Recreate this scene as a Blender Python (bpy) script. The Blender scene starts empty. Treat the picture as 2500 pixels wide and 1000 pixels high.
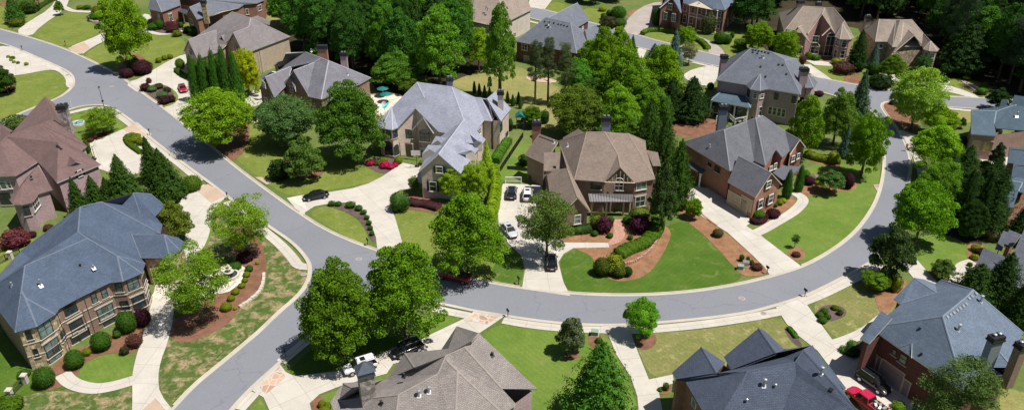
import bpy, bmesh, math, random
import numpy as np
from mathutils import Vector, Matrix
from mathutils.geometry import tessellate_polygon
R = math.radians
SC = bpy.context.scene
COL = SC.collection
# ---------------------------------------------------------------- camera, sky, sun, exposure
FPX = 1944.0; CAMH = 72.0; TILT = math.atan(1086.0/FPX)
cam_d = bpy.data.cameras.new('camera'); cam = bpy.data.objects.new('camera', cam_d); COL.objects.link(cam)
cam.location = (0, 0, CAMH); cam.rotation_euler = (math.pi/2-TILT, 0, 0)
cam_d.sensor_width = 36.0; cam_d.lens = FPX/2500*36.0; cam_d.clip_start = 1; cam_d.clip_end = 3000
SC.camera = cam
SUN_DIR = Vector((-0.46, 0.14, -1.0)).normalized()          # the way the light travels
SUN_EL = math.asin(-SUN_DIR.z); SUN_AZ = math.atan2(-SUN_DIR.x, -SUN_DIR.y)
w = bpy.data.worlds.new('World'); SC.world = w; w.use_nodes = True
wn = w.node_tree; sky = wn.nodes.new('ShaderNodeTexSky'); sky.sky_type = 'NISHITA'; sky.sun_disc = False
sky.sun_elevation = SUN_EL; sky.sun_rotation = SUN_AZ
bg = wn.nodes['Background']; wn.links.new(sky.outputs[0], bg.inputs[0]); bg.inputs[1].default_value = 0.051
sl = bpy.data.lights.new('sun', 'SUN'); sl.energy = 5.0; sl.angle = R(0.5); sl.color = (1.0, 0.95, 0.88)
so = bpy.data.objects.new('sun', sl); COL.objects.link(so); so.rotation_euler = SUN_DIR.to_track_quat('-Z', 'Y').to_euler()
so.location = (60, 150, 120)
SC.view_settings.view_transform = 'Standard'; SC.view_settings.look = 'None'
SC.view_settings.exposure = 0.16; SC.view_settings.gamma = 1
SC.render.engine = 'CYCLES'

# ---------------------------------------------------------------- survey helpers: where a sight line meets a height or a plane
CT, ST = math.cos(TILT), math.sin(TILT)
CAMP = Vector((0, 0, CAMH))
def ray(x, y):
    a = (x-1250)/FPX; b = -(y-500)/FPX
    return Vector((a, CT+b*ST, -ST+b*CT))
def P(x, y, h=0.0):
    d = ray(x, y); return CAMP + d*((h-CAMH)/d.z)
def proj(v):
    f = v.y*CT-(v.z-CAMH)*ST; u = v.y*ST+(v.z-CAMH)*CT
    return (1250+FPX*v.x/f, 500-FPX*u/f)
def ray_plane(x, y, p, n):
    d = ray(x, y); return CAMP + d*((p-CAMP).dot(n)/d.dot(n))
def on_slope(x, y, A, B, s):
    """the point seen at (x, y) on the plane rising at slope s from the eave A-B (negative s: rising towards the viewer)"""
    u = B-A; u.z = 0; u.normalize(); best = None; fl = -1 if s < 0 else 1; s = abs(s)
    for sg in (1, -1):
        hv = Vector((-u.y, u.x, 0))*sg; n = u.cross(Vector((hv.x, hv.y, s))); q = ray_plane(x, y, A, n)
        if (q-A).dot(hv) > 0 and q.z < 30 and (best is None or hv.y*fl > best[0]): best = (hv.y*fl, q)
    return best[1] if best else P(x, y, A.z+3)
def SCL(y): return math.cos(TILT)*(y+586)/CAMH          # pixels per metre across, at a row
# ---------------------------------------------------------------- materials
def newmat(name):
    m = bpy.data.materials.new(name); m.use_nodes = True
    nt = m.node_tree; b = nt.nodes['Principled BSDF']; return m, nt, b
def N(nt, t, **k):
    n = nt.nodes.new(t)
    for a, v in k.items(): setattr(n, a, v)
    return n
def ramp(nt, fac, stops):
    r = N(nt, 'ShaderNodeValToRGB'); e = r.color_ramp.elements
    while len(e) < len(stops): e.new(.5)
    for i, (p, c) in enumerate(stops): e[i].position = p; e[i].color = (*c, 1)
    nt.links.new(fac, r.inputs[0]); return r.outputs[0]
def noise(nt, scale, detail=4, rough=.6, vec=None, dist=0):
    n = N(nt, 'ShaderNodeTexNoise'); n.inputs['Scale'].default_value = scale; n.inputs['Detail'].default_value = detail
    n.inputs['Roughness'].default_value = rough; n.inputs['Distortion'].default_value = dist
    if vec is None:
        g = N(nt, 'ShaderNodeNewGeometry'); vec = g.outputs['Position']
    nt.links.new(vec, n.inputs['Vector']); return n.outputs['Fac']
def mixc(nt, f, a, b, mode='MIX'):
    m = N(nt, 'ShaderNodeMix', data_type='RGBA', blend_type=mode)
    for s, v in ((m.inputs['Factor'], f), (m.inputs['A'], a), (m.inputs['B'], b)):
        if hasattr(v, 'is_linked'): nt.links.new(v, s)
        elif isinstance(v, (int, float)): s.default_value = v
        else: s.default_value = (*v, 1)
    return m.outputs['Result']
def bump(nt, b, fac, st, dist=.05):
    n = N(nt, 'ShaderNodeBump'); n.inputs['Strength'].default_value = st; n.inputs['Distance'].default_value = dist
    nt.links.new(fac, n.inputs['Height']); nt.links.new(n.outputs[0], b.inputs['Normal'])
def sc3(c, k): return tuple(min(1, v*k) for v in c)
def m_ground(name, c1, c2, big=.09, fine=3.0, c3=None, patch=.6, rough=.95, bs=.5, amp=1.0, soft=.06):
    m, nt, b = newmat(name)
    col = ramp(nt, noise(nt, big, 5, .62), [(.36, c1), (.64, c2)])
    if c3:
        f = ramp(nt, noise(nt, .55, 6, .72, dist=.4), [(patch-soft, (0,0,0)), (patch+soft, (1,1,1))])
        col = mixc(nt, f, col, c3)
    f2 = ramp(nt, noise(nt, fine, 5, .75), [(.25, (.62,.62,.62)), (.75, (1.3,1.3,1.3))])
    col = mixc(nt, amp, col, f2, 'MULTIPLY')
    if name.startswith('lawn'):
        wv = N(nt, 'ShaderNodeTexWave'); wv.inputs['Scale'].default_value = .42; wv.inputs['Distortion'].default_value = 1.6; wv.inputs['Detail'].default_value = 3
        mp = N(nt, 'ShaderNodeMapping'); mp.inputs['Rotation'].default_value = (0, 0, len(name)*.7); gp = N(nt, 'ShaderNodeNewGeometry')
        nt.links.new(gp.outputs['Position'], mp.inputs[0]); nt.links.new(mp.outputs[0], wv.inputs['Vector'])
        col = mixc(nt, 1.0, col, ramp(nt, wv.outputs['Fac'], [(.2, (.965,.97,.965)), (.8, (1.03,1.025,1.03))]), 'MULTIPLY')
        col = mixc(nt, ramp(nt, noise(nt, .33, 7, .75, dist=.8), [(.55, (0,0,0)), (.72, (.55,.55,.55))]), col, (.27,.245,.10))
    f3 = ramp(nt, noise(nt, .7, 4, .7), [(.3, (.86,.86,.86)), (.7, (1.12,1.12,1.12))])
    col = mixc(nt, amp, col, f3, 'MULTIPLY')
    nt.links.new(col, b.inputs['Base Color']); b.inputs['Roughness'].default_value = rough
    b.inputs['Specular IOR Level'].default_value = .15
    bump(nt, b, noise(nt, fine*2, 4, .8), bs); return m
def m_plain(name, c, rough=.6, metal=0, var=.12, sc=2.0, spec=.4):
    m, nt, b = newmat(name)
    f = ramp(nt, noise(nt, sc, 4, .6), [(.3, sc3(c, 1-var)), (.7, sc3(c, 1+var))])
    nt.links.new(f, b.inputs['Base Color']); b.inputs['Roughness'].default_value = rough; b.inputs['Metallic'].default_value = metal
    b.inputs['Specular IOR Level'].default_value = spec
    return m
def m_tiles(name, c1, c2, gap, w_, h_, gapw=.02, rough=.85, spec=.3, wear=.2, big=.35, bst=.5, sq=.5):
    m, nt, b = newmat(name)
    uv = N(nt, 'ShaderNodeUVMap'); br = N(nt, 'ShaderNodeTexBrick')
    br.offset = sq; br.inputs['Scale'].default_value = 1; br.inputs['Brick Width'].default_value = w_
    br.inputs['Row Height'].default_value = h_; br.inputs['Mortar Size'].default_value = gapw
    br.inputs['Color1'].default_value = (*c1, 1); br.inputs['Color2'].default_value = (*c2, 1); br.inputs['Mortar'].default_value = (*gap, 1)
    nt.links.new(uv.outputs[0], br.inputs['Vector'])
    f = ramp(nt, noise(nt, big, 5, .65), [(.3, (1-wear,)*3), (.7, (1+wear,)*3)])
    col = mixc(nt, 1.0, br.outputs['Color'], f, 'MULTIPLY')
    f = ramp(nt, noise(nt, 5, 4, .8), [(.3, (.84,)*3), (.7, (1.16,)*3)])
    col = mixc(nt, 1.0, col, f, 'MULTIPLY')
    nt.links.new(col, b.inputs['Base Color']); b.inputs['Roughness'].default_value = rough; b.inputs['Specular IOR Level'].default_value = spec
    bump(nt, b, br.outputs['Fac'], -bst, .02); return m
def m_shingle(name, c, gap=.6): return m_tiles(name, sc3(c, .90), sc3(c, 1.14), sc3(c, gap*.5+.4), .42, .19, .022, .9, .22, .13, .5)
def m_brick(name, c, c2=None, mortar=(.4,.37,.33)): return m_tiles(name, sc3(c, .8), c2 or sc3(c, 1.25), mortar, .24, .085, .009, .9, .2, .12)
def m_stone(name, c):
    m, nt, b = newmat(name); uv = N(nt, 'ShaderNodeUVMap'); v = N(nt, 'ShaderNodeTexVoronoi'); v.inputs['Scale'].default_value = 2.2
    nt.links.new(uv.outputs[0], v.inputs['Vector'])
    s = N(nt, 'ShaderNodeSeparateColor'); nt.links.new(v.outputs['Color'], s.inputs[0])
    col = ramp(nt, s.outputs[0], [(0, sc3(c, .5)), (.35, sc3(c, .85)), (.7, sc3(c, 1.2)), (1, sc3(c, 1.6))])
    v2 = N(nt, 'ShaderNodeTexVoronoi', feature='DISTANCE_TO_EDGE'); v2.inputs['Scale'].default_value = 2.2
    nt.links.new(uv.outputs[0], v2.inputs['Vector'])
    g = ramp(nt, v2.outputs['Distance'], [(0, (0,0,0)), (.06, (1,1,1))])
    col = mixc(nt, g, sc3(c, .75), col)
    nt.links.new(col, b.inputs['Base Color']); b.inputs['Roughness'].default_value = .9; bump(nt, b, g, .6, .03); return m
def m_flag(name, c, joint, scale=.9):
    m, nt, b = newmat(name); g = N(nt, 'ShaderNodeNewGeometry'); v = N(nt, 'ShaderNodeTexVoronoi'); v.inputs['Scale'].default_value = scale
    nt.links.new(g.outputs['Position'], v.inputs['Vector'])
    s = N(nt, 'ShaderNodeSeparateColor'); nt.links.new(v.outputs['Color'], s.inputs[0])
    col = ramp(nt, s.outputs[1], [(0, sc3(c, .75)), (.5, c), (1, sc3(c, 1.3))])
    v2 = N(nt, 'ShaderNodeTexVoronoi', feature='DISTANCE_TO_EDGE'); v2.inputs['Scale'].default_value = scale
    nt.links.new(g.outputs['Position'], v2.inputs['Vector'])
    k = ramp(nt, v2.outputs['Distance'], [(.03, (0,0,0)), (.09, (1,1,1))])
    nt.links.new(mixc(nt, k, joint, col), b.inputs['Base Color']); b.inputs['Roughness'].default_value = .85; return m
def m_leaf(name, var=.35, trans=.2, gloss=.45):
    m, nt, b = newmat(name); oi = N(nt, 'ShaderNodeObjectInfo'); ge = N(nt, 'ShaderNodeNewGeometry')
    f = ramp(nt, ge.outputs['Random Per Island'], [(0, (1-var,)*3), (1, (1+var,)*3)])
    col = mixc(nt, 1.0, oi.outputs['Color'], f, 'MULTIPLY')
    hs = N(nt, 'ShaderNodeHueSaturation'); hs.inputs['Saturation'].default_value = 1.0
    mr = N(nt, 'ShaderNodeMapRange'); mr.inputs['To Min'].default_value = .485; mr.inputs['To Max'].default_value = .515
    nt.links.new(noise(nt, .8, 3), mr.inputs['Value']); nt.links.new(mr.outputs[0], hs.inputs['Hue']); nt.links.new(col, hs.inputs['Color'])
    col = hs.outputs[0]
    nt.links.new(col, b.inputs['Base Color']); b.inputs['Roughness'].default_value = .62; b.inputs['Specular IOR Level'].default_value = .08
    t = N(nt, 'ShaderNodeBsdfTranslucent'); k2 = mixc(nt, 1.0, col, (1.5, 1.55, .55), 'MULTIPLY'); nt.links.new(k2, t.inputs[0])
    mx = N(nt, 'ShaderNodeMixShader'); mx.inputs[0].default_value = trans
    out = nt.nodes['Material Output']; nt.links.new(b.outputs[0], mx.inputs[1]); nt.links.new(t.outputs[0], mx.inputs[2]); nt.links.new(mx.outputs[0], out.inputs[0])
    return m
def m_concrete(name, c, joint=True):
    m, nt, b = newmat(name)
    col = ramp(nt, noise(nt, .25, 6, .65), [(.3, sc3(c, .86)), (.7, sc3(c, 1.08))])
    f = ramp(nt, noise(nt, 6, 5, .8), [(.3, (.9,)*3), (.7, (1.08,)*3)]); col = mixc(nt, 1.0, col, f, 'MULTIPLY')
    if joint:
        uv = N(nt, 'ShaderNodeUVMap'); br = N(nt, 'ShaderNodeTexBrick'); br.offset = 0
        br.inputs['Scale'].default_value = 1; br.inputs['Brick Width'].default_value = 3.6; br.inputs['Row Height'].default_value = 3.6
        br.inputs['Mortar Size'].default_value = .035; br.inputs['Color1'].default_value = (1, 1, 1, 1); br.inputs['Color2'].default_value = (.95, .95, .94, 1)
        br.inputs['Mortar'].default_value = (.68, .66, .62, 1); nt.links.new(uv.outputs[0], br.inputs['Vector'])
        col = mixc(nt, 1.0, col, br.outputs['Color'], 'MULTIPLY')
    st = ramp(nt, noise(nt, .12, 6, .75, dist=1.2), [(.60, (1, 1, 1)), (.74, (.80, .76, .70))]); col = mixc(nt, 1.0, col, st, 'MULTIPLY')
    nt.links.new(col, b.inputs['Base Color']); b.inputs['Roughness'].default_value = .85; bump(nt, b, noise(nt, 20, 3), .15); return m
def m_asphalt(name, c):
    m, nt, b = newmat(name)
    col = ramp(nt, noise(nt, .07, 6, .6), [(.3, sc3(c, .93)), (.7, sc3(c, 1.06))])
    f = ramp(nt, noise(nt, 7, 6, .85), [(.3, (.82,)*3), (.7, (1.16,)*3)]); col = mixc(nt, 1.0, col, f, 'MULTIPLY')
    cr = N(nt, 'ShaderNodeTexVoronoi', feature='DISTANCE_TO_EDGE'); cr.inputs['Scale'].default_value = .07
    g = N(nt, 'ShaderNodeNewGeometry'); wn_ = N(nt, 'ShaderNodeTexNoise'); wn_.inputs['Scale'].default_value = .35; wn_.inputs['Detail'].default_value = 6
    nt.links.new(g.outputs['Position'], wn_.inputs['Vector'])
    ad = N(nt, 'ShaderNodeVectorMath', operation='MULTIPLY_ADD'); nt.links.new(wn_.outputs['Color'], ad.inputs[0]); ad.inputs[1].default_value = (4, 4, 0)
    nt.links.new(g.outputs['Position'], ad.inputs[2]); nt.links.new(ad.outputs[0], cr.inputs['Vector'])
    k = ramp(nt, cr.outputs['Distance'], [(.0015, (.80,.80,.80)), (.005, (1,1,1))]); col = mixc(nt, 1.0, col, k, 'MULTIPLY')
    sp = ramp(nt, noise(nt, .9, 3, .5), [(.70, (1,1,1)), (.76, (.72,.73,.76))]); col = mixc(nt, .6, col, sp, 'MULTIPLY')
    nt.links.new(col, b.inputs['Base Color']); b.inputs['Roughness'].default_value = .9; b.inputs['Specular IOR Level'].default_value = .2
    bump(nt, b, noise(nt, 25, 3), .3, .01); return m
def m_paint(name, c, rough=.25):
    m, nt, b = newmat(name); b.inputs['Base Color'].default_value = (*c, 1); b.inputs['Roughness'].default_value = rough
    b.inputs['Coat Weight'].default_value = .6; b.inputs['Coat Roughness'].default_value = .05; return m
def m_glass(name, c, rough=.12):
    m, nt, b = newmat(name)
    col = ramp(nt, noise(nt, .8, 3), [(.35, sc3(c, .5)), (.65, sc3(c, 1.5))])
    nt.links.new(col, b.inputs['Base Color']); b.inputs['Roughness'].default_value = rough; b.inputs['Specular IOR Level'].default_value = .7; return m
M = dict(
 ground=m_ground('ground_grass', (.10,.155,.035), (.16,.19,.06), .06, 3),
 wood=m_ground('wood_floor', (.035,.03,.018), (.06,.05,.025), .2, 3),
 dry=m_ground('dry_grass', (.30,.27,.10), (.22,.23,.075), .12, 2.5),
 lawn=m_ground('lawn_olive', (.14,.19,.032), (.185,.225,.045), .15, 3, (.26,.26,.095), .62, amp=.8),
 lawn_t=m_ground('lawn_tan', (.17,.19,.055), (.22,.215,.08), .2, 3, (.33,.29,.13), .60, amp=.8),
 lawn_g=m_ground('lawn_green', (.058,.125,.012), (.09,.155,.022), .16, 4, (.15,.20,.055), .66, amp=.7),
 lawn_m=m_ground('lawn_mid', (.11,.19,.028), (.155,.225,.042), .16, 4, (.19,.22,.065), .64, amp=.7),
 patchy=m_ground('lawn_patchy', (.06,.11,.022), (.09,.14,.03), .3, 4, (.36,.27,.16), .545, soft=.075),
 mulch=m_ground('mulch', (.18,.09,.055), (.26,.135,.085), .6, 6, bs=.9),
 straw=m_ground('pine_straw', (.235,.125,.068), (.34,.185,.10), .6, 6, bs=.9),
 bark=m_ground('bark_mulch', (.10,.07,.065), (.16,.115,.10), .6, 6, bs=.9),
 conc=m_concrete('concrete', (.56,.525,.465)), walk=m_concrete('walk_concrete', (.55,.515,.455)),
 kerb=m_concrete('kerb_concrete', (.54,.485,.39), False), gut=m_concrete('gutter_concrete', (.50,.46,.39), False),
 asph=m_asphalt('asphalt', (.220,.230,.258)), drive=m_concrete('aggregate', (.40,.355,.32)),
 stain=m_concrete('tinted_concrete', (.52,.39,.29)),
 flag=m_flag('flagstone', (.50,.31,.21), (.52,.50,.46), .9), flagp=m_flag('pale_flagstone', (.62,.53,.42), (.7,.66,.58), 1.3),
 redbrick=m_flag('brick_pavers', (.40,.20,.14), (.45,.30,.24), 3.5),
 white=m_plain('white_trim', (.78,.76,.72), .5, var=.04), cream=m_plain('cream_trim', (.58,.50,.38), .6, var=.06),
 dark=m_plain('dark_trim', (.045,.04,.04), .5), metal=m_plain('metal_cap', (.03,.032,.036), .45, .3), tan=m_plain('tan_door', (.50,.40,.27), .6, var=.04),
 tan2=m_plain('khaki_door', (.62,.47,.22), .6, var=.04), dkdoor=m_plain('grey_door', (.30,.26,.25), .6, var=.05),
 galv=m_plain('galvanised', (.55,.56,.58), .35, .7), copper=m_plain('metal_roof', (.13,.15,.19), .4, .5), seam=m_plain('standing_seam', (.13,.125,.13), .45, .4),
 black=m_plain('black_iron', (.02,.02,.022), .5), glass=m_glass('window_glass', (.03,.045,.05)), glass2=m_glass('pale_window_glass', (.16,.22,.21)),
 carglass=m_glass('car_glass', (.012,.015,.018), .06), tyre=m_plain('tyre_rubber', (.02,.02,.02), .8), rim=m_plain('wheel_rim', (.45,.46,.48), .3, .8),
 lamp=m_glass('lamp_lens', (.55,.55,.55), .1), tail=m_paint('tail_lens', (.35,.01,.01)),
 bark_t=m_plain('tree_bark', (.11,.085,.065), .95, var=.35, sc=3), leaf=m_leaf('leaves'), needle=m_leaf('needles', .3, .15, .6), box=m_leaf('clipped_leaves', .35, .2, .5),
 limestone=m_plain('limestone', (.55,.50,.42), .85, var=.12), water=m_glass('water', (.12,.42,.50), .05), pool=m_glass('pool_water', (.05,.62,.68), .05),
 teal=m_plain('teal_canvas', (.01,.16,.15), .8), box_g=m_plain('green_cabinet', (.25,.36,.28), .5), wood_p=m_plain('timber', (.24,.17,.11), .8), skin=m_plain('skin', (.45,.27,.19), .6),
 red=m_plain('red_cloth', (.55,.02,.02), .8), navy=m_plain('dark_cloth', (.02,.02,.03), .8), fur=m_plain('pale_fur', (.65,.60,.52), .9), hair=m_plain('brown_hair', (.05,.03,.02), .8),
 slate=m_plain('siding', (.20,.23,.27), .7, var=.05),
)
RM = dict(
 blue=m_shingle('shingle_blue', (.085,.115,.172)), blued=m_shingle('shingle_dark_blue', (.085,.105,.15), .42), bluel=m_shingle('shingle_slate_blue', (.135,.175,.235)),
 brown=m_shingle('shingle_brown', (.175,.115,.11)), grey=m_shingle('shingle_grey', (.215,.195,.20)), greyb=m_shingle('shingle_blue_grey', (.185,.183,.21)),
 pale=m_shingle('shingle_pale_grey', (.30,.315,.385), .75), taupe=m_shingle('shingle_taupe', (.25,.197,.163), .55), dkg=m_shingle('shingle_charcoal', (.135,.138,.16)),
 mid=m_shingle('shingle_mid_grey', (.155,.17,.205)), weath=m_shingle('shingle_weathered', (.27,.24,.225), .34), tanr=m_shingle('shingle_tan', (.29,.24,.20)), teal=m_shingle('shingle_teal', (.085,.125,.165)),
)
CAPC = {k: m_plain('ridge_'+k, c, .9) for k, c in dict(blue=(.135,.165,.225), blued=(.085,.10,.145), bluel=(.19,.23,.285), brown=(.19,.115,.10), grey=(.32,.30,.30), greyb=(.38,.38,.42),
 pale=(.42,.43,.50), taupe=(.30,.24,.195), dkg=(.24,.25,.28), mid=(.27,.28,.31), weath=(.30,.26,.235), tanr=(.42,.36,.31), teal=(.22,.28,.33)).items()}
WM = dict(
 brown=m_brick('brick_brown', (.25,.165,.12), mortar=(.32,.25,.2)), red=m_brick('brick_red', (.26,.115,.085), mortar=(.33,.24,.2)), dkred=m_brick('brick_dark_red', (.13,.055,.045), mortar=(.16,.10,.09)),
 pink=m_brick('brick_pink', (.40,.23,.20), mortar=(.38,.32,.29)), beige=m_brick('brick_beige', (.60,.48,.40), mortar=(.6,.54,.47)), tan=m_brick('brick_tan', (.42,.33,.25), mortar=(.5,.43,.35)),
 mauve=m_brick('brick_mauve', (.42,.29,.31), mortar=(.42,.35,.35)), cream=m_brick('brick_cream', (.60,.53,.47), mortar=(.62,.58,.52)), rust=m_brick('brick_rust', (.33,.145,.095), mortar=(.35,.25,.2)),
 stone=m_stone('fieldstone', (.42,.33,.22)), gstone=m_stone('grey_stone', (.33,.29,.27)),
)
# ---------------------------------------------------------------- object helpers
def tag(o, label=None, cat=None, group=None, kind=None):
    if label: o['label'] = label
    if cat: o['category'] = cat
    if group: o['group'] = group
    if kind: o['kind'] = kind
    return o
def empty(name, loc, label=None, cat=None, group=None, rz=0):
    o = bpy.data.objects.new(name, None); COL.objects.link(o); o.location = loc; o.rotation_euler = (0, 0, rz); o.empty_display_size = .3
    return tag(o, label, cat, group)
def meshobj(name, verts, faces, mat, parent=None, uvs=None, smooth=False, local=False):
    """verts in world space unless local=True; stored relative to the parent (parents here carry location and z rotation only)"""
    me = bpy.data.meshes.new(name)
    if parent is not None and not local:
        wm = Matrix.Identity(4); q = parent
        while q is not None: wm = Matrix.Translation(q.location) @ q.rotation_euler.to_matrix().to_4x4() @ wm; q = q.parent
        inv = wm.inverted()
        verts = [inv @ Vector(v) for v in verts]
    me.from_pydata([tuple(v) for v in verts], [], faces)
    ms = mat if isinstance(mat, (list, tuple)) else [mat]
    for m_ in ms: me.materials.append(m_)
    if uvs:
        ul = me.uv_layers.new(name='UVMap'); ul.data.foreach_set('uv', np.array(uvs, dtype=np.float32).ravel())
    if smooth: me.polygons.foreach_set('use_smooth', [True]*len(me.polygons))
    me.update()
    o = bpy.data.objects.new(name, me); COL.objects.link(o)
    if parent is not None: o.parent = parent
    return o
class MB:
    def __init__(s): s.v = []; s.f = []
    def poly(s, pts):
        i = len(s.v); s.v += [Vector(p) for p in pts]; s.f.append(tuple(range(i, i+len(pts)))); return s
    def box(s, c, size, rz=0, top=1.0, topy=None, rot=None):
        c = Vector(c); sx, sy, sz = size; ty = top if topy is None else topy; i = len(s.v)
        m_ = rot if rot is not None else Matrix.Rotation(rz, 3, 'Z')
        for z, kx, ky in ((-.5, 1, 1), (.5, top, ty)):
            for x, y in ((-.5,-.5),(.5,-.5),(.5,.5),(-.5,.5)):
                s.v.append(c + m_ @ Vector((x*sx*kx, y*sy*ky, z*sz)))
        for q in ((0,3,2,1),(4,5,6,7),(0,1,5,4),(1,2,6,5),(2,3,7,6),(3,0,4,7)): s.f.append(tuple(i+k for k in q))
        return s
    def tube(s, p, q, r0, r1=None, n=8, cap=True):
        p = Vector(p); q = Vector(q); r1 = r0 if r1 is None else r1; d = (q-p)
        if d.length < 1e-6: return s
        m_ = d.to_track_quat('Z', 'Y').to_matrix(); i = len(s.v)
        for c, r in ((p, r0), (q, r1)):
            for k in range(n): a = 2*math.pi*k/n; s.v.append(c + m_ @ Vector((math.cos(a)*r, math.sin(a)*r, 0)))
        for k in range(n): s.f.append((i+k, i+(k+1)%n, i+n+(k+1)%n, i+n+k))
        if cap: s.f.append(tuple(i+k for k in range(n-1, -1, -1))); s.f.append(tuple(i+n+k for k in range(n)))
        return s
    def lathe(s, c, prof, n=16):
        c = Vector(c); i = len(s.v); m_ = len(prof)
        for r, z in prof:
            for k in range(n): a = 2*math.pi*k/n; s.v.append(c + Vector((math.cos(a)*r, math.sin(a)*r, z)))
        for j in range(m_-1):
            for k in range(n): s.f.append((i+j*n+k, i+j*n+(k+1)%n, i+(j+1)*n+(k+1)%n, i+(j+1)*n+k))
        s.f.append(tuple(i+k for k in range(n-1, -1, -1))); s.f.append(tuple(i+(m_-1)*n+k for k in range(n)))
        return s
    def weld(s):
        key = {}; mp = []; nv = []
        for v in s.v:
            k = (round(v.x, 4), round(v.y, 4), round(v.z, 4))
            if k not in key: key[k] = len(nv); nv.append(v)
            mp.append(key[k])
        s.v = nv; s.f = [tuple(mp[i] for i in f) for f in s.f]; return s
    def build(s, name, mat, parent=None, local=False, smooth=False):
        return meshobj(name, s.v, s.f, mat, parent, local=local, smooth=smooth)
def smooth_line(pts, k=2, closed=False):
    for _ in range(k):
        out = []; n = len(pts)
        rng = range(n) if closed else range(n-1)
        if not closed: out.append(pts[0])
        for i in rng:
            a, b = pts[i], pts[(i+1) % n]
            out.append((a[0]*.75+b[0]*.25, a[1]*.75+b[1]*.25)); out.append((a[0]*.25+b[0]*.75, a[1]*.25+b[1]*.75))
        if not closed: out.append(pts[-1])
        pts = out
    return pts
ZC = dict(g=.004, l=.02, m=.12, r=.26, c=.28, a=.40, t=.435)
def sheet(name, px, mat, lvl, sm=0, uv=None, kind='structure'):
    """a flat ground surface with the given outline"""
    pts = smooth_line(px, sm, True) if sm else px
    z = ZC[lvl]*.25; ZC[lvl] += .002
    vs = [P(x, y) for x, y in pts]; vs = [Vector((v.x, v.y, z)) for v in vs]
    tris = tessellate_polygon([vs])
    fs = []
    for t in tris:
        a, b, c = (vs[i] for i in t)
        fs.append(t if (b-a).cross(c-a).z > 0 else (t[0], t[2], t[1]))
    if uv is None:
        e = max(range(len(px)), key=lambda i: (P(*px[i])-P(*px[i-1])).length); d = P(*px[e])-P(*px[e-1]); ang = math.atan2(d.y, d.x)
    else: ang = uv
    ca, sa = math.cos(ang), math.sin(ang)
    uvs = [(vs[i].x*ca+vs[i].y*sa, -vs[i].x*sa+vs[i].y*ca) for f in fs for i in f]
    o = meshobj(name, vs, fs, mat, uvs=uvs); tag(o, kind=kind); return o
def ribbon_pts(line, wl, wr, sm=2, world=False):
    pts = smooth_line(line, sm) if sm else line
    g = [Vector(p) if world else P(*p) for p in pts]; L = []; Rr = []; acc = [0]
    for i, p in enumerate(g):
        d = (g[min(i+1, len(g)-1)]-g[max(i-1, 0)]); d.z = 0; d.normalize(); n = Vector((-d.y, d.x, 0))
        L.append(p+n*wl); Rr.append(p-n*wr)
        if i: acc.append(acc[-1]+(g[i]-g[i-1]).length)
    return L, Rr, acc
def ribbon(name, line, wl, wr, mat, lvl, sm=2, z=None, kind='structure'):
    L, Rr, acc = ribbon_pts(line, wl, wr, sm)
    if z is None: z = ZC[lvl]*.25; ZC[lvl] += .002
    vs = []; fs = []; uvs = []
    for a, b in zip(L, Rr): vs += [Vector((a.x, a.y, z)), Vector((b.x, b.y, z))]
    for i in range(len(L)-1):
        f = (2*i+1, 2*i+3, 2*i+2, 2*i); fs.append(f)
        uvs += [(acc[i], -wr), (acc[i+1], -wr), (acc[i+1], wl), (acc[i], wl)]
    o = meshobj(name, vs, fs, mat, uvs=uvs); tag(o, kind=kind); return o
CUT = []
def in_poly(p, poly):
    c = False; n = len(poly)
    for i in range(n):
        a, b = poly[i], poly[i-1]
        if (a.y > p.y) != (b.y > p.y) and p.x < (b.x-a.x)*(p.y-a.y)/(b.y-a.y)+a.x: c = not c
    return c
def kerb(line, side=1, sm=2):
    """gutter pan plus a raised kerb along the outside of an asphalt edge; side=+1: lawn on the left of the line"""
    s = side
    L, Rr, acc = ribbon_pts(line, .42*s if s > 0 else .0, 0 if s > 0 else .42, sm)
    ribbon('gutter', line, .45 if s > 0 else .06, .06 if s > 0 else .45, M['gut'], 'r', sm, z=.103)
    mb = MB(); rings = []
    for o_, z in ((.44, 0), (.45, .19), (.62, .20), (.64, 0)):
        A, B, _ = ribbon_pts(line, o_ if s > 0 else 0, 0 if s > 0 else o_, sm); q = A if s > 0 else B
        rings.append([Vector((p.x, p.y, z)) for p in q])
    for i in range(len(rings[0])-1):
        if any(in_poly((rings[1][i]+rings[1][i+1])/2, q) for q in CUT): continue
        for k in range(3):
            mb.poly([rings[k][i], rings[k][i+1], rings[k+1][i+1], rings[k+1][i]])
    o = mb.build('kerb', M['kerb']); tag(o, kind='structure')
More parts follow.
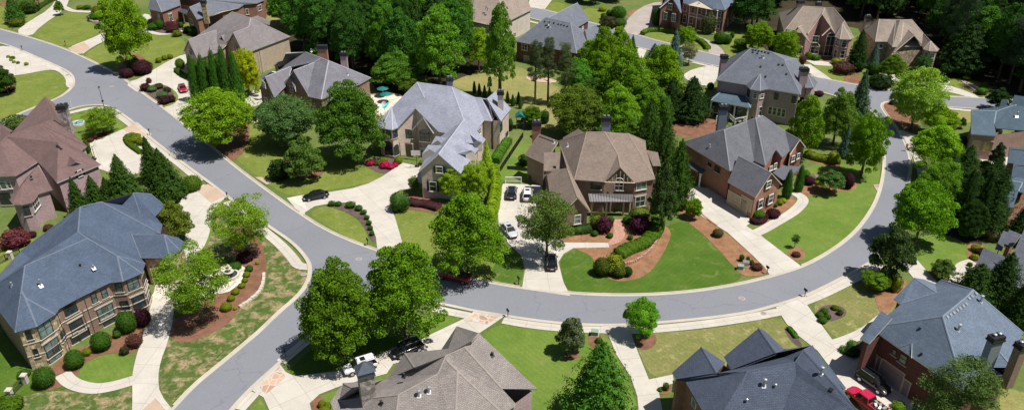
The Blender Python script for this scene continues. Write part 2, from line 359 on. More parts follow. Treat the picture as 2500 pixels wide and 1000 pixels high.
# ---------------------------------------------------------------- houses
ZF = {}
class House:
    n = 0
    def __init__(s, label, V, F, he=6.3, pitch=.8, roof='grey', wall='red', cap=True, trim='cream', group='houses of the neighbourhood', ov=.4):
        s.he = he; s.ov = ov; s.V = {}
        for k, v in V.items():
            if len(v) == 2: q = P(v[0], v[1], he)
            elif v[0] == 'mir':
                A, r0, r1 = (s.V[n] for n in v[1:]); u = (r1-r0); u.z = 0; u.normalize(); d = A-r0; d.z = 0
                q = A - 2*(d - u*d.dot(u)); q.z = A.z
            elif len(v) == 3: q = P(*v)
            elif len(v) == 4: q = on_slope(v[0], v[1], s.V[v[2]], s.V[v[3]], pitch)
            elif isinstance(v[4], (int, float)): q = on_slope(v[0], v[1], s.V[v[2]], s.V[v[3]], v[4])
            else:
                a, b, c = (s.V[n] for n in v[2:5]); q = ray_plane(v[0], v[1], a, (b-a).cross(c-a))
            s.V[k] = q
        for k, z in ZF.get(str(House.n), {}).items():        # surveyed heights
            s.V[k] = P(V[k][0], V[k][1], z)
        House.n += 1
        names = list(s.V); idx = {n: i for i, n in enumerate(names)}
        pts = [s.V[n] for n in names]
        c = sum(pts, Vector())/len(pts); s.root = empty('house', (c.x, c.y, 0), label, 'house', group)
        fs = []; uvs = []
        F = [f.split() if isinstance(f, str) else f for f in F]
        for f in F:
            ids = [idx[n] for n in f]; nrm = Vector()
            for i in range(len(ids)):
                a, b = pts[ids[i]], pts[ids[(i+1) % len(ids)]]
                nrm += Vector(((a.y-b.y)*(a.z+b.z), (a.z-b.z)*(a.x+b.x), (a.x-b.x)*(a.y+b.y)))
            if nrm.z < 0: ids.reverse(); nrm = -nrm
            nrm.normalize(); h = Vector((-nrm.y, nrm.x, 0)); h = h.normalized() if h.length > 1e-4 else Vector((1, 0, 0)); v_ = nrm.cross(h)
            if len(ids) > 4:
                pl = [pts[i] for i in ids]
                tr = [tuple(ids[k] for k in t) for t in tessellate_polygon([[Vector((p.x, p.y, 0)) for p in pl]])]
                tr2 = []
                for t in tr:
                    a, b, d = (pts[k] for k in t)
                    tr2.append(t if (b-a).cross(d-a).z > 0 else (t[0], t[2], t[1]))
            else: tr2 = [tuple(ids)]
            for t in tr2:
                fs.append(t); uvs += [(pts[i].dot(h), pts[i].dot(v_)) for i in t]
        s.roof = meshobj('roof', pts, fs, [RM[roof], M[trim]], s.root, uvs=uvs)
        sd = s.roof.modifiers.new('thick', 'SOLIDIFY'); sd.thickness = .22; sd.offset = -1; sd.material_offset_rim = 1
        if cap:
            ed = {}
            for fi, f in enumerate(F):
                for i in range(len(f)):
                    a, b = f[i], f[(i+1) % len(f)]; ed.setdefault(frozenset((a, b)), []).append(fi)
            mb = MB(); cen = [sum((s.V[n] for n in f), Vector())/len(f) for f in F]
            def fn(f):
                n = Vector()
                for i in range(len(f)):
                    a, b = s.V[f[i]], s.V[f[(i+1) % len(f)]]
                    n += Vector(((a.y-b.y)*(a.z+b.z), (a.z-b.z)*(a.x+b.x), (a.x-b.x)*(a.y+b.y)))
                n.normalize(); return n if n.z > 0 else -n
            nn = [fn(f) for f in F]
            for e, fl in ed.items():
                if len(fl) != 2: continue
                n1, n2 = nn[fl[0]], nn[fl[1]]
                if n1.dot(n2) > .985 or (cen[fl[1]]-cen[fl[0]]).dot(n1) > 0: continue
                a, b = (s.V[n] for n in e)
                if (b-a).length < .6: continue
                u = (b-a).normalized(); up = (n1+n2).normalized(); sd_ = []
                for n_, cc in ((n1, cen[fl[0]]), (n2, cen[fl[1]])):
                    t = n_.cross(u); t = t if t.dot(cc-a) > 0 else -t; sd_.append(t*.12 + n_*.04)
                top = up*.06
                mb.poly([a+sd_[0], b+sd_[0], b+top, a+top]); mb.poly([a+top, b+top, b+sd_[1], a+sd_[1]])
            if mb.f: mb.build('ridge_cap', CAPC[roof], s.roof_parent())
        s.wallmat = WM[wall]; s.inset = {}
    def roof_parent(s): return s.roof
    def walls(s, loop, base=-.2, mat=None, top=None):
        loop = loop.split(); pts = [s.V[n] if isinstance(n, str) else n for n in loop]
        g = [Vector((p.x, p.y, 0)) for p in pts]; A = sum(g[i].x*g[(i+1) % len(g)].y - g[(i+1) % len(g)].x*g[i].y for i in range(len(g)))
        sg = 1 if A > 0 else -1; ins = []
        for i in range(len(g)):
            a, b, c = g[i-1], g[i], g[(i+1) % len(g)]
            d1 = (b-a).normalized(); d2 = (c-b).normalized(); n1 = Vector((-d1.y, d1.x, 0))*sg; n2 = Vector((-d2.y, d2.x, 0))*sg
            k = max(.35, 1+n1.dot(n2)); ins.append(b + (n1+n2)*(s.ov/k))
        vs = []; fs = []; uvs = []; acc = 0
        for i in range(len(g)):
            j = (i+1) % len(g); L = (ins[j]-ins[i]).length
            zt = [(p.z + (.06 if p.z < s.he+.9 else -.22)) if top is None else top for p in (pts[i], pts[j])]
            k = len(vs); vs += [Vector((ins[i].x, ins[i].y, base)), Vector((ins[j].x, ins[j].y, base)), Vector((ins[j].x, ins[j].y, zt[1])), Vector((ins[i].x, ins[i].y, zt[0]))]
            f = (k, k+1, k+2, k+3) if sg > 0 else (k+3, k+2, k+1, k); fs.append(f)
            q = {k: (acc, base), k+1: (acc+L, base), k+2: (acc+L, zt[1]), k+3: (acc, zt[0])}; uvs += [q[x] for x in f]; acc += L
        o = meshobj('wall', vs, fs, WM[mat] if mat else s.wallmat, s.root, uvs=uvs)
        for i in range(len(g)): s.inset[(loop[i], loop[(i+1) % len(g)])] = (ins[i], ins[(i+1) % len(g)])
        s.base = base
        return o
    def plane(s, a, b):
        if (a, b) in s.inset: A, B = s.inset[(a, b)]
        elif (b, a) in s.inset: A, B = s.inset[(b, a)]
        else:
            A, B = s.V[a].copy(), s.V[b].copy(); A.z = B.z = 0
            d = (B-A).normalized(); n = Vector((-d.y, d.x, 0)); n = n if (A-CAMP).dot(n) > 0 else -n; A += n*s.ov; B += n*s.ov
        d = (B-A); d.z = 0; d.normalize(); n = Vector((-d.y, d.x, 0))
        if (A-CAMP).dot(n) > 0: n = -n          # towards the viewer's side = outwards
        if (d.cross(Vector((0, 0, 1)))).dot(n) < 0: d = -d
        return A, B, d, n
    def win(s, a, b, rects, kind='win', label=None):
        """openings on the wall below edge a-b; each given by where the photograph shows its left/top/right/bottom"""
        A, B, d, n = s.plane(a, b); Z = Vector((0, 0, 1)); t0, t1 = sorted((0, (B-A).dot(d)))
        for r in rects:
            x0, y0, x1, y1 = r[:4]; k = r[4] if len(r) > 4 else kind; gar = k in ('garage', 'khaki', 'grey', 'door')
            c = ray_plane((x0+x1)/2, (y0+y1)/2, A, n); t = (c-A).dot(d)
            if not (t0-1.5 < t < t1+1.5) or c.z > s.he+2.5: 
                c = c.copy(); c.z = min(c.z, s.he-1.2)
            q = proj(c); qd = proj(c+d); qz = proj(c+Z); px = abs(qd[0]-q[0]); pz = abs(qz[1]-q[1])
            W_ = (x1-x0)/px if px > 2.2 else 1.1
            W_ = max(.5, min(W_, 6.5 if gar else 3.4, (t1-t0)*.95)); H_ = max(.7, min((y1-y0)/pz, 6 if 'a' == k[0] and y1-y0 > 35 else 2.8)); t = max(t0+W_/2, min(t1-W_/2, t))
            z = max(H_/2+.1, min(s.he+1.5, c.z)); c = A+d*t; c.z = z
            if gar and c.z-H_/2 < .9: H_ = min(3.0, c.z+H_/2); c.z = H_/2
            opening(s.root, c, d, n, W_, H_, k)
def bx(mb, c, d, n, w_, t, h, off=0.0, dx=0.0, dz=0.0):
    m_ = Matrix((d, n, Vector((0, 0, 1)))).transposed()
    mb.box(c + d*dx + n*off + Vector((0, 0, dz)), (w_, t, h), rot=m_); return mb
def opening(root, c, d, n, W_, H_, kind):
    if kind in ('garage', 'khaki', 'grey'):
        m_ = {'garage': M['tan'], 'khaki': M['tan2'], 'grey': M['dkdoor']}[kind]
        mb = MB(); nr = 4
        for r in range(nr):
            for q in range(4): bx(mb, c, d, n, W_/4-.06, .05, H_/nr-.06, .03, (q-1.5)*W_/4, (r-1.5)*H_/nr)
        bx(mb, c, d, n, W_, .03, H_, .005)
        g = mb.build('garage_door', m_, root)
        f = MB()
        for sx in (-1, 1): bx(f, c, d, n, .12, .12, H_+.1, .03, sx*(W_/2+.06))
        bx(f, c, d, n, W_+.36, .13, .16, .03, 0, H_/2+.08); f.build('frame', M['cream'], g); return
    if kind == 'door':
        dr = bx(MB(), c, d, n, W_, .08, H_, .04); dr = dr.build('door', M['wood_p'], root)
        f = MB(); bx(f, c, d, n, .1, .14, H_, .05, -W_/2-.05); bx(f, c, d, n, .1, .14, H_, .05, W_/2+.05); bx(f, c, d, n, W_+.3, .15, .16, .05, 0, H_/2+.08)
        f.build('frame', M['white'], dr); bx(MB(), c, d, n, .06, .08, .12, .11, W_/2-.12, -.1).build('handle', M['galv'], dr); return
    pale = kind.startswith('p'); dk = 'd' in kind; arch = 'a' in kind; shut = 's' in kind
    fr = M['dark'] if dk else M['white']; root_f = MB()
    for sx in (-1, 1): bx(root_f, c, d, n, .10, .12, H_, .03, sx*(W_/2-.05))
    bx(root_f, c, d, n, W_-.2, .118, .10, .03, 0, H_/2-.05); bx(root_f, c, d, n, W_-.2, .118, .10, .03, 0, -H_/2+.05)
    if arch:
        k = 9; m_ = Matrix((d, n, Vector((0, 0, 1)))).transposed(); r_ = W_/2
        for i in range(k):
            a0, a1 = math.pi*i/k, math.pi*(i+1)/k; am = (a0+a1)/2
            p0 = Vector((math.cos(a0)*r_, .03, math.sin(a0)*r_*.8)); p1 = Vector((math.cos(a1)*r_, .03, math.sin(a1)*r_*.8))
            root_f.tube(c+Vector((0,0,H_/2))+m_@p0, c+Vector((0,0,H_/2))+m_@p1, .06, n=4)
    w_ = root_f.build('window', fr, root)
    g = bx(MB(), c, d, n, W_-.18, .03, H_-.18, .015)
    if arch: g.poly([c+Vector((0,0,H_/2-.05))+n*.035+d*math.cos(math.pi*i/10)*(W_/2-.03)+Vector((0,0,math.sin(math.pi*i/10)*(W_/2)*.8)) for i in range(11)])
    g.build('pane', M['glass2'] if pale else M['glass'], w_)
    mu = MB(); nv = max(1, round(W_/.95)); 
    for i in range(1, nv): bx(mu, c, d, n, .06, .03, H_-.2, .05, -W_/2+i*W_/nv)
    bx(mu, c, d, n, W_-.2, .028, .05, .05, 0, H_*.02)
    mu.build('glazing_bar', fr, w_)
    bx(MB(), c, d, n, W_+.3, .2, .10, .06, 0, -H_/2-.05).build('sill', M['limestone'], w_)
    if shut:
        for sx in (-1, 1): bx(MB(), c, d, n, .42, .05, H_, .03, sx*(W_/2+.23)).build('shutter', M['black'], w_)
    elif kind.endswith('l'):
        bx(MB(), c, d, n, W_+.4, .1, .22, .03, 0, H_/2+.11).build('lintel', M['limestone'], w_)
def chimney(h, top, base, hz, w_, dp, mat, rz=0, kind='pots', bz=None):
    """top=(px,py) of the crown, hz = its height"""
    c = P(top[0], top[1], hz); b = bz if bz is not None else max(0, hz-6)
    vs = []; mbz = (hz+b)/2
    L = hz-b; uvs = []; v = []; f = []
    m_ = Matrix.Rotation(rz, 3, 'Z'); cr = [(-w_/2, -dp/2), (w_/2, -dp/2), (w_/2, dp/2), (-w_/2, dp/2)]
    acc = 0
    for i in range(4):
        p, q = cr[i], cr[(i+1) % 4]; l = math.hypot(q[0]-p[0], q[1]-p[1]); k = len(v)
        for (x, y), z in ((p, b), (q, b), (q, hz), (p, hz)): v.append(Vector((c.x, c.y, z)) + m_ @ Vector((x, y, 0)))
        f.append((k, k+1, k+2, k+3)); uvs += [(acc, b), (acc+l, b), (acc+l, hz), (acc, hz)]; acc += l
    k = len(v); v += [v[3], v[7], v[11], v[15]]; f.append((k, k+1, k+2, k+3)); uvs += [(0, 0), (1, 0), (1, 1), (0, 1)]
    ch = meshobj('chimney', v, f, mat, h.root, uvs=uvs)
    cap = MB(); C0 = Vector((c.x, c.y, hz))
    cap.box(C0+Vector((0, 0, .12)), (w_+.3, dp+.3, .24), rz); cap.box(C0+Vector((0, 0, .5)), (w_+.16, dp+.16, .5), rz)
    if kind == 'pyr': cap.box(C0+Vector((0, 0, 1.25)), (w_+.5, dp+.5, 1.0), rz, top=.15)
    cap.build('chimney_cap', M['copper'] if kind == 'pyr' else M['metal'], ch)
    if kind == 'pots':
        for sx in (-.25, .25):
            MB().lathe(C0+m_@Vector((sx*w_*.9, 0, .75)), [(.16, 0), (.16, .2), (.24, .22), (.24, .3), (.05, .36)], 10).build('flue_pot', M['galv'], ch)
    return ch
def vent(h, px, py, plane, ht=.7, white=True, r=.09):
    """a flue pipe standing on the roof plane through three named corners"""
    a, b, c = (h.V[n] for n in plane.split()); p = ray_plane(px, py, a, (b-a).cross(c-a))
    o = MB().lathe(p+Vector((0, 0, -.05)), [(r, 0), (r, ht), (r*1.8, ht+.02), (r*1.8, ht+.16), (r*.3, ht+.22)], 8).build('flue_pipe', M['galv'] if white else M['metal'], h.root)
    n = (b-a).cross(c-a).normalized(); n = n if n.z > 0 else -n
    q = n.to_track_quat('Z', 'Y').to_matrix(); MB().box(p+n*.03, (.5, .5, .04), rot=q).build('flashing', M['galv'] if white else M['metal'], o)
def roofbox(h, pts, plane, mat='metal', s_=(.45, .45, .14)):
    a, b, c = (h.V[n] for n in plane.split()); n = (b-a).cross(c-a).normalized(); n = n if n.z > 0 else -n
    q = n.to_track_quat('Z', 'Y').to_matrix()
    for px, py in pts:
        p = ray_plane(px, py, a, n); MB().box(p+n*.08, s_, rot=q, top=.8).build('roof_vent', M[mat], h.root)
def downpipe(h, px, py, he=None, mat='cream'):
    c = P(px, py, he or h.he); MB().tube((c.x, c.y, 0), (c.x, c.y, (he or h.he)-.1), .06, n=6).build('downpipe', M[mat], h.root)
def post(h, px, py, top, r=.15, mat='white', name='porch_post'):
    c = P(px, py, 0); o = MB(); o.box((c.x, c.y, .15), (r*3, r*3, .3)); o.box((c.x, c.y, (top+.3)/2), (r*1.8, r*1.8, top-.3)); o.box((c.x, c.y, top-.1), (r*2.6, r*2.6, .2))
    o.build(name, M[mat], h.root)
# ---------------------------------------------------------------- foliage
rng = np.random.default_rng(7)
def unit(n):
    v = rng.normal(size=(n, 3)); return v/np.linalg.norm(v, axis=1)[:, None]
def quads(c, nrm, su, sv, up=None):
    """rhombic leaf clusters at c, facing nrm"""
    n = len(c); t = np.cross(nrm, unit(n)); t /= np.linalg.norm(t, axis=1)[:, None]+1e-9
    if up is not None: t = up
    b = np.cross(nrm, t); b /= np.linalg.norm(b, axis=1)[:, None]+1e-9
    su = su[:, None]; sv = sv[:, None]
    v = np.stack([c-t*su, c-b*sv+nrm*su*.15, c+t*su, c+b*sv-nrm*su*.1], 1).reshape(-1, 3); return v
def leafmesh(name, vs, mat, core=None):
    n = len(vs)//4; me = bpy.data.meshes.new(name)
    nc = 0
    if core is not None: cv, cf = core; nc = len(cv)
    allv = np.vstack([vs, cv]) if nc else vs
    me.vertices.add(len(allv)); me.vertices.foreach_set('co', allv.astype(np.float32).ravel())
    lf = np.arange(n*4); loops = list(lf); starts = list(range(0, n*4, 4)); 
    if nc:
        for f in cf: starts.append(len(loops)); loops += [i+n*4 for i in f]
    me.loops.add(len(loops)); me.loops.foreach_set('vertex_index', np.array(loops, dtype=np.int32))
    me.polygons.add(len(starts)); me.polygons.foreach_set('loop_start', np.array(starts, dtype=np.int32))
    me.update(calc_edges=True); me.validate(); me.materials.append(mat); return me
def ico(r, c=(0, 0, 0), sub=2, sc=(1, 1, 1), jit=.0):
    bm = bmesh.new(); bmesh.ops.create_icosphere(bm, subdivisions=sub, radius=1)
    v = np.array([x.co[:] for x in bm.verts]); f = [[q.index for q in p.verts] for p in bm.faces]; bm.free()
    v = v*(1+jit*rng.normal(size=(len(v), 1)))
    return v*r*np.array(sc)+np.array(c), f
def crown_broad(nb=46, per=190, size=.055, rb=(.20, .34), fill=.86, droop=0, shape=None, top=1.0, lob=.18):
    """billowing crown in the unit sphere: leaf clusters on the outside of many overlapping boughs"""
    out = []
    cs = unit(nb*3); cs = cs[cs[:, 2] > -.75][:nb]; rad = rng.uniform(.5, fill, len(cs))
    ph = rng.uniform(0, 6.28, 3)
    az = np.arctan2(cs[:, 1], cs[:, 0]); lobf = 1+lob*np.sin(3*az+ph[0])*np.cos(2*cs[:, 2]+ph[1])
    cs = cs*np.minimum(rad*lobf, .97)[:, None]
    if shape == 'egg': cs[:, :2] *= (1-.35*np.clip(cs[:, 2:3], -.2, 1))
    if shape == 'vase': cs[:, :2] *= (.72+.4*np.clip(cs[:, 2:3]+.4, 0, 1))
    for c in cs:
        r = rng.uniform(*rb); n = int(per*(r/rb[1])**2)+20; d = unit(n); d[:, 2] = np.abs(d[:, 2])*.9-.25*rng.random(n)
        d /= np.linalg.norm(d, axis=1)[:, None]; rr = r*(1-.45*rng.random(n)**2)
        p = c+d*rr[:, None]*np.array([1.1, 1.1, .75]); 
        if droop: p[:, 2] -= droop*(np.linalg.norm(p[:, :2], axis=1)**2)
        nn = d*.85+unit(n)*.85+np.array([0, 0, .3]); nn /= np.linalg.norm(nn, axis=1)[:, None]
        s_ = rng.uniform(.55, 1.25, n)*size; out.append(quads(p, nn, s_, s_*rng.uniform(.5, .85, n)))
    n = int(nb*per*.16); d = unit(n); d = d[d[:, 2] > -.6]; n = len(d); p = d*rng.uniform(.6, fill*1.03, n)[:, None]
    if shape == 'egg': p[:, :2] *= (1-.35*np.clip(d[:, 2:3], -.2, 1))
    if shape == 'vase': p[:, :2] *= (.72+.4*np.clip(d[:, 2:3]+.4, 0, 1))
    s_ = rng.uniform(.5, 1.1, n)*size; nn = d*.6+unit(n); nn /= np.linalg.norm(nn, axis=1)[:, None]; out.append(quads(p, nn, s_, s_*.7))
    v = np.vstack(out); m_ = np.percentile(np.abs(v), 99.3, axis=0); v = v/m_*.97; return v
def crown_cone(levels=26, size=.05, per=26, sharp=.85, curl=.25, wid=1.0, irregular=.12):
    """conifer: whorls of sprays that shorten to the tip; unit height -1..1, radius 1"""
    out = []
    for i in range(levels):
        t = i/(levels-1); z = -1+2*t; R_ = ((1-t)**sharp)*wid*(1-.45*max(0, .12-t)/.12)+.03
        nb = int(9+16*(1-t)); a0 = rng.uniform(0, 6.28)
        for k in range(nb):
            a = a0+6.28*k/nb+rng.normal()*.12; L = R_*(1+rng.normal()*irregular); n = per
            s_ = rng.random(n)**.6; x = L*s_; w_ = .16*(1-.5*s_)*R_+.03
            off = rng.normal(size=n)*w_*.55; zz = z+curl*.3*x*x+rng.normal(size=n)*.025 - .10*x
            c, sn = math.cos(a), math.sin(a)
            p = np.stack([c*x-sn*off, sn*x+c*off, zz], 1)
            nn = np.stack([c*s_*.8, sn*s_*.8, np.full(n, .7)], 1)+unit(n)*.55; nn /= np.linalg.norm(nn, axis=1)[:, None]
            q = rng.uniform(.6, 1.3, n)*size*(.55+.45*(1-t)); out.append(quads(p, nn, q, q*.5))
    return np.vstack(out)
def crown_pine(nb=44, per=430, size=.028, low=-.85):
    out = []
    for i in range(nb):
        t = (i+.5)/nb; z = low+(1-low)*t*.95; a = i*2.399+rng.normal()*.3; Rr = (1-.62*max(0, t-.25))*rng.uniform(.35, .85)
        c = np.array([math.cos(a)*Rr*.8, math.sin(a)*Rr*.8, z]); r = rng.uniform(.15, .27); d = unit(per); rr = r*rng.random(per)**.4
        p = c+d*rr[:, None]*np.array([1.15, 1.15, .42*1.2]); nn = d*.4+unit(per)*.8; nn /= np.linalg.norm(nn, axis=1)[:, None]
        s_ = rng.uniform(.6, 1.3, per)*size; out.append(quads(p, nn, s_, s_*.28))
    return np.vstack(out)
def blob_leaves(n=2600, size=.055, lump=.05, flat=0, box=0):
    d = unit(n); 
    if box:
        q = np.abs(d)**box; d = np.sign(d)*q/np.linalg.norm(q, axis=1)[:, None]*1.0
    ph = rng.uniform(0, 6.28, 6)
    f = 1+lump*(np.sin(5*d[:, 0]+ph[0])*np.sin(5*d[:, 1]+ph[1])+np.sin(7*d[:, 2]+ph[2])*.6)
    p = d*(f*rng.uniform(.9, 1.03, n))[:, None]; nn = d+unit(n)*.5; nn /= np.linalg.norm(nn, axis=1)[:, None]
    s_ = rng.uniform(.6, 1.3, n)*size; return quads(p, nn, s_, s_*.7)
def cone_core(k=.72, sharp=.8):
    n = 14; v = [(0, 0, .93)]; f = []; L_ = 7
    for j in range(L_):
        t = 1-(j+1)/L_; r = k*((1-t)**sharp)
        for i in range(n): a = 6.283*i/n; q = r*rng.uniform(.85, 1.1); v.append((math.cos(a)*q, math.sin(a)*q, -1+2*t+.02))
    for i in range(n): f.append([0, 1+i, 1+(i+1) % n])
    for j in range(L_-1):
        for i in range(n): f.append([1+j*n+i, 1+(j+1)*n+i, 1+(j+1)*n+(i+1) % n, 1+j*n+(i+1) % n])
    return np.array(v), f
CR = {}; cb = crown_broad
CR['maple'] = [leafmesh('crown', cb(150, 460, .026, (.09, .19), .92, lob=.28), M['leaf'], ico(.5, jit=.05)) for _ in range(3)]
CR['oak'] = [leafmesh('crown', cb(190, 370, .0245, (.08, .18), .94, .10, 'egg', lob=.24), M['leaf'], ico(.5, jit=.05)) for _ in range(3)]
CR['tall'] = [leafmesh('crown', cb(150, 320, .028, (.08, .18), .97, .05, 'egg', lob=.32), M['leaf'], ico(.38, jit=.05)) for _ in range(3)]
CR['airy'] = [leafmesh('crown', cb(95, 330, .022, (.11, .21), .97, 0, 'vase', lob=.3), M['leaf']) for _ in range(2)]
CR['spread'] = [leafmesh('crown', cb(180, 320, .023, (.08, .17), .97, .25, 'vase', lob=.25), M['leaf'], ico(.42, jit=.05)) for _ in range(2)]
CR['magnolia'] = [leafmesh('crown', cb(75, 300, .042, (.13, .23), .92, 0, 'egg', lob=.2), M['leaf'], ico(.5, jit=.05)) for _ in range(2)]
CR['cedar'] = [leafmesh('crown', crown_cone(28, .055, 34, .80), M['needle'], cone_core(.66, .8)) for _ in range(2)]
CR['leyland'] = [leafmesh('crown', crown_cone(30, .052, 38, .60, .6, 1.0, .20), M['needle'], cone_core(.68, .6)) for _ in range(2)]
CR['column'] = [leafmesh('crown', crown_cone(30, .055, 24, .42, .9, 1, .08), M['needle'], cone_core(.78, .42))]
CR['pine'] = [leafmesh('crown', crown_pine(), M['needle']) for _ in range(2)]
CR['bush'] = [leafmesh('foliage', blob_leaves(2600, .06, .03), M['box'], ico(.9)) for _ in range(2)]
CR['loose'] = [leafmesh('foliage', blob_leaves(1700, .09, .13), M['box'], ico(.75, jit=.06)) for _ in range(3)]
CR['boxy'] = [leafmesh('foliage', blob_leaves(3000, .05, .02, box=.55), M['box'], ico(.8))]
def trunk_mesh(kind):
    mb = MB(); rnd = random.Random(len(kind))
    if kind == 'straight':
        mb.tube((0, 0, 0), (.0, .0, .5), .026, .02, 8, False); mb.tube((0, 0, .5), (0, 0, 1), .02, .005, 8)
        for i in range(12):
            a = i*2.4; z = .35+.05*i; l = .16*(1.15-z); mb.tube((0, 0, z), (math.cos(a)*l, math.sin(a)*l, z+.05), .008, .003, 5)
    else:
        mb.tube((0, 0, 0), (.005, .0, .28), .034, .024, 9, False); mb.tube((.005, 0, .28), (0, .01, .55), .024, .015, 8, False); mb.tube((0, .01, .55), (.01, 0, .86), .015, .004, 7)
        for i in range(11):
            a = i*2.4; z = .26+.045*i; l = .30*(1.1-.6*z); k = (math.cos(a)*l*.55, math.sin(a)*l*.55, z+.12); mb.tube((0, 0, z), k, .014, .008, 6, False)
            mb.tube(k, (math.cos(a+.2)*l, math.sin(a+.2)*l, z+.24), .008, .003, 5); mb.tube(k, (math.cos(a-.4)*l*.9, math.sin(a-.4)*l*.9, z+.17), .006, .003, 5)
    me = bpy.data.meshes.new('trunk'); me.from_pydata([tuple(v) for v in mb.v], [], mb.f); me.materials.append(M['bark_t']); return me
TR = {'straight': trunk_mesh('straight'), 'limbed': trunk_mesh('limbed')}
cnt = [0]; LK = 1.5
def tree(cx, cy, W_, H_, sp, col, label, name='tree', cat='tree', group=None, clear=1.2, hmax=24, ratio=None):
    """cx,cy = middle of the crown in the photograph, W_,H_ = its width and height there"""
    cnt[0] += 1; r = random.Random(cnt[0]*13); dep = TILT+math.atan((cy-500)/FPX)
    a = W_/2/SCL(cy+H_*.35)
    hh = H_/2/SCL(cy+H_*.35)
    c2 = (hh*hh-(a*math.sin(dep))**2)/math.cos(dep)**2; c = math.sqrt(c2) if c2 > (a*.45)**2 else a*.45
    if ratio: c = a*ratio
    c = min(c, hmax/2); hc = clear+c; X = P(cx, cy, hc)
    nm = {'maple': 'maple_tree', 'oak': 'oak_tree', 'tall': 'deciduous_tree', 'airy': 'young_tree', 'spread': 'spreading_tree', 'magnolia': 'magnolia_tree', 'cedar': 'conifer_tree',
          'leyland': 'conifer_tree', 'column': 'columnar_conifer', 'pine': 'pine_tree'}.get(sp, name)
    root = empty(nm, (X.x, X.y, 0), label, cat, group, r.uniform(0, 6.28)); root.rotation_euler[2] = r.uniform(0, 6.28)
    me = r.choice(CR[sp]); o = bpy.data.objects.new('crown', me); COL.objects.link(o); o.parent = root; o.location = (0, 0, hc); o.scale = (a, a, c); 
    k = r.uniform(.9, 1.1); k *= LK; o.color = (col[0]*k, col[1]*k, col[2]*k, 1)
    t = bpy.data.objects.new('trunk', TR['straight' if sp in ('pine', 'cedar', 'leyland', 'column') else 'limbed']); COL.objects.link(t); t.parent = root
    ht = clear+1.7*c; kk = .8+.2*ht; t.scale = (max(ht*.75, a*1.3),)*2+(ht,)
    return root
def bush(cx, cy, W_, H_, col, label, sp='bush', name='shrub', cat='shrub', group=None, flat=None, rz=0, wy=1):
    cnt[0] += 1; r = random.Random(cnt[0]*7); a = W_*.55/SCL(cy+H_*.3); dep = TILT+math.atan((cy-500)/FPX)
    hh = H_/2/SCL(cy); c2 = (hh*hh-(a*wy*math.sin(dep))**2)/math.cos(dep)**2; c = math.sqrt(c2) if c2 > (a*.6)**2 else a*.6
    if flat: c = a*flat
    X = P(cx, cy, c*.92); o = bpy.data.objects.new(name, r.choice(CR[sp])); COL.objects.link(o); o.location = (X.x, X.y, c*.9); o.scale = (a, a*wy, c)
    o.rotation_euler = (0, 0, rz); o.color = (*col, 1); tag(o, label, cat, group); return o
def hedge(line, wid, ht, col, label, name='hedge', cat='hedge', sm=2, lump=.06):
    L, Rr, acc = ribbon_pts(line, wid/2, wid/2, sm); vs = []; n = 0; out = []
    G = [(a+b)/2 for a, b in zip(L, Rr)]; T = [(b-a).normalized() for a, b in zip(L, Rr)]
    tot = acc[-1]; m_ = int(tot*(wid+2*ht)*75)
    s_ = rng.random(m_)*tot; j = np.clip(np.searchsorted(acc, s_)-1, 0, len(G)-2); k = (s_-np.array(acc)[j])/(np.array(acc)[j+1]-np.array(acc)[j]+1e-9)
    g = np.array([v[:] for v in G]); t = np.array([v[:] for v in T]); c = g[j]*(1-k[:, None])+g[j+1]*k[:, None]; tt = t[j]
    th = rng.uniform(0, math.pi, m_); ex = np.sign(np.cos(th))*np.abs(np.cos(th))**.55*wid/2; ez = np.sin(th)**.5*ht*(1+lump*np.sin(s_*2.1)+lump*np.sin(s_*5.3))
    p = c+tt*ex[:, None]; p[:, 2] = ez; nn = tt*np.cos(th)[:, None]; nn[:, 2] = np.sin(th); nn = nn+unit(m_)*.5; nn /= np.linalg.norm(nn, axis=1)[:, None]
    q = rng.uniform(.6, 1.3, m_)*.10; v = quads(p, nn, q, q*.7)
    cv = []; cf = []
    for a, b in zip(G, T):
        i = len(cv); w2 = wid/2*.88
        for e, z in ((-1, 0), (-.95, ht*.8), (-.5, ht*.94), (.5, ht*.94), (.95, ht*.8), (1, 0)): cv.append((a.x+b.x*e*w2, a.y+b.y*e*w2, z))
        if i:
            for q_ in range(5): cf.append([i-6+q_, i-5+q_, i+q_+1, i+q_])
    cf.append(list(range(6))); cf.append(list(range(len(cv)-6, len(cv))))
    me = leafmesh(name, v, M['box'], (np.array(cv), cf)); o = bpy.data.objects.new(name, me); COL.objects.link(o); o.color = (*col, 1); return tag(o, label, cat)
# ---------------------------------------------------------------- ground, lawns, beds
g = meshobj('ground', [(-900, -300, -.01), (900, -300, -.01), (900, 1600, -.01), (-900, 1600, -.01)], [(0, 1, 2, 3)], M['ground']); tag(g, kind='structure')
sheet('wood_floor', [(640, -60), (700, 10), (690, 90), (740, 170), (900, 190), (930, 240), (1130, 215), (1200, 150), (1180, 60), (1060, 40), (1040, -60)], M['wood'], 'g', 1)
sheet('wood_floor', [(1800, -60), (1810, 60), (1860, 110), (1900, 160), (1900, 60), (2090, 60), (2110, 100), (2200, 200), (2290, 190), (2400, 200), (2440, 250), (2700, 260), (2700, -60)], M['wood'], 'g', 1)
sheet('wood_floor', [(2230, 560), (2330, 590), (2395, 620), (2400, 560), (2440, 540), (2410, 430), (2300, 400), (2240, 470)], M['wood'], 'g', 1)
sheet('dry_yard', [(1090, 205), (1150, 180), (1240, 160), (1290, 170), (1390, 230), (1400, 290), (1340, 330), (1280, 260), (1220, 240), (1130, 220)], M['dry'], 'g', 1)
sheet('dry_yard', [(640, 20), (690, 40), (720, 80), (680, 95), (645, 60)], M['dry'], 'g', 1)
sheet('dry_yard', [(850, 215), (930, 225), (990, 250), (950, 290), (880, 300)], M['dry'], 'g', 1)
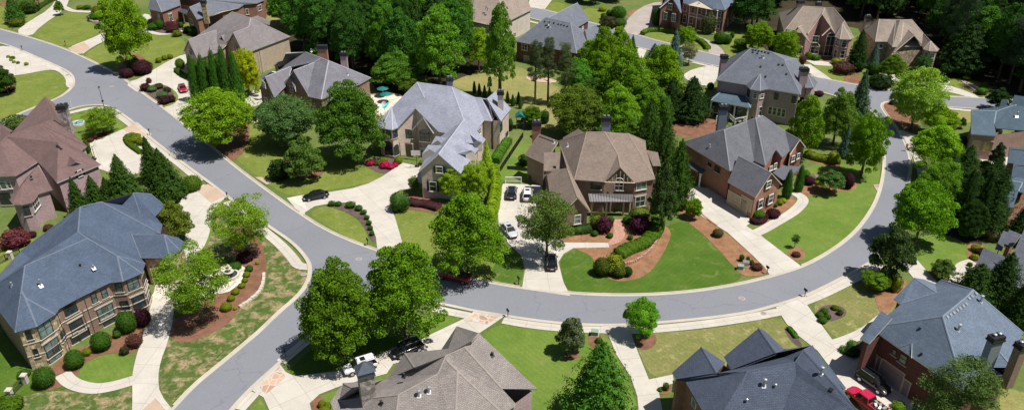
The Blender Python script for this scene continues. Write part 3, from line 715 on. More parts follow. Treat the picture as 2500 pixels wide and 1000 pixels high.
sheet('shade_toned_dirt', [(1640, 250), (1700, 270), (1760, 300), (1740, 330), (1660, 340), (1600, 300)], M['mulch'], 'g', 1)  # bare ground by the sun room; darker mulch colour paints in its shade
L_ = [
 ('lawn', [(72, 84), (104, 62), (158, 30), (185, 30), (240, 38), (262, 62), (225, 92), (164, 116), (120, 104)], 'lawn', 1),
 ('lawn', [(196, 136), (262, 100), (330, 80), (400, 78), (456, 98), (452, 130), (415, 146), (372, 172), (310, 198), (240, 164)], 'lawn', 1),
 ('lawn', [(-20, 0), (110, 0), (90, 40), (40, 74), (-20, 66)], 'lawn', 1),
 ('lawn', [(-20, 174), (60, 182), (128, 168), (160, 190), (170, 212), (132, 240), (80, 262), (-20, 305)], 'lawn', 1),
 ('lawn', [(14, 138), (40, 130), (70, 140), (96, 152), (60, 166), (20, 156)], 'lawn', 1),
 ('lawn', [(168, 276), (225, 262), (262, 268), (292, 290), (314, 308), (250, 335), (200, 345), (180, 330)], 'lawn_m', 1),
 ('lawn', [(336, 216), (360, 206), (400, 202), (424, 218), (440, 238), (430, 258), (406, 264), (370, 246)], 'lawn', 1),
 ('lawn', [(552, 370), (600, 330), (600, 290), (700, 330), (860, 400), (946, 424), (930, 440), (860, 455), (750, 472), (700, 480), (640, 440)], 'lawn', 1),
 ('lawn', [(752, 518), (790, 502), (830, 510), (880, 540), (900, 580), (898, 600), (840, 575), (780, 540)], 'lawn', 1),
 ('lawn', [(956, 518), (1000, 510), (1060, 520), (1090, 560), (1160, 600), (1230, 592), (1280, 640), (1282, 655), (1274, 696), (1180, 680), (1080, 660), (1030, 655), (990, 640), (980, 590)], 'lawn', 1),
 ('lawn', [(1200, 440), (1225, 400), (1262, 345), (1290, 350), (1300, 400), (1310, 444)], 'lawn_m', 1),
 ('lawn', [(1365, 640), (1380, 616), (1440, 605), (1500, 612), (1640, 545), (1680, 538), (1720, 576), (1790, 650), (1816, 674), (1790, 690), (1700, 708), (1600, 716), (1500, 718), (1395, 714), (1376, 690)], 'lawn_g', 1),
 ('lawn', [(1210, 640), (1240, 600), (1272, 630), (1280, 660), (1272, 694), (1190, 682)], 'lawn_g', 1),
 ('lawn', [(1855, 572), (1900, 540), (1960, 500), (1950, 440), (1970, 400), (2060, 400), (2150, 405), (2150, 450), (2130, 510), (2090, 570), (2040, 610), (1954, 644), (1900, 608)], 'lawn_m', 1),
 ('lawn', [(1060, 757), (1132, 772), (1100, 790), (1060, 812), (1010, 830), (990, 800)], 'lawn_m', 1),
 ('lawn', [(1174, 812), (1236, 786), (1320, 798), (1484, 812), (1500, 860), (1540, 930), (1560, 1020), (1300, 1030), (1200, 900)], 'lawn_m', 1),
 ('lawn', [(1548, 815), (1600, 812), (1760, 800), (1898, 770), (1930, 800), (1965, 850), (1980, 880), (1760, 900), (1640, 918), (1588, 922), (1556, 850)], 'lawn_t', 1),
 ('lawn', [(1972, 742), (2040, 714), (2110, 684), (2190, 700), (2195, 740), (2150, 790), (2085, 820), (2034, 828)], 'lawn_t', 1),
 ('lawn', [(2160, 640), (2240, 575), (2310, 570), (2370, 600), (2390, 640), (2340, 655), (2326, 690), (2280, 690), (2250, 645)], 'lawn_m', 1),
 ('lawn', [(1980, 160), (2040, 160), (2090, 185), (2080, 206), (2040, 197), (2000, 176)], 'lawn', 1),
 ('lawn', [(2300, 192), (2360, 190), (2430, 215), (2420, 236), (2396, 236), (2330, 212)], 'lawn', 1),
 ('lawn', [(2298, 224), (2340, 226), (2362, 238), (2300, 236)], 'lawn', 1),
 ('lawn', [(2310, 268), (2410, 275), (2370, 300), (2340, 305), (2310, 290)], 'dry', 1),
 ('lawn', [(2350, 404), (2390, 408), (2400, 425), (2350, 425)], 'dry', 1),
 ('lawn', [(1570, 84), (1600, 78), (1640, 82), (1676, 92), (1716, 106), (1728, 122), (1720, 132), (1640, 110)], 'lawn', 1),
 ('lawn', [(1430, 18), (1470, 25), (1530, 44), (1550, 38), (1520, 76), (1470, 60), (1410, 40)], 'lawn', 1),
 ('lawn', [(1756, 96), (1800, 80), (1840, 100), (1810, 140), (1776, 140)], 'lawn', 1),
 ('lawn', [(1324, 22), (1350, 4), (1380, 10), (1400, 26), (1370, 34)], 'lawn', 1),
 ('lawn', [(1680, 180), (1700, 160), (1712, 156), (1712, 166), (1690, 190), (1670, 190)], 'lawn', 1),
 ('lawn', [(-20, 570), (60, 575), (100, 590), (40, 620), (-20, 690)], 'lawn', 1),
 ('lawn', [(60, 1010), (40, 940), (100, 950), (220, 960), (322, 940), (330, 1010)], 'patchy', 1),
 ('lawn', [(-20, 760), (40, 840), (80, 910), (150, 920), (180, 950), (60, 960), (-20, 1010)], 'lawn_g', 1),
 ('lawn', [(190, 925), (200, 880), (270, 860), (330, 868), (326, 925), (290, 938), (230, 945)], 'lawn_m', 1),
 ('lawn', [(396, 770), (470, 540), (555, 500), (640, 590), (690, 610), (745, 660), (748, 690), (715, 725), (600, 835), (480, 930), (424, 985), (400, 970), (384, 920), (392, 840)], 'patchy', 1),
 ('lawn', [(420, 500), (560, 500), (530, 510), (520, 560), (505, 610), (480, 620)], 'lawn_m', 1),
 ('lawn', [(700, 908), (760, 850), (830, 800), (1000, 830), (950, 850), (836, 900), (720, 916)], 'lawn_g', 1),
 ('lawn', [(600, 1010), (635, 972), (660, 1010)], 'lawn_m', 0),
 ('lawn', [(780, 966), (840, 945), (940, 915), (900, 1000), (770, 1010)], 'lawn_m', 0),
 ('lawn', [(2440, 940), (2510, 960), (2510, 1010), (2440, 1010)], 'dry', 0),
]
for n, p, m_, s_ in L_: sheet(n, p, M[m_], 'l', 2 if s_ else 0)
B_ = [
 ('mulch', [(22, 140), (44, 131), (72, 142), (92, 155), (62, 163), (26, 154)]), ('bark', [(344, 216), (364, 208), (400, 206), (426, 226), (424, 246), (404, 258), (372, 240)]),
 ('mulch', [(200, 350), (276, 318), (272, 328), (222, 350)]), ('bark', [(205, 40), (240, 30), (262, 50), (250, 70), (215, 50)]),
 ('bark', [(330, 75), (390, 55), (480, 80), (490, 96), (440, 84), (370, 82)]), ('mulch', [(395, 165), (440, 140), (450, 146), (400, 176), (370, 176)]),
 ('mulch', [(290, 140), (340, 130), (360, 150), (365, 170), (330, 190), (295, 190)]), ('mulch', [(560, 300), (615, 290), (600, 380), (540, 400), (470, 340)]),
 ('mulch', [(560, 560), (600, 545), (640, 590), (650, 640), (652, 680), (628, 715), (590, 748), (560, 790), (500, 822), (460, 838), (415, 828), (410, 790), (500, 740), (560, 700), (592, 652), (560, 610)]),
 ('mulch', [(160, 860), (200, 850), (300, 800), (352, 790), (348, 830), (330, 866), (265, 858), (205, 885), (180, 930), (120, 955), (80, 950)]),
 ('bark', [(788, 500), (812, 490), (870, 500), (905, 540), (918, 585), (908, 592), (892, 556), (870, 530), (830, 512)]),
 ('bark', [(890, 402), (920, 382), (985, 390), (960, 422), (925, 425)]), ('mulch', [(952, 480), (1000, 470), (1080, 490), (1100, 525), (1000, 512), (960, 512)]),
 ('mulch', [(690, 380), (790, 400), (795, 425), (740, 440), (690, 430)]),
 ('straw', [(1370, 592), (1368, 574), (1450, 540), (1590, 530), (1640, 560), (1634, 590), (1612, 632), (1584, 668), (1544, 686), (1490, 686), (1456, 650), (1442, 622), (1400, 606)]),
 ('straw', [(1650, 490), (1676, 486), (1690, 512), (1716, 530), (1776, 570), (1842, 628), (1882, 668), (1840, 674), (1814, 674), (1790, 650), (1755, 610), (1715, 570), (1676, 540), (1655, 515)]),
 ('straw', [(1838, 550), (1850, 525), (1900, 480), (1934, 474), (1944, 490), (1938, 506), (1910, 526), (1870, 550)]),
 ('straw', [(1944, 478), (1948, 458), (1992, 448), (2046, 458), (2080, 436), (2094, 448), (2086, 466), (2050, 468), (1992, 476), (1960, 482)]),
 ('straw', [(1975, 395), (2040, 410), (2060, 405), (2020, 398), (1980, 388)]),
 ('straw', [(1920, 622), (1930, 604), (1955, 602), (1968, 618), (1960, 634), (1936, 638)]), ('bark', [(1992, 768), (2000, 748), (2030, 742), (2062, 750), (2070, 768), (2040, 782), (2008, 786)]),
 ('bark', [(2042, 846), (2070, 826), (2105, 822), (2100, 868), (2060, 862)]), ('bark', [(1912, 796), (1930, 800), (1962, 845), (1950, 848), (1925, 825)]),
 ('mulch', [(1552, 812), (1590, 806), (1606, 826), (1596, 848), (1566, 856), (1554, 840)]), ('mulch', [(1434, 816), (1462, 812), (1474, 830), (1450, 852), (1436, 838)]),
 ('mulch', [(1376, 862), (1408, 850), (1420, 866), (1400, 880), (1376, 878)]), ('mulch', [(1600, 950), (1640, 934), (1640, 960), (1604, 964)]),
 ('mulch', [(758, 980), (780, 960), (800, 985), (790, 1010), (760, 1010)]), ('straw', [(2100, 700), (2140, 670), (2200, 680), (2220, 690), (2190, 740), (2150, 780), (2130, 700)]),
 ('straw', [(2360, 590), (2410, 600), (2395, 640), (2372, 650), (2360, 630)]), ('mulch', [(2140, 250), (2180, 250), (2250, 300), (2230, 325), (2180, 300)]),
 ('mulch', [(2060, 180), (2120, 195), (2185, 215), (2130, 216), (2060, 205)]), ('mulch', [(2345, 198), (2362, 198), (2395, 222), (2405, 230), (2380, 228), (2355, 212)]),
 ('bark', [(1465, 55), (1500, 38), (1560, 50), (1570, 66), (1520, 72), (1480, 66)]), ('straw', [(1530, 30), (1560, 20), (1560, 28), (1540, 48)]), ('mulch', [(1950, 150), (1970, 130), (2050, 150), (2110, 170), (2090, 190), (2040, 160)]),
 ('straw', [(2270, 655), (2330, 655), (2335, 675), (2300, 690), (2270, 670)]), ('mulch', [(0, 190), (40, 200), (36, 220), (0, 230)]), ('mulch', [(0, 20), (90, 10), (110, 0), (0, 0)]),
]
NB = dict(mulch='mulch_bed', bark='bark_bed', straw='pine_straw_bed')
for m_, p in B_: sheet(NB[m_], p, M[m_], 'm', 2)
# ---------------------------------------------------------------- roads
IN = [(-40, 62), (0, 73), (70, 92), (150, 118), (200, 140), (265, 172), (310, 200), (345, 228), (400, 267), (450, 308), (520, 365), (570, 407), (620, 445), (700, 503), (740, 530), (780, 556), (840, 585), (905, 609), (1000, 642), (1090, 668), (1180, 690), (1280, 707), (1390, 719), (1500, 724), (1600, 722), (1700, 714), (1800, 698), (1880, 679), (1956, 656), (2012, 628), (2060, 596), (2100, 560), (2136, 508), (2154, 460), (2162, 412), (2162, 370), (2157, 320), (2150, 290), (2132, 272), (2110, 262), (2060, 240), (1985, 219), (1900, 200), (1756, 162), (1692, 150), (1560, 116), (1430, 78), (1300, 46), (1240, 30)]
O1 = [(-40, 98), (0, 105), (20, 110), (56, 124), (112, 148), (144, 162), (172, 176), (184, 192), (182, 212), (160, 232), (132, 246), (76, 268), (36, 285), (0, 300), (-40, 318)]
O2 = [(-40, 360), (60, 310), (120, 286), (168, 267), (192, 260), (224, 256), (256, 256), (280, 264), (304, 280), (328, 298), (360, 328), (400, 360), (440, 390), (480, 420), (520, 449), (560, 480), (610, 517), (660, 552), (720, 592), (752, 628), (763, 652), (757, 690), (732, 724), (680, 768), (640, 808), (600, 842), (540, 892), (480, 940), (424, 1000), (380, 1050)]
O3 = [(530, 1035), (600, 954), (680, 884), (732, 836), (752, 816), (800, 772), (850, 748), (920, 735), (1000, 733), (1072, 738), (1120, 748), (1160, 757), (1200, 763), (1280, 776), (1360, 786), (1440, 791), (1520, 791), (1600, 786), (1720, 775), (1816, 762), (1860, 752), (1956, 724), (2020, 694), (2100, 652), (2140, 628), (2164, 600), (2188, 545), (2204, 490), (2215, 440), (2220, 400), (2215, 370), (2200, 335), (2180, 305), (2160, 280), (2148, 262), (2152, 250), (2176, 247), (2230, 252), (2300, 260), (2416, 268), (2520, 276)]
TOP = [(2520, 248), (2416, 241), (2296, 237), (2230, 232), (2192, 226), (2140, 214), (2084, 208), (1996, 190), (1900, 166), (1840, 156), (1768, 140), (1732, 132), (1624, 106), (1560, 88), (1520, 78), (1480, 66), (1440, 56), (1372, 36), (1324, 24), (1296, 18), (1240, 4)]
s2 = lambda l: smooth_line(l, 2)
sheet('road', s2(IN[:16]) + [(800, 640), (763, 652)] + s2(O2[2:21])[::-1][1:] + [(60, 310), (-40, 360)] + s2(O1)[::-1], M['asph'], 'r')
sheet('road', s2(O2[19:]) + s2(O3[:8])[:] + [(880, 640), (905, 609), (840, 585), (780, 556), (740, 530)], M['asph'], 'r')
sheet('road', s2(IN[16:40]) + [(2148, 262)] + s2(O3[6:34])[::-1] + [(850, 700)], M['asph'], 'r')
sheet('road', s2(TOP) + s2(IN[37:])[::-1] + [(2150, 300), (2170, 300)] + s2(O3[32:]), M['asph'], 'r')
# ---------------------------------------------------------------- drives and walks (each crosses the kerb as an apron)
D_ = [
 ('driveway', [(36, 80), (74, 92), (100, 64), (160, 24), (172, -10), (144, -10), (120, 24), (72, 52)], 'conc', 1),
 ('driveway', [(160, 119), (196, 137), (228, 114), (266, 96), (330, 62), (372, 50), (362, 32), (330, 42), (262, 76), (224, 94)], 'conc', 1),
 ('driveway', [(303, 203), (344, 192), (376, 170), (410, 150), (450, 132), (500, 130), (520, 250), (470, 280), (436, 294), (394, 264), (424, 256), (438, 240), (428, 222), (400, 206), (364, 208), (336, 218), (338, 228)], 'conc', 1),
 ('walkway', [(270, 176), (298, 178), (308, 196), (296, 192)], 'walk', 0),
 ('driveway', [(-20, 116), (20, 112), (60, 124), (110, 148), (146, 165), (168, 180), (184, 196), (182, 214), (168, 216), (160, 208), (162, 196), (150, 180), (130, 170), (100, 174), (60, 182), (26, 186), (10, 176), (-20, 174)], 'conc', 1),
 ('driveway', [(216, 352), (260, 333), (304, 314), (334, 298), (370, 328), (352, 344), (368, 380), (352, 420), (300, 432), (240, 412)], 'conc', 0),
 ('driveway', [(436, 492), (470, 466), (506, 446), (560, 478), (540, 492), (524, 508), (514, 540), (512, 572), (496, 608), (458, 640), (420, 680), (424, 715), (424, 780), (408, 840), (392, 882), (386, 920), (390, 960), (430, 1010), (322, 1020), (324, 960), (322, 920), (332, 872), (348, 824), (360, 780), (370, 732), (390, 660), (450, 590), (456, 560), (444, 508)], 'conc', 1),
 ('driveway', [(700, 484), (740, 476), (800, 470), (860, 460), (900, 448), (932, 432), (956, 416), (984, 398), (1030, 408), (1040, 440), (1010, 460), (976, 464), (952, 482), (952, 500), (964, 530), (976, 570), (984, 600), (990, 642), (922, 618), (918, 580), (908, 552), (890, 520), (872, 502), (850, 494), (800, 498), (768, 504), (746, 518), (740, 530)], 'conc', 0),
 ('driveway', [(1228, 448), (1324, 452), (1324, 484), (1310, 520), (1336, 566), (1372, 592), (1488, 593), (1487, 604), (1400, 606), (1376, 620), (1363, 640), (1376, 690), (1392, 722), (1274, 706), (1282, 655), (1272, 624), (1240, 592), (1218, 560), (1214, 500)], 'conc', 0),
 ('driveway', [(1672, 478), (1696, 456), (1760, 460), (1840, 500), (1838, 540), (1822, 552), (1852, 571), (1900, 608), (1956, 650), (1884, 678), (1866, 652), (1840, 626), (1776, 568), (1716, 530), (1686, 505)], 'conc', 0),
 ('driveway', [(1892, 746), (1956, 724), (1990, 772), (2034, 832), (2062, 862), (2095, 870), (2240, 950), (2220, 1020), (2120, 1020), (2060, 940), (2020, 888), (1996, 856), (1950, 820), (1920, 790)], 'conc', 0),
 ('driveway', [(1478, 791), (1538, 790), (1544, 824), (1556, 856), (1584, 926), (1642, 914), (1646, 935), (1606, 946), (1620, 1015), (1560, 1015), (1556, 968), (1540, 920), (1504, 864), (1488, 824)], 'conc', 0),
 ('driveway', [(680, 884), (698, 908), (720, 918), (836, 904), (960, 850), (1052, 816), (1136, 776), (1160, 757), (1238, 768), (1172, 812), (1060, 862), (960, 888), (944, 912), (836, 940), (780, 962), (756, 984), (764, 1015), (664, 1015), (644, 970), (608, 948)], 'conc', 0),
 ('driveway', [(1962, 158), (1978, 158), (2036, 198), (1994, 190), (1975, 178)], 'conc', 0), ('patio', [(1964, 147), (2000, 149), (2032, 154), (2030, 162), (1990, 160)], 'conc', 0),
 ('driveway', [(2292, 206), (2330, 212), (2396, 238), (2372, 240), (2330, 228), (2294, 222)], 'conc', 1), ('driveway', [(2142, 172), (2160, 168), (2200, 186), (2192, 206), (2160, 202)], 'conc', 0),
 ('driveway', [(2350, 364), (2470, 384), (2460, 404), (2340, 396)], 'conc', 0),
 ('driveway', [(2188, 316), (2240, 330), (2272, 345), (2262, 352), (2206, 338)], 'conc', 0),
 ('driveway', [(2180, 616), (2204, 622), (2240, 636), (2290, 692), (2250, 704), (2216, 662), (2168, 632)], 'conc', 0),
 ('driveway', [(1516, 77), (1540, 36), (1584, 8), (1640, 4), (1620, 30), (1600, 56), (1620, 70), (1652, 76), (1692, 84), (1732, 100), (1760, 116), (1776, 142), (1730, 132), (1730, 116), (1712, 102), (1676, 90), (1640, 80), (1576, 76), (1562, 88)], 'drive', 1),
 ('driveway', [(1664, 186), (1692, 168), (1756, 158), (1750, 204), (1716, 212), (1684, 200)], 'conc', 1), ('driveway', [(1560, 116), (1580, 120), (1570, 142), (1545, 140)], 'conc', 0),
 ('driveway', [(1288, 18), (1296, -10), (1356, -10), (1330, 24)], 'conc', 0), ('driveway', [(590, 232), (640, 215), (660, 245), (600, 270)], 'conc', 0), ('patio', [(1280, 190), (1300, 184), (1360, 196), (1356, 204), (1300, 200)], 'stain', 1),
 ('pool_terrace', [(900, 232), (930, 226), (990, 232), (980, 260), (940, 285), (890, 280)], 'flagp', 1),
]
for n, p, m_, s_ in D_: sheet(n, p, M[m_], 'c', s_)
W_ = [
 ('walkway', [(156, 18), (176, 28), (198, 29), (222, 30)], 1.0, 'walk'), ('walkway', [(346, 70), (368, 80), (400, 86), (448, 76)], .9, 'walk'),
 ('sidewalk', [(60, 304), (130, 288), (170, 276), (225, 263), (262, 266), (295, 286), (330, 313), (348, 330)], .8, 'walk'),
 ('sidewalk', [(352, 334), (372, 350), (400, 372), (440, 402), (470, 427), (492, 442)], .8, 'walk'), ('sidewalk', [(556, 492), (600, 526), (650, 568), (688, 600), (715, 630), (728, 650), (756, 652)], .9, 'walk'),
 ('walkway', [(152, 912), (174, 936), (224, 950), (272, 944), (326, 928)], 1.0, 'walk'), ('sidewalk', [(584, 1000), (622, 958)], .8, 'walk'), ('sidewalk', [(686, 884), (724, 852), (764, 820)], .8, 'walk'),
 ('sidewalk', [(1060, 753), (1100, 762), (1146, 771)], .8, 'walk'), ('sidewalk', [(1228, 781), (1300, 794), (1400, 803), (1484, 805)], .85, 'walk'), ('sidewalk', [(1538, 807), (1604, 803), (1720, 792), (1840, 774), (1908, 760)], .85, 'walk'),
 ('sidewalk', [(1958, 738), (2000, 722), (2050, 698), (2110, 668), (2150, 645)], .85, 'walk'), ('walkway', [(2030, 842), (2080, 826), (2120, 806), (2156, 776)], .9, 'walk'),
 ('walkway', [(1842, 571), (1866, 560), (1900, 540), (1935, 520), (1958, 498), (1962, 484), (1938, 470)], 1.0, 'walk'), ('sidewalk', [(2196, 318), (2216, 346), (2236, 376), (2250, 410), (2254, 450)], .9, 'walk'),
 ('walkway', [(2330, 695), (2338, 668), (2350, 648), (2378, 640)], 1.0, 'walk'), ('sidewalk', [(2300, 264), (2360, 270), (2416, 276)], .6, 'walk'), ('walkway', [(590, 285), (630, 300)], .8, 'walk'),
 ('walkway', [(1290, 52), (1330, 62), (1400, 78)], .6, 'walk'), ('walkway', [(1690, 152), (1730, 162), (1760, 168)], .6, 'walk'),
]
for n, p, w_, m_ in W_: ribbon(n, p, w_, w_, M[m_], 'c')
A_ = [('apron', [(164, 119), (196, 133), (220, 118), (206, 104)], 'stain'), ('apron', [(300, 316), (332, 301), (362, 326), (344, 340)], 'stain'), ('apron', [(480, 464), (508, 450), (552, 476), (516, 496)], 'stain'),
 ('apron', [(348, 1000), (380, 972), (404, 1000), (380, 1030)], 'stain'), ('apron', [(702, 485), (740, 476), (748, 513)], 'flagp'), ('court', [(372, 720), (400, 690), (460, 680), (576, 640), (600, 655), (590, 690), (560, 712), (430, 742), (374, 732)], 'flagp'),
 ('apron', [(634, 944), (684, 893), (698, 920), (650, 962)], 'flag'), ('apron', [(1136, 782), (1160, 765), (1216, 773), (1192, 792)], 'flag'), ('storm_pad', [(622, 433), (640, 433), (664, 446), (652, 452)], 'stain'),
 ('storm_pad', [(2132, 452), (2150, 450), (2146, 462), (2142, 470)], 'stain'), ('walk', [(1498, 536), (1522, 536), (1526, 576), (1514, 592), (1488, 601), (1484, 593), (1497, 580)], 'redbrick')]
for n, p, m_ in A_: sheet({'apron': 'paved_apron', 'court': 'entry_court', 'walk': 'brick_walk', 'storm_pad': 'drain_pad'}[n], p, M[m_], 'a')
CUT.extend([[P(*q) for q in p] for n, p, m_, s_ in D_]); CUT.extend([[P(*q) for q in p] for p in ([(1136, 790), (1160, 755), (1232, 765), (1200, 800)],)])
kerb(IN[:19], 1); kerb(IN[18:], 1); kerb(O1, -1); kerb(O2, -1); kerb(O3, -1); kerb(TOP, -1)
ZF = {'0':{'r1':11.73,'r2':11.68,'pk':11.97,'r0':11.77,'a':9.41,'bt':10.09,'t':9.02,'h1':8.35,'h0':11.76,'m1':11.79,'v1':9.21,'n1':10.34,'n1b':8.97,'p0':7.62,'p1':7.6},'1':{'R0':10.34,'R1':11.29,'hl':9.99,'R2':9.48,'T':7.52,'T2':9.89,'k0':8.17,'k2':9.08,'lp':8.98,'tx':7.08,'dm':8.6,'df':8.22,'de':7.12,'dg':7.01},'2':{'R1':12.23,'R0':12.14,'g1':10.64,'gb':10.83,'hq':9.18,'w1':10.53,'wb':10.62,'x0':9.95,'dd':8.47,'db':8.59},'3':{'c':9.57,'d':9.89,'e':8.39,'n':10.71,'o':9.69,'p':8.74},'4':{'R1':11.72,'R0':10.99,'Rb':11.88,'g1':10.61,'gb':10.84,'gv':9.9,'w1':9.46,'wb':7.65,'k1':8.57,'kb':8.54,'j1':9.95,'u1':7.65,'n1':8.9,'nb':9.64,'z':8.7},'5':{'R0':13.64,'R1':13.32,'tx':9.36,'g1':9.78,'gb':11.55,'r2':9.81,'wr':9.85,'x1':9.8,'x4':10.02,'hp':8.76,'gm':9.89,'s1':9.84},'6':{'ap':9.36,'rb':9.82,'da':7.98,'dab':9.87,'d1':5.78,'d2':7.29,'ea':8.11,'eab':9.6,'e1':5.73,'e2':7.36,'c1':7.15,'c2':8.47,'c3':8.41,'c4':7.17,'b1':7.17,'b2':8.43,'b3':8.35,'b4':7.24},'7':{'R0':12.47,'R1':12.69,'R2':12.46,'R3':12.13,'ga':8.99,'gb':9.99,'d2':8.3,'d3':8.66,'s':9.01,'l0':8.75,'l1':8.95,'k0':7.83,'k1':7.93,'t1':9.31,'t2':9.89,'wa':6.56,'wb':7.12},'8':{'R0':10.71,'R1':10.7,'R2':11.5,'R3':11.04,'g1':7.31,'gv':8.91,'w0':7.8,'k1':8.17,'n0':8.2,'n1':8.19},'9':{'tx':10.49,'R0':13.87,'R1':13.87,'R2':12.22,'R3':12.3,'e':12.86,'w0':9.73,'x':10.04,'l0':11.1},'10':{},'11':{'R0':11.05,'R1':10.89,'f':8.06,'m0':9.82,'m1':9.62,'n0':7.52,'n1':6.83},'12':{'R0':11.53,'R1':13.21,'g':8.89,'g1':9.69,'f2':8.87},'13':{'R0':12.22,'R1':12.56,'g1':9.81,'gb':8.95,'p1':8.28,'pb':9.78},'14':{'R0':11.79,'R1':11.8,'R2':12.14,'g1':10.53,'gb':11.68,'s1':8.77,'sb':8.38,'i1':7.97,'ib':8.08,'tx':9.19,'e':9.81},'15':{'R0':10.01,'R1':9.93,'R2':10.71,'R3':10.89,'g1':9.41,'gb':9.08,'v':10.43,'v2':10.17,'tx':8.13,'e':8.37},'16':{'R0':8.44,'R1':8.21,'m0':9.17,'v':6.48,'m1':9.23,'u0':9.94,'u1':10.36,'u2':7.94,'w0':7.74,'w1':8.27,'w2':6.64},'17':{'R0':7.21,'R1':7.09,'v':6.27,'d0':7.89,'d1':7.99,'d2':5.7,'d3':5.61,'e0':8.07,'e1':8.09,'e2':5.92,'e3':5.92},'18':{'R0':6.56,'R1':6.66,'R2':6.77,'d0':7.61,'d1':7.55,'d2':5.38,'d3':5.39,'e0':8.7,'e1':8.67,'e2':7.12,'e3':7.09,'f0':10.03,'f1':10.11,'f2':6.68,'f3':6.26},'19':{'R0':10.9,'R1':10.86,'R2':10.88,'v':10.38,'n0':8.96,'n1':8.31,'n3':7.7,'n5':6.7,'s0':9.29,'s3':9.09,'k0':9.55,'k1':7.93,'k4':7.71,'d1':7.43,'d4':7.47},'20':{'R0':12.27,'m':11.29,'v':10.38,'R9':10.06,'e':11.35,'p':7.42,'w0':9.81,'w1':9.77,'w4':8.47,'u0':9.5,'u1':8.89,'q':10.39,'q1':9.23,'q2':6.83,'z0':8.44,'z1':8.49},'21':{'w0':6.1,'w1':12.33,'T':12.28,'G':11.94,'J':11.62,'H1':7.85,'K':10.53,'V':11.35,'L':7.01,'M0':9.23,'N0':10.38,'S':6.49,'c1':6.42,'c3':9.96,'s1':7.26,'s3':7.49,'u':8.45}}
# ---------------------------------------------------------------- the houses
HS = {}
# blue slate house, bottom left
h = House('large brown brick house with a blue slate roof, bottom left', dict(
 e1=(37, 811), e3=(195, 726), bl=(-38, 712), r1=(60, 648, 'e1', 'e3'), r2=(213, 581, 'e1', 'e3'), uL=(50, 613), uL2=(75, 632),
 pk=(195, 505, 11.6), r0=(190, 565, 11.2), a=(62, 727, 8.9), b2=(90, 797), b3=(135, 767), b4=(145, 753), bt=(53, 710, 'e1', 'e3', 'r1'),
 f1=(268, 690), f2=(300, 687), f3=(347, 667), f4=(355, 643), t=(286, 624, 'e1', 'e3', 'r1'), f5=(345, 630), h1=(300, 558, 8.6), h0=(203, 506, 11.6),
 m1=(247, 492, 11), m2=(392, 569), m3=(397, 548), v1=(283, 493, 9.6), w0=(350, 575, 7), n1=(325, 470, 10.6), n1b=(368, 473, 10.2), n2=(403, 503), n3=(375, 533), n4=(350, 545, 6.8),
 p0=(322, 572, 7.4), p1=(400, 572, 7.4), p2=(347, 630, 5.2), p3=(415, 630, 5.2), p4=(440, 612, 5.2), p5=(453, 592, 5.2), p6=(436, 580, 5.2), bk=(250, 520), bk2=(330, 500)),
 ['e1 e3 r2 r1', 'bl e1 r1', 'bl r1 uL2 uL', 'r1 r2 r0 uL2', 'pk uL uL2 r0', 'a e1 b2', 'a b2 b3', 'a b3 b4', 'a b4 bt', 'a bt e1', 'r2 e3 f1 t', 't f1 f2', 't f2 f3', 't f3 f4', 'r2 t f4 f5',
  'pk r0 r2 f5 h1 h0', 'h0 h1 w0 m2 m1 pk', 'm1 m2 m3 v1', 'v1 m3 n4 n1', 'n1 n4 n3 n2 n1b', 'p0 p2 p3 p1', 'p1 p3 p4', 'p1 p4 p5', 'p1 p5 p6', 'p1 p6 p0', 'h1 w0 p0', 'h1 p0 f5', 'p0 p2 f5', 'pk m1 bk uL', 'm1 n1 bk2 bk', 'n1 n1b n2 bk2'],
 he=6.7, pitch=.75, roof='blue', wall='brown', trim='dark')
h.walls('e1 b2 b3 b4 e3 f1 f2 f3 f4 f5 bk2 bk uL bl', mat='brown'); h.walls('m3 n4 n3 n2 bk2', mat='brown', top=6.5)
h.walls('p2 p3 p4 p5 p6 p0', mat='stone', top=5.1)
h.win('b4', 'e3', [(156, 736, 186, 766, 'd'), (172, 780, 204, 812, 'dl'), (177, 826, 196, 846, 'dl'), (198, 820, 224, 838, 'dl')]); h.win('e3', 'f1', [(223, 715, 236, 738, 'pd'), (248, 705, 262, 726, 'pd'), (239, 746, 277, 777, 'pdl'), (257, 790, 284, 806, 'dl')])
h.win('f1', 'f2', [(282, 690, 299, 712, 'pd'), (295, 733, 315, 756, 'd')]); h.win('f2', 'f3', [(311, 677, 339, 706, 'pd'), (324, 720, 354, 752, 'dl')]); h.win('f3', 'f4', [(348, 672, 356, 694, 'd'), (357, 704, 368, 730, 'dl')])
h.win('b2', 'b3', [(87, 791, 119, 823, 'pd'), (104, 835, 138, 869, 'pdl'), (126, 880, 155, 910, 'pd')]); h.win('e1', 'b2', [(64, 806, 78, 828, 'd'), (82, 850, 94, 870, 'd')]); h.win('b3', 'b4', [(140, 818, 152, 840, 'd')])
h.win('p2', 'p3', [(372, 648, 392, 690, 'door')])
def course(h, a, b, z, mat='limestone', k=.1):
    A, B = h.inset[(a, b)]; d = (B-A); L = d.length; d.z = 0; d.normalize(); n = Vector((-d.y, d.x, 0)); n = n if (CAMP-A).dot(n) > 0 else -n
    c = (A+B)/2; c.z = z; bx(MB(), c, d, n, L+.06, .12, .13, .03).build('string_course', M[mat], h.root)
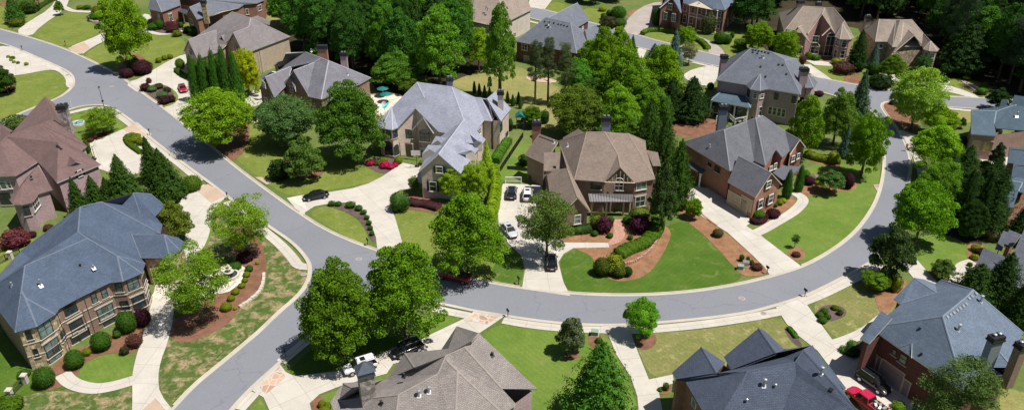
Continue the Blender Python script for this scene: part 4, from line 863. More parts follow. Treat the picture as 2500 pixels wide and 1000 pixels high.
def veneer(h, a, b, mat, z0=-.1, z1=None):
    A, B = h.inset[(a, b)]; d = (B-A); L = d.length; d.z = 0; d.normalize(); n = Vector((-d.y, d.x, 0)); n = n if (CAMP-A).dot(n) > 0 else -n; z1 = z1 or h.he
    A = A+n*.006; B = B+n*.006; v = [Vector((A.x, A.y, z0)), Vector((B.x, B.y, z0)), Vector((B.x, B.y, z1)), Vector((A.x, A.y, z1))]
    meshobj('stone_facing', v, [(0, 1, 2, 3)], WM[mat], h.root, uvs=[(0, z0), (L, z0), (L, z1), (0, z1)])
for a, b in (('e1', 'b2'), ('b2', 'b3'), ('b3', 'b4'), ('f3', 'f4')): veneer(h, a, b, 'stone')
for a, b in (('e1', 'b2'), ('b2', 'b3'), ('b3', 'b4'), ('b4', 'e3'), ('e3', 'f1'), ('f1', 'f2'), ('f2', 'f3'), ('f3', 'f4')): course(h, a, b, 2.2); course(h, a, b, 4.2)
vent(h, 100, 698, 'e1 e3 r2', 1.0); vent(h, 229, 655, 'e3 f1 t', .5); vent(h, 29, 697, 'bl e1 r1', .5); vent(h, 197, 650, 'e1 e3 r2', .3, False); downpipe(h, 205, 728, mat='dark'); downpipe(h, 140, 764, mat='dark'); downpipe(h, 57, 812, mat='tan')
# brown house with the stone chimney, left edge
h = House('mauve brick house with a reddish brown roof at the left edge', dict(
 a0=(-40, 431), a1=(38, 429), b1=(91, 395), b2=(110, 414), b3=(124, 399), R0=(15, 334, 'a1', 'b1'), R1=(98, 304, 'a1', 'b1'), hl=(0, 351, 10.2), c0=(139, 446), c1=(246, 401), R2=(142, 347, 'c0', 'c1'), v=(114, 417, 6.6),
 d=(213, 357), d2=(199, 368), T=(110, 235, 10.6), TL=(27, 326), TR=(146, 262), T2=(129, 292, 9.0), T3=(150, 300), k0=(0, 302, 9), k1=(32, 319), k2=(-30, 350, 9), lp=(93, 402, 8.4), l1=(129, 463, 5.6), l2=(95, 473, 5.6), tx=(57, 448, 8.0), t1=(80, 492, 5.6), t2=(49, 499, 5.6), t3=(31, 498, 5.6), t4=(23, 488, 5.6), l3=(59, 440, 5.6),
 dm=(169, 381, 'c0', 'c1', 'R2'), df=(184, 393, 8.3), de=(163, 410, 6.9), dg=(205, 399, 6.9), bk=(-40, 330)),
 ['a0 a1 R0 hl', 'R0 a1 b1 b2 v R2 R1', 'R1 R2 d2 d', 'R2 v c0 c1', 'R2 c1 d2', 'T TL R0 R1 T2', 'T T2 T3 TR', 'R1 T2 T3 d', 'k0 k1 k2', 'hl R0 TL k0', 'lp l3 tx l2 l1', 'tx l2 t1', 'tx t1 t2', 'tx t2 t3', 'tx t3 t4', 'tx t4 l3', 'dm df de', 'dm df dg'],
 he=6.5, pitch=.75, roof='brown', wall='mauve', trim='white')
h.walls('a0 a1 b1 b2 v c0 c1 d2 d T3 TR T TL bk'); h.walls('l3 l1 l2 t1 t2 t3 t4')
h.win('a0', 'a1', [(0, 442, 16, 462, 'pa'), (18, 444, 28, 460, 'a'), (0, 470, 28, 500, 'd')]); h.win('l2', 't1', [(70, 497, 88, 520, 'l')]); h.win('t1', 't2', [(50, 505, 66, 528, 'd')]); h.win('c0', 'c1', [(190, 415, 200, 430, 's')])
o = meshobj('dormer_wall', [h.V['df']-Vector((0, 0, .1)), h.V['de'], P(167, 423, 5.9), P(202, 413, 5.9), h.V['dg']], [(0, 1, 2, 3, 4)], M['slate'], h.root)
h.win('de', 'dg', [(178, 398, 198, 414, 'p')]); chimney(h, (152, 264), 0, 12.2, 1.6, 1.8, WM['gstone'], .2)
roofbox(h, [(23, 337), (35, 332), (46, 328), (58, 324), (69, 319), (92, 309)], 'a1 b1 R0'); vent(h, 90, 347, 'a1 b1 R0', .9); vent(h, 81, 352, 'a1 b1 R0', .4, False); roofbox(h, [(39, 347)], 'a1 b1 R0'); roofbox(h, [(140, 356), (144, 360), (149, 364)], 'c0 c1 R2'); vent(h, 77, 434, 'lp l2 l1', .3, False)
# grey-brown house behind the cypress row
h = House('tan brick house with a grey-brown shingle roof behind the row of green cypresses', dict(
 q0=(598, 130), q1=(632, 119), q2=(709, 90), R1=(612, 44, 'q1', 'q2'), R0=(567, 29, 11.2), L=(470, 96), g1=(569, 80, 9.2), g2=(552, 110), g3=(593, 128), gb=(607, 66, 9.2), hq=(636, 80, 'q1', 'q2', 'R1'),
 w1=(459, 97, 9.2), w2=(447, 125), w3=(482, 145), wb=(528, 73, 9.2), w4=(532, 128), x0=(628, 38, 10.2), x1=(660, 52), x2=(658, 62), dd=(540, 88, 8.4), d1=(532, 102, 6.8), d2=(550, 106, 6.8), db=(565, 80, 8.4), bk=(655, 67), bk2=(520, 70)),
 ['R0 L w4 g2 gb R1', 'R1 gb g3 q0 q1', 'R1 q1 q2', 'g1 g2 gb', 'g1 gb g3', 'w1 w2 L wb', 'w1 wb w4 w3', 'R0 R1 q2 bk', 'x0 x1 x2 R1', 'dd d1 db', 'dd db d2', 'R0 bk bk2 L'], he=6.6, roof='grey', wall='tan', trim='cream')
h.walls('w2 w1 w3 w4 g2 g1 g3 q0 q1 q2 bk bk2 L'); h.win('g2', 'g3', [(572, 112, 577, 124)]); h.win('d1', 'd2', [(537, 92, 545, 103)]); h.win('w2', 'w3', [(462, 122, 470, 134)]); downpipe(h, 632, 120, mat='dark')
# brick house with the fieldstone chimney, top left
h = House('red brick house with grey roofs and a fieldstone chimney at the top left edge', dict(
 a=(395, 30, 5), b=(441, 13, 5), c=(372, -22, 9), d=(430, -45, 9), aw=(361, 22, 5), e=(462, 18, 8.2), f=(454, 37, 5.6), gg=(481, 48, 5.6), hh=(512, 40, 5.6), i=(541, 29), j=(583, 20), k=(596, 12), l=(626, 9), m=(645, 1), n=(495, -30, 10.5), o=(600, -45, 10.5), p=(505, 0, 8.4), r=(496, 44, 5.6), q=(650, -20)),
 ['a b d c', 'aw a c', 'e f p', 'e p hh r gg', 'p hh i j k l m q o n'], he=6.3, roof='mid', wall='red', trim='cream')
h.walls('aw a b i j k l m q o n d'); h.walls('f e gg r hh'); h.win('a', 'b', [(413, 34, 421, 52, 'l')]); h.win('k', 'l', [(600, 22, 607, 36)]); h.win('l', 'm', [(630, 13, 638, 26, 'l')]); h.win('f', 'gg', [(462, 46, 472, 60)]); h.win('aw', 'a', [(386, 34, 391, 48)])
chimney(h, (497, 8), 0, 9.8, 1.4, 1.0, WM['stone']); post(h, 434, 52, 3.2); post(h, 452, 58, 3.2); roofbox(h, [(514, 3)], 'hh i n'); 
meshobj('porch_roof', [P(428, 25, 3.4), P(452, 35, 3.4), P(462, 28, 4), P(442, 16, 4)], [(0, 1, 2, 3)], M['copper'], h.root)
# blue-grey roofed brick house
h = House('brown brick house with a blue-grey gabled roof beside the two dark green yard trees', dict(
 q=(784, 242), q1=(880, 205), q2=(906, 190), R1=(802, 148, 'q', 'q1'), R0=(746, 127, 11), Rb=(784, 141, 11), L=(684, 167), g1=(716, 172, 9.4), g2=(692, 207), g3=(750, 229), gb=(768, 152, 9.6), gv=(783, 141, 9.9),
 w1=(647, 188, 9), w2=(630, 219), w3=(672, 238), wb=(713, 161, 9), w4=(697, 212), k1=(676, 153, 8.6), k2=(668, 160), k3=(685, 165), kb=(724, 139, 8.6), j1=(698, 129, 9.6), j2=(690, 148), u1=(663, 174, 7.2), u2=(632, 188, 5.8), u3=(640, 193, 5.8), u4=(676, 176), n1=(706, 185, 8.4), n2=(694, 206), n3=(722, 224), nb=(716, 175, 8.4), z=(829, 183, 8.7), z1=(880, 204), z2=(824, 222), z3=(850, 214), bk=(876, 183), bk2=(788, 149), bk3=(694, 166), m1=(752, 235)),
 ['R0 Rb gb L', 'R1 gb g3 m1 q', 'R1 q q1 q2', 'g1 g2 gb', 'g1 gb g3', 'w1 w2 L wb', 'w1 wb w4 w3', 'Rb R1 gb', 'k1 k2 kb', 'k1 kb k3', 'j1 j2 kb R0', 'u1 u2 u3', 'u1 u3 u4', 'n1 n2 nb', 'n1 nb n3', 'Rb bk2 bk q2 R1', 'R0 Rb bk2 bk3'],
 he=6.3, roof='greyb', wall='brown', trim='white')
h.walls('w2 w1 w3 w4 g2 g1 g3 m1 q q1 q2 bk bk2 bk3 L'); h.walls('k2 k1 k3 bk3'); h.win('w2', 'w3', [(646, 238, 654, 254, 'p'), (640, 202, 648, 212, 'a')]); h.win('q', 'q1', [(800, 240, 814, 250, 'p')]); h.win('g2', 'g3', [(708, 210, 716, 226, 'p')])
chimney(h, (787, 118), 0, 12.4, 2.2, 1.2, WM['rust'], kind='none'); chimney(h, (839, 136), 0, 10.6, 1.5, 1.1, WM['mauve']); vent(h, 849, 183, 'q q1 R1', .5); vent(h, 760, 126, 'q q1 R1', .5)
h.ov = .1; meshobj('entry_roof', [P(760, 240, 4), P(768, 236, 4), P(792, 268, 2.8), P(779, 277, 2.8)], [(0, 1, 2, 3)], RM['greyb'], h.root)
# pale grey roofed house with the dormered garage wing
h = House('beige brick house with a pale slate-grey roof and a dormered garage wing', dict(
 fl=(920, 306), t2=(932, 313), t3=(958, 317), t4=(972, 311), R0=(1018, 201, 11.3), R1=(1103, 212, 11.3), fm=(1071, 322), fr=(1158, 329), f2=(1182, 294), f0=(1098, 326), tx=(956, 260, 9), g1=(1014, 265, 9.6), gb=(1036, 238, 'fm', 'fr', 'R1'), bl=(921, 298),
 r2=(1159, 238, 9.8), wr=(1175, 239, 9.6), w1=(1201, 296), w2=(1223, 263), x1=(1209, 223, 9.2), x2=(1248, 265), x3=(1223, 297), x4=(1188, 241, 8.4), hp=(1132, 292, 'f0', 'fr', 'R1'), gm=(1033, 284, 9.0), s1=(1034, 287, 8.6), s2=(1004, 318), s3=(1060, 325, 6.6), bk=(1120, 223), bk2=(1013, 208)),
 ['R0 R1 hp fr f0 fm gb', 'R0 gb g1 t4 tx bl', 'g1 t4 gb', 'g1 gb fm', 'R1 r2 f2 fr hp', 'r2 wr w1 f2', 'wr w2 w1', 'x1 x2 x3 x4', 'tx bl fl', 'tx fl t2', 'tx t2 t3', 'tx t3 t4', 'R1 r2 wr w2 bk', 'wr w2 x3 x4', 'R0 bl bk2', 'R0 R1 bk bk2', 's1 s2 gm', 's1 gm s3'],
 he=6.6, roof='pale', wall='beige', trim='white')
h.walls('bl fl t2 t3 t4 g1 fm f0 fr f2 w1 w2 bk bk2'); h.walls('w1 x3 x2 x4')
h.win('t2', 't3', [(934, 318, 952, 338, 'pd'), (936, 352, 955, 378, 'ad')]); h.win('t3', 't4', [(961, 318, 972, 336, 'd'), (964, 358, 976, 378, 'ad')]); h.win('t4', 'fm', [(990, 316, 1006, 338, 'pd'), (991, 345, 1008, 385, 'door'), (1025, 325, 1049, 346, 'ad'), (1026, 362, 1042, 386)])
h.win('w1', 'w2', [(1205, 288, 1213, 302, 'd'), (1207, 320, 1214, 333, 'd'), (1209, 358, 1216, 370, 'd')]); h.win('x3', 'x2', [(1220, 300, 1226, 322, 'd'), (1234, 322, 1240, 334, 'd'), (1222, 342, 1228, 350, 'd')]); h.win('fr', 'f2', [(1166, 314, 1173, 330)])
h.win('fl', 't2', [(924, 322, 930, 336, 'd')])
chimney(h, (1098, 197), 0, 12.6, 1.3, .9, M['slate']); chimney(h, (1222, 230), 0, 10.8, 1.2, 1.2, WM['cream']); downpipe(h, 1201, 297, mat='dark')
D1 = h
h2 = dict(pL=(1022, 417), pR=(1125, 424), ap=(1070, 376, 8.9), rb=(1132, 292, 9.2), bR=(1186, 340), bL=(1060, 345), da=(1167, 342, 8.3), dab=(1127, 326, 8.7), d1=(1150, 352, 6.9), d2=(1177, 347, 6.9), ea=(1148, 366, 8.3), eab=(1106, 354, 8.6), e1=(1131, 378, 6.9), e2=(1160, 371, 6.9), ua=(1127, 326, 8.7), ub=(1148, 327, 8.7), uc=(1167, 343, 8.0), ud=(1156, 350, 7.2), ue=(1138, 348, 7.7), va=(1106, 354, 8.6), vb=(1129, 356, 8.6), vc=(1148, 367, 8.0), vd=(1137, 378, 7.2), ve=(1118, 375, 7.6), c1=(1030, 376, 7.2), c2=(1046, 353, 8.4), c3=(1078, 356, 8.4), c4=(1070, 378, 7.2), b1=(1052, 353, 7.2), b2=(1064, 332, 8.4), b3=(1094, 337, 8.4), b4=(1086, 356, 7.2))
h = House('garage', h2, ['pL ap rb bL', 'ap pR bR rb', 'ua ub uc ud ue', 'ub uc d2', 'va vb vc vd ve', 'vb vc e2', 'c1 c4 c3 c2', 'b1 b4 b3 b2'], he=5.9, roof='pale', wall='beige', trim='white')
h.walls('pL ap pR bR bL'); h.win('pL', 'pR', [(1064, 406, 1081, 422, 's'), (1048, 443, 1066, 467, 's')])
for a, b, c_, wq in (('ud', 'd2', 'uc', (1158, 352, 1168, 366)), ('vd', 'e2', 'vc', (1140, 375, 1150, 392)), ('c1', 'c4', 'c3', (1040, 382, 1050, 392)), ('b1', 'b4', 'b3', (1060, 360, 1068, 370))):
    A, B, Cc = h.V[a], h.V[b], h.V[c_]; dz = Vector((0, 0, 1.9)); meshobj('dormer_wall', [A, B, B-dz, A-dz, (A+B)/2+Vector((0, 0, Cc.z-A.z-.15))], [(0, 3, 2, 1, 4)], WM['beige'], h.root)
def merge(into, frm):
    off = frm.root.location-into.root.location
    for o in list(frm.root.children): o.parent = into.root; o.location = o.location+off
    bpy.data.objects.remove(frm.root)
merge(D1, h)
# centre house
h = House('central house with a taupe roof, timbered gable and metal porch roof', dict(
 a=(1402, 438), b=(1600, 437), g2=(1476, 444), g3=(1550, 446), R0=(1432, 322, 'a', 'b'), R1=(1476, 322, 'a', 'b'), R2=(1488, 326, 'a', 'b'), R3=(1534, 326, 'a', 'b'), ga=(1514, 408, 9.2), gb=(1508, 376, 9.2), c=(1594, 405), d=(1614, 405), d2=(1606, 372, 7.6), d3=(1578, 366, 8.6), s=(1576, 344, 8.8),
 l0=(1316, 326, 8), l1=(1364, 344, 8), l2=(1280, 378, 5.2), l3=(1326, 399, 5.2), k0=(1328, 372, 6.9), k1=(1390, 372, 8), k2=(1364, 418, 5.4), k3=(1328, 417, 5.4), t0=(1374, 336, 6.8), t1=(1412, 314, 9.4), t2=(1424, 322, 9.4), t3=(1375, 341, 6.8),
 wr=(1443, 516, 4), wa=(1410, 482, 6.9), wb=(1384, 410, 7.6), wl=(1348, 545, 2.8), wk=(1327, 418, 4.6), wc=(1390, 444, 6.2), bk0=(1392, 333), bk1=(1550, 339)),
 ['a g2 gb R1 R0', 'gb R1 R2 R3 b g3', 'ga g2 gb', 'ga gb g3', 'R3 b d3 s', 'd3 d2 d c', 'l0 l1 l3 l2', 'k0 k1 k2 k3', 't0 t1 t2 t3', 'R0 a wb l1', 'wb wa wr a', 'wb wa wl wk', 'l1 t3 t2 R0', 'R0 R1 R2 R3 s bk1 bk0'],
 he=6.5, roof='taupe', wall='brown', trim='cream')
h.walls('a g2 ga g3 b c d s bk1 bk0 l1'); h.walls('l2 l3 l1 l0'); h.walls('wl wa wr a k2 k3', top=None); 
h.win('a', 'g2', [(1442, 444, 1468, 462, 'd')]); h.win('g3', 'b', [(1553, 444, 1578, 463, 'p'), (1550, 478, 1575, 504, 'l')]); h.win('g2', 'g3', [(1500, 442, 1522, 465, 'a')]); h.win('wl', 'wr', [(1402, 524, 1418, 546, 'p')]); h.win('a', 'b', [(1502, 495, 1513, 520, 'door'), (1516, 495, 1522, 508)])
pr = [P(1436, 472, 4.2), P(1546, 474, 4.2), P(1544, 492, 3.2), P(1440, 492, 3.2)]; u_ = Vector((0, 0, -.15)); o = meshobj('porch_roof', pr+[p+u_ for p in pr], [(0, 3, 2, 1), (4, 5, 6, 7), (2, 3, 7, 6), (3, 0, 4, 7), (1, 2, 6, 5)], M['seam'], h.root)
for k in range(16):
    a_ = pr[3].lerp(pr[2], (k+.5)/16); b_ = pr[0].lerp(pr[1], (k+.5)/16); MB().tube(a_+Vector((0, 0, .03)), b_+Vector((0, 0, .03)), .025, n=4).build('roof_seam', M['seam'], o)
for x in (1446, 1482, 1524, 1540):
    c_ = P(x, 491, 3.1); MB().box((c_.x, c_.y+.3, 1.55), (.3, .3, 3.1)).build('porch_post', M['cream'], h.root)
c_ = P(1514, 432, 6.6)
tb = MB(); ga, A_, B__ = h.V['ga'], h.V['g2'], h.V['g3']; fy = Vector((0, -.05, 0))
for k in range(7):
    t = (k+1)/8; p = A_.lerp(B__, t); top = ga.z-.3-abs(t-.5)*2*(ga.z-A_.z); tb.tube(p+fy, (p.x, p.y-.05, top), .06, n=4)
tb.tube(A_+fy, B__+fy, .1, n=4); tb.build('gable_truss', M['cream'], h.root)
chimney(h, (1310, 305), 0, 10, 1.6, 1.3, WM['rust']); chimney(h, (1480, 294), 0, 13.6, 1.6, 1.1, M['slate']); vent(h, 1385, 357, 'a g2 R0', .5); vent(h, 1352, 349, 'a g2 R0', .5)
# charcoal roofed red brick house with the side garage
h = House('red brick house with a charcoal grey roof and tan garage doors facing its driveway', dict(
 L=(1665, 347), q=(1782, 417), q1=(1806, 410), R0=(1768, 317, 'L', 'q'), v0=(1841, 392), R1=(1824, 296, 'q', 'v0'), R2=(1845, 288, 'q', 'v0'), R3=(1862, 282, 'q', 'v0'), g1=(1895, 365, 9), g2=(1869, 404), g3=(1911, 385), gv=(1857, 347, 9), g0=(1904, 375), hv=(1928, 366), w0=(1917, 321, 9), k1=(1953, 340, 9), k2=(1928, 377), k3=(1968, 359),
 n0=(1803, 380, 8.2), n1=(1884, 422, 8), n2=(1844, 482, 4.7), n3=(1776, 444, 4.7), n4=(1910, 450, 4.7), n5=(1850, 400, 4.7), bk=(1752, 325), bk2=(1905, 317)),
 ['L q R0', 'R0 q q1 v0 R1', 'R1 v0 g2 gv R2', 'gv g2 g1', 'R2 gv g1 g3 hv w0 R3', 'w0 hv k2 k1', 'k1 k3 w0', 'n0 n1 n2 n3', 'n0 n5 n4 n1', 'L R0 R1 R2 R3 bk2 bk', 'R3 w0 k3 bk2'],
 he=6.3, roof='dkg', wall='rust', trim='cream')
h.walls('L q q1 v0 g2 g1 g3 hv k2 k1 k3 bk2 bk'); h.walls('n3 n2 n1 n4 n5')
h.win('n3', 'n2', [(1757, 454, 1803, 498, 'garage'), (1810, 483, 1835, 512, 'garage')]); h.win('n2', 'n4', [(1871, 441, 1882, 458, 's'), (1851, 486, 1862, 508, 's'), (1876, 474, 1887, 496, 's')]); h.win('g2', 'g3', [(1878, 405, 1886, 416, 's'), (1889, 398, 1896, 412, 's')]); h.win('k2', 'k3', [(1932, 380, 1940, 394, 's'), (1945, 374, 1952, 387, 's')])
h.win('L', 'q', [(1745, 406, 1758, 420, 'd'), (1729, 398, 1737, 406, 'd')])
for a_, b_, c_, d_ in (((1886, 419), (1907, 402), (1956, 407), (1949, 416)),): meshobj('porch_roof', [P(1886, 421, 3.6), P(1912, 440, 2.9), P(1950, 416, 2.9), P(1956, 407, 3.2), P(1907, 402, 3.8)], [(0, 1, 2, 3, 4)], RM['mid'], h.root)
meshobj('awning', [P(1680, 389, 3.9), P(1685, 410, 3.1), P(1712, 424, 3.1), P(1724, 416, 3.5)], [(0, 1, 2, 3)], RM['dkg'], h.root); post(h, 1706, 457, 3.0); chimney(h, (1766, 266), 0, 12.0, 1.6, 1.3, M['slate']); vent(h, 1732, 359, 'L q R0', .5)
roofbox(h, [(1790, 304), (1800, 299), (1812, 293), (1836, 286)], 'R0 q R1', 'metal', (.3, .3, .5))
# mauve house with the screened porch
h = House('tall mauve brick house with a charcoal hipped roof, corner turret and arched sun room', dict(
 a=(1748, 195), b=(1820, 207), c=(1876, 217), d=(1955, 231), t1=(1832, 218), t2=(1856, 222), tx=(1856, 180, 10.9), R0=(1832, 118, 'a', 'd'), R1=(1883, 126, 'a', 'd'), R2=(1899, 153, 'a', 'd'), R3=(1918, 155, 'a', 'd'), e=(1916, 146, 11.2), w0=(1944, 143, 9.8), w1=(1965, 168), w2=(1962, 190), x=(1972, 180, 10), x1=(1986, 214), x2=(1997, 201), x3=(1965, 214), x4=(1988, 190),
 l0=(1806, 129, 11), l1=(1774, 145), bk=(1893, 138)),
 ['a b c d R3 R2 R1 R0', 'R1 e R3 R2', 'R3 e w1 w2 d', 'e w0 w1', 'tx b t1', 'tx t1 t2', 'tx t2 c', 'x x3 x1', 'x x1 x2', 'x x2 x4', 'R0 a l1 l0', 'R0 R1 e w0 bk l1 l0'],
 he=7.8, roof='mid', wall='mauve', trim='white')
h.walls('a b t1 t2 c d w2 w1 bk l1'); h.walls('x3 x1 x2 x4 w1')
h.win('b', 't1', [(1824, 223, 1830, 236, 'ad')]); h.win('t1', 't2', [(1838, 228, 1848, 240, 'a')]); h.win('t2', 'c', [(1856, 229, 1864, 240, 'a'), (1852, 260, 1860, 282)]); h.win('c', 'd', [(1890, 227, 1900, 243, 'd'), (1933, 235, 1943, 252, 'd'), (1875, 260, 1885, 279), (1886, 262, 1896, 281), (1897, 264, 1907, 284), (1908, 266, 1918, 286)])
chimney(h, (1768, 142), 0, 10.6, 1.5, 1.5, WM['mauve']); chimney(h, (1963, 173), 0, 11.2, 1.7, 1.4, WM['mauve']); downpipe(h, 1949, 232)
roofbox(h, [(1838, 122), (1845, 123), (1852, 125), (1860, 126), (1868, 128), (1876, 130), (1838, 128), (1849, 131), (1901, 158), (1911, 159), (1857, 163), (1869, 187), (1920, 181)], 'a d R0'); vent(h, 1859, 142, 'a d R0', .7); vent(h, 1863, 142, 'a d R0', .7)
K = h
h = House('sun', dict(a=(1736, 245), b=(1833, 263), c=(1836, 252), e=(1770, 214, 5.4), f=(1812, 222, 5.4), g=(1738, 238)), ['a b f e', 'b c f', 'a e g'], he=4.3, roof='teal', wall='cream', trim='white', ov=.3)
for i, x in enumerate((1738, 1768, 1796, 1828)):
    c_ = P(x, 245+(x-1736)*.186, 4.1); MB().box((c_.x, c_.y+.3, 2.05), (.3, .3, 4.1)).build('porch_post', M['white'], h.root)
for x0, x1 in ((1738, 1768), (1768, 1796), (1796, 1828)):
    p0 = P(x0, 245+(x0-1736)*.186, 3.9)+Vector((0, .3, 0)); p1 = P(x1, 245+(x1-1736)*.186, 3.9)+Vector((0, .3, 0)); m_ = MB(); m_.tube((p0.x, p0.y, 1.0), (p1.x, p1.y, 1.0), .08, n=4)
    for k in range(8):
        a0, a1 = math.pi*k/8, math.pi*(k+1)/8; q = [p0.lerp(p1, .5-.46*math.cos(a)) + Vector((0, 0, -.9+.9*math.sin(a))) for a in (a0, a1)]
        t0, t1 = (p0.lerp(p1, .5-.46*math.cos(a)) for a in (a0, a1)); m_.poly([q[0], q[1], t1+Vector((0, 0, .2)), t0+Vector((0, 0, .2))])
    m_.build('arch', M['white'], h.root); meshobj('screen', [(p0.x, p0.y+.4, 0), (p1.x, p1.y+.4, 0), (p1.x, p1.y+.4, 4), (p0.x, p0.y+.4, 4)], [(0, 1, 2, 3)], M['glass'], h.root)
merge(K, h)
dk = MB(); 
for (x0, y0, z0), (x1, y1, z1) in (((1750, 283, 2), (1780, 276, 2)), ((1780, 276, 2), (1795, 290, 2)), ((1795, 290, 2), (1822, 284, 2))):
    A, B = P(x0, y0, z0), P(x1, y1, z1); dk.tube(A, B, .06, n=4); dk.tube(A-Vector((0, 0, .9)), B-Vector((0, 0, .9)), .05, n=4)
    for k in range(12): p = A.lerp(B, k/12); dk.tube(p, p-Vector((0, 0, .9)), .025, n=4)
    for k in (0, 1): p = (A, B)[k]; dk.tube(p, (p.x, p.y, 0), .1, n=4)
dk.build('deck_railing', M['white'], K.root)
# grey roofed dark brick house, top middle
h = House('dark red brick house with a blue-grey hipped roof behind the three tall pines', dict(
 a=(1257, 101), b=(1408, 131), c=(1437, 118, 5), R0=(1332, 43, 'a', 'b'), R1=(1393, 56, 'a', 'b'), f=(1424, 80, 7.4), m0=(1339, 43, 8.4), m1=(1410, 7, 8.4), m2=(1440, 50), m3=(1411, 67), n0=(1428, 73, 6), n1=(1453, 62, 6.6), n2=(1473, 78, 5), bk=(1292, 78), bk2=(1385, 25)),
 ['a b R1 R0', 'R1 b c f', 'm0 m1 m2 m3', 'n0 n1 n2 c', 'a R0 bk', 'R1 f n0 m3 m0 R0', 'm0 m1 bk2 bk'], he=5.4, roof='mid', wall='dkred', trim='dark', cap=True)
h.walls('a b c m3 m2 m1 bk2 bk'); h.win('a', 'b', [(1274, 108, 1288, 123), (1280, 138, 1292, 152, 'grey')]); h.win('m3', 'm2', [(1420, 64, 1424, 70)]); vent(h, 1338, 62, 'a b R0', 1.2, True, .15); vent(h, 1342, 67, 'a b R0', .9, True, .15); roofbox(h, [(1330, 53), (1341, 55), (1352, 57), (1363, 60), (1370, 61), (1377, 63), (1385, 65)], 'a b R0')
# tan roofed house, top middle
h = House('cream brick house with a wide tan roof at the top edge', dict(
 a=(1093, 33), a1=(1110, 56), b=(1131, 48), c=(1151, 52), d=(1190, 61), e=(1229, 59), f=(1298, 25), R0=(1134, -22, 11), R1=(1215, -34, 11), g=(1106, -5, 8), g1=(1131, 0, 9), f2=(1286, -6, 7.5)),
 ['a a1 b g1 g', 'b c d e R1 R0 g1', 'e f f2 R1'], he=6.2, roof='tanr', wall='cream', trim='dark')
h.walls('a a1 b c d e f f2 R1 R0', top=6.2); h.win('e', 'f', [(1254, 80, 1259, 90, 'l')]); vent(h, 1187, 22, 'c d R0', .8, True, .14); vent(h, 1191, 26, 'c d R0', .7, True, .14); chimney(h, (1085, 12), 0, 9.5, 1.8, 1.3, WM['mauve']); vent(h, 1238, 21, 'e f R1', .4, False)
# colonial
h = House('red brick colonial house with a white two-storey portico and black shutters', dict(
 a=(1664, 20, 7), a2=(1678, 11, 7), d=(1771, 25), e=(1801, -3), R0=(1665, -48, 11), R1=(1742, -40, 11), g1=(1641, -6, 9), g2=(1610, 19), g3=(1664, 31), gb=(1655, -34, 9.2), p1=(1707, 1, 8.6), p2=(1678, 12), p3=(1748, 26), pb=(1715, -14, 9.2), m=(1668, 8), m2=(1750, 22), bk=(1780, -45), bk2=(1620, -35)),
 ['m m2 d R1 R0', 'R1 d e', 'g1 g2 gb', 'g1 gb g3', 'p1 p2 pb', 'p1 pb p3', 'R0 R1 e bk', 'R0 bk bk2'], he=7.0, roof='bluel', wall='red', trim='white')
h.walls('g2 g1 g3 m m2 d e bk bk2'); h.win('g2', 'g3', [(1631, 9, 1641, 24, 's'), (1620, 30, 1629, 48, 's'), (1640, 34, 1650, 53, 's')]); h.win('m', 'm2', [(1667, 37, 1676, 56, 's'), (1668, 12, 1677, 28), (1684, 40, 1692, 58), (1688, 18, 1697, 32), (1700, 48, 1710, 68, 'door'), (1704, 22, 1713, 35)]); h.win('m2', 'd', [(1752, 28, 1761, 43, 's'), (1750, 52, 1758, 70, 's')])
h.win('d', 'e', [(1775, 44, 1778, 60), (1784, 30, 1787, 46), (1781, 62, 1784, 76), (1791, 55, 1794, 70), (1793, 8, 1796, 20), (1774, 68, 1776, 80)])
for x, y0 in ((1679, 66), (1698, 70), (1719, 74), (1745, 80)):
    c_ = P(x, y0, 0); h_ = 6.8; MB().lathe((c_.x, c_.y, 0), [(.28, 0), (.28, .25), (.18, .3), (.15, h_-.3), (.26, h_-.2), (.26, h_)], 10).build('column', M['white'], h.root)
A, B = P(1679, 66), P(1745, 80); bl = MB(); bl.tube(A+Vector((0, 0, 3.4)), B+Vector((0, 0, 3.4)), .15, n=4); bl.tube(A+Vector((0, 0, 4.3)), B+Vector((0, 0, 4.3)), .06, n=4)
for k in range(30): p = A.lerp(B, k/29); bl.tube(p+Vector((0, 0, 3.5)), p+Vector((0, 0, 4.3)), .03, n=4)
bl.poly([A+Vector((0, 0, 3.45)), B+Vector((0, 0, 3.45)), B+Vector((0, 2.6, 3.45)), A+Vector((0, 2.6, 3.45))]); bl.build('balcony', M['white'], h.root)
pv = [h.V[k] for k in ('p2', 'p3', 'p1')]; MB().poly([v+Vector((0, .35, -.12)) for v in pv]).build('pediment', M['cream'], h.root); MB().tube(P(1707, 10, 7.6)+Vector((0, .2, 0)), P(1707, 10, 7.6)+Vector((0, .3, 0)), .45, n=14).build('lunette', M['white'], h.root)
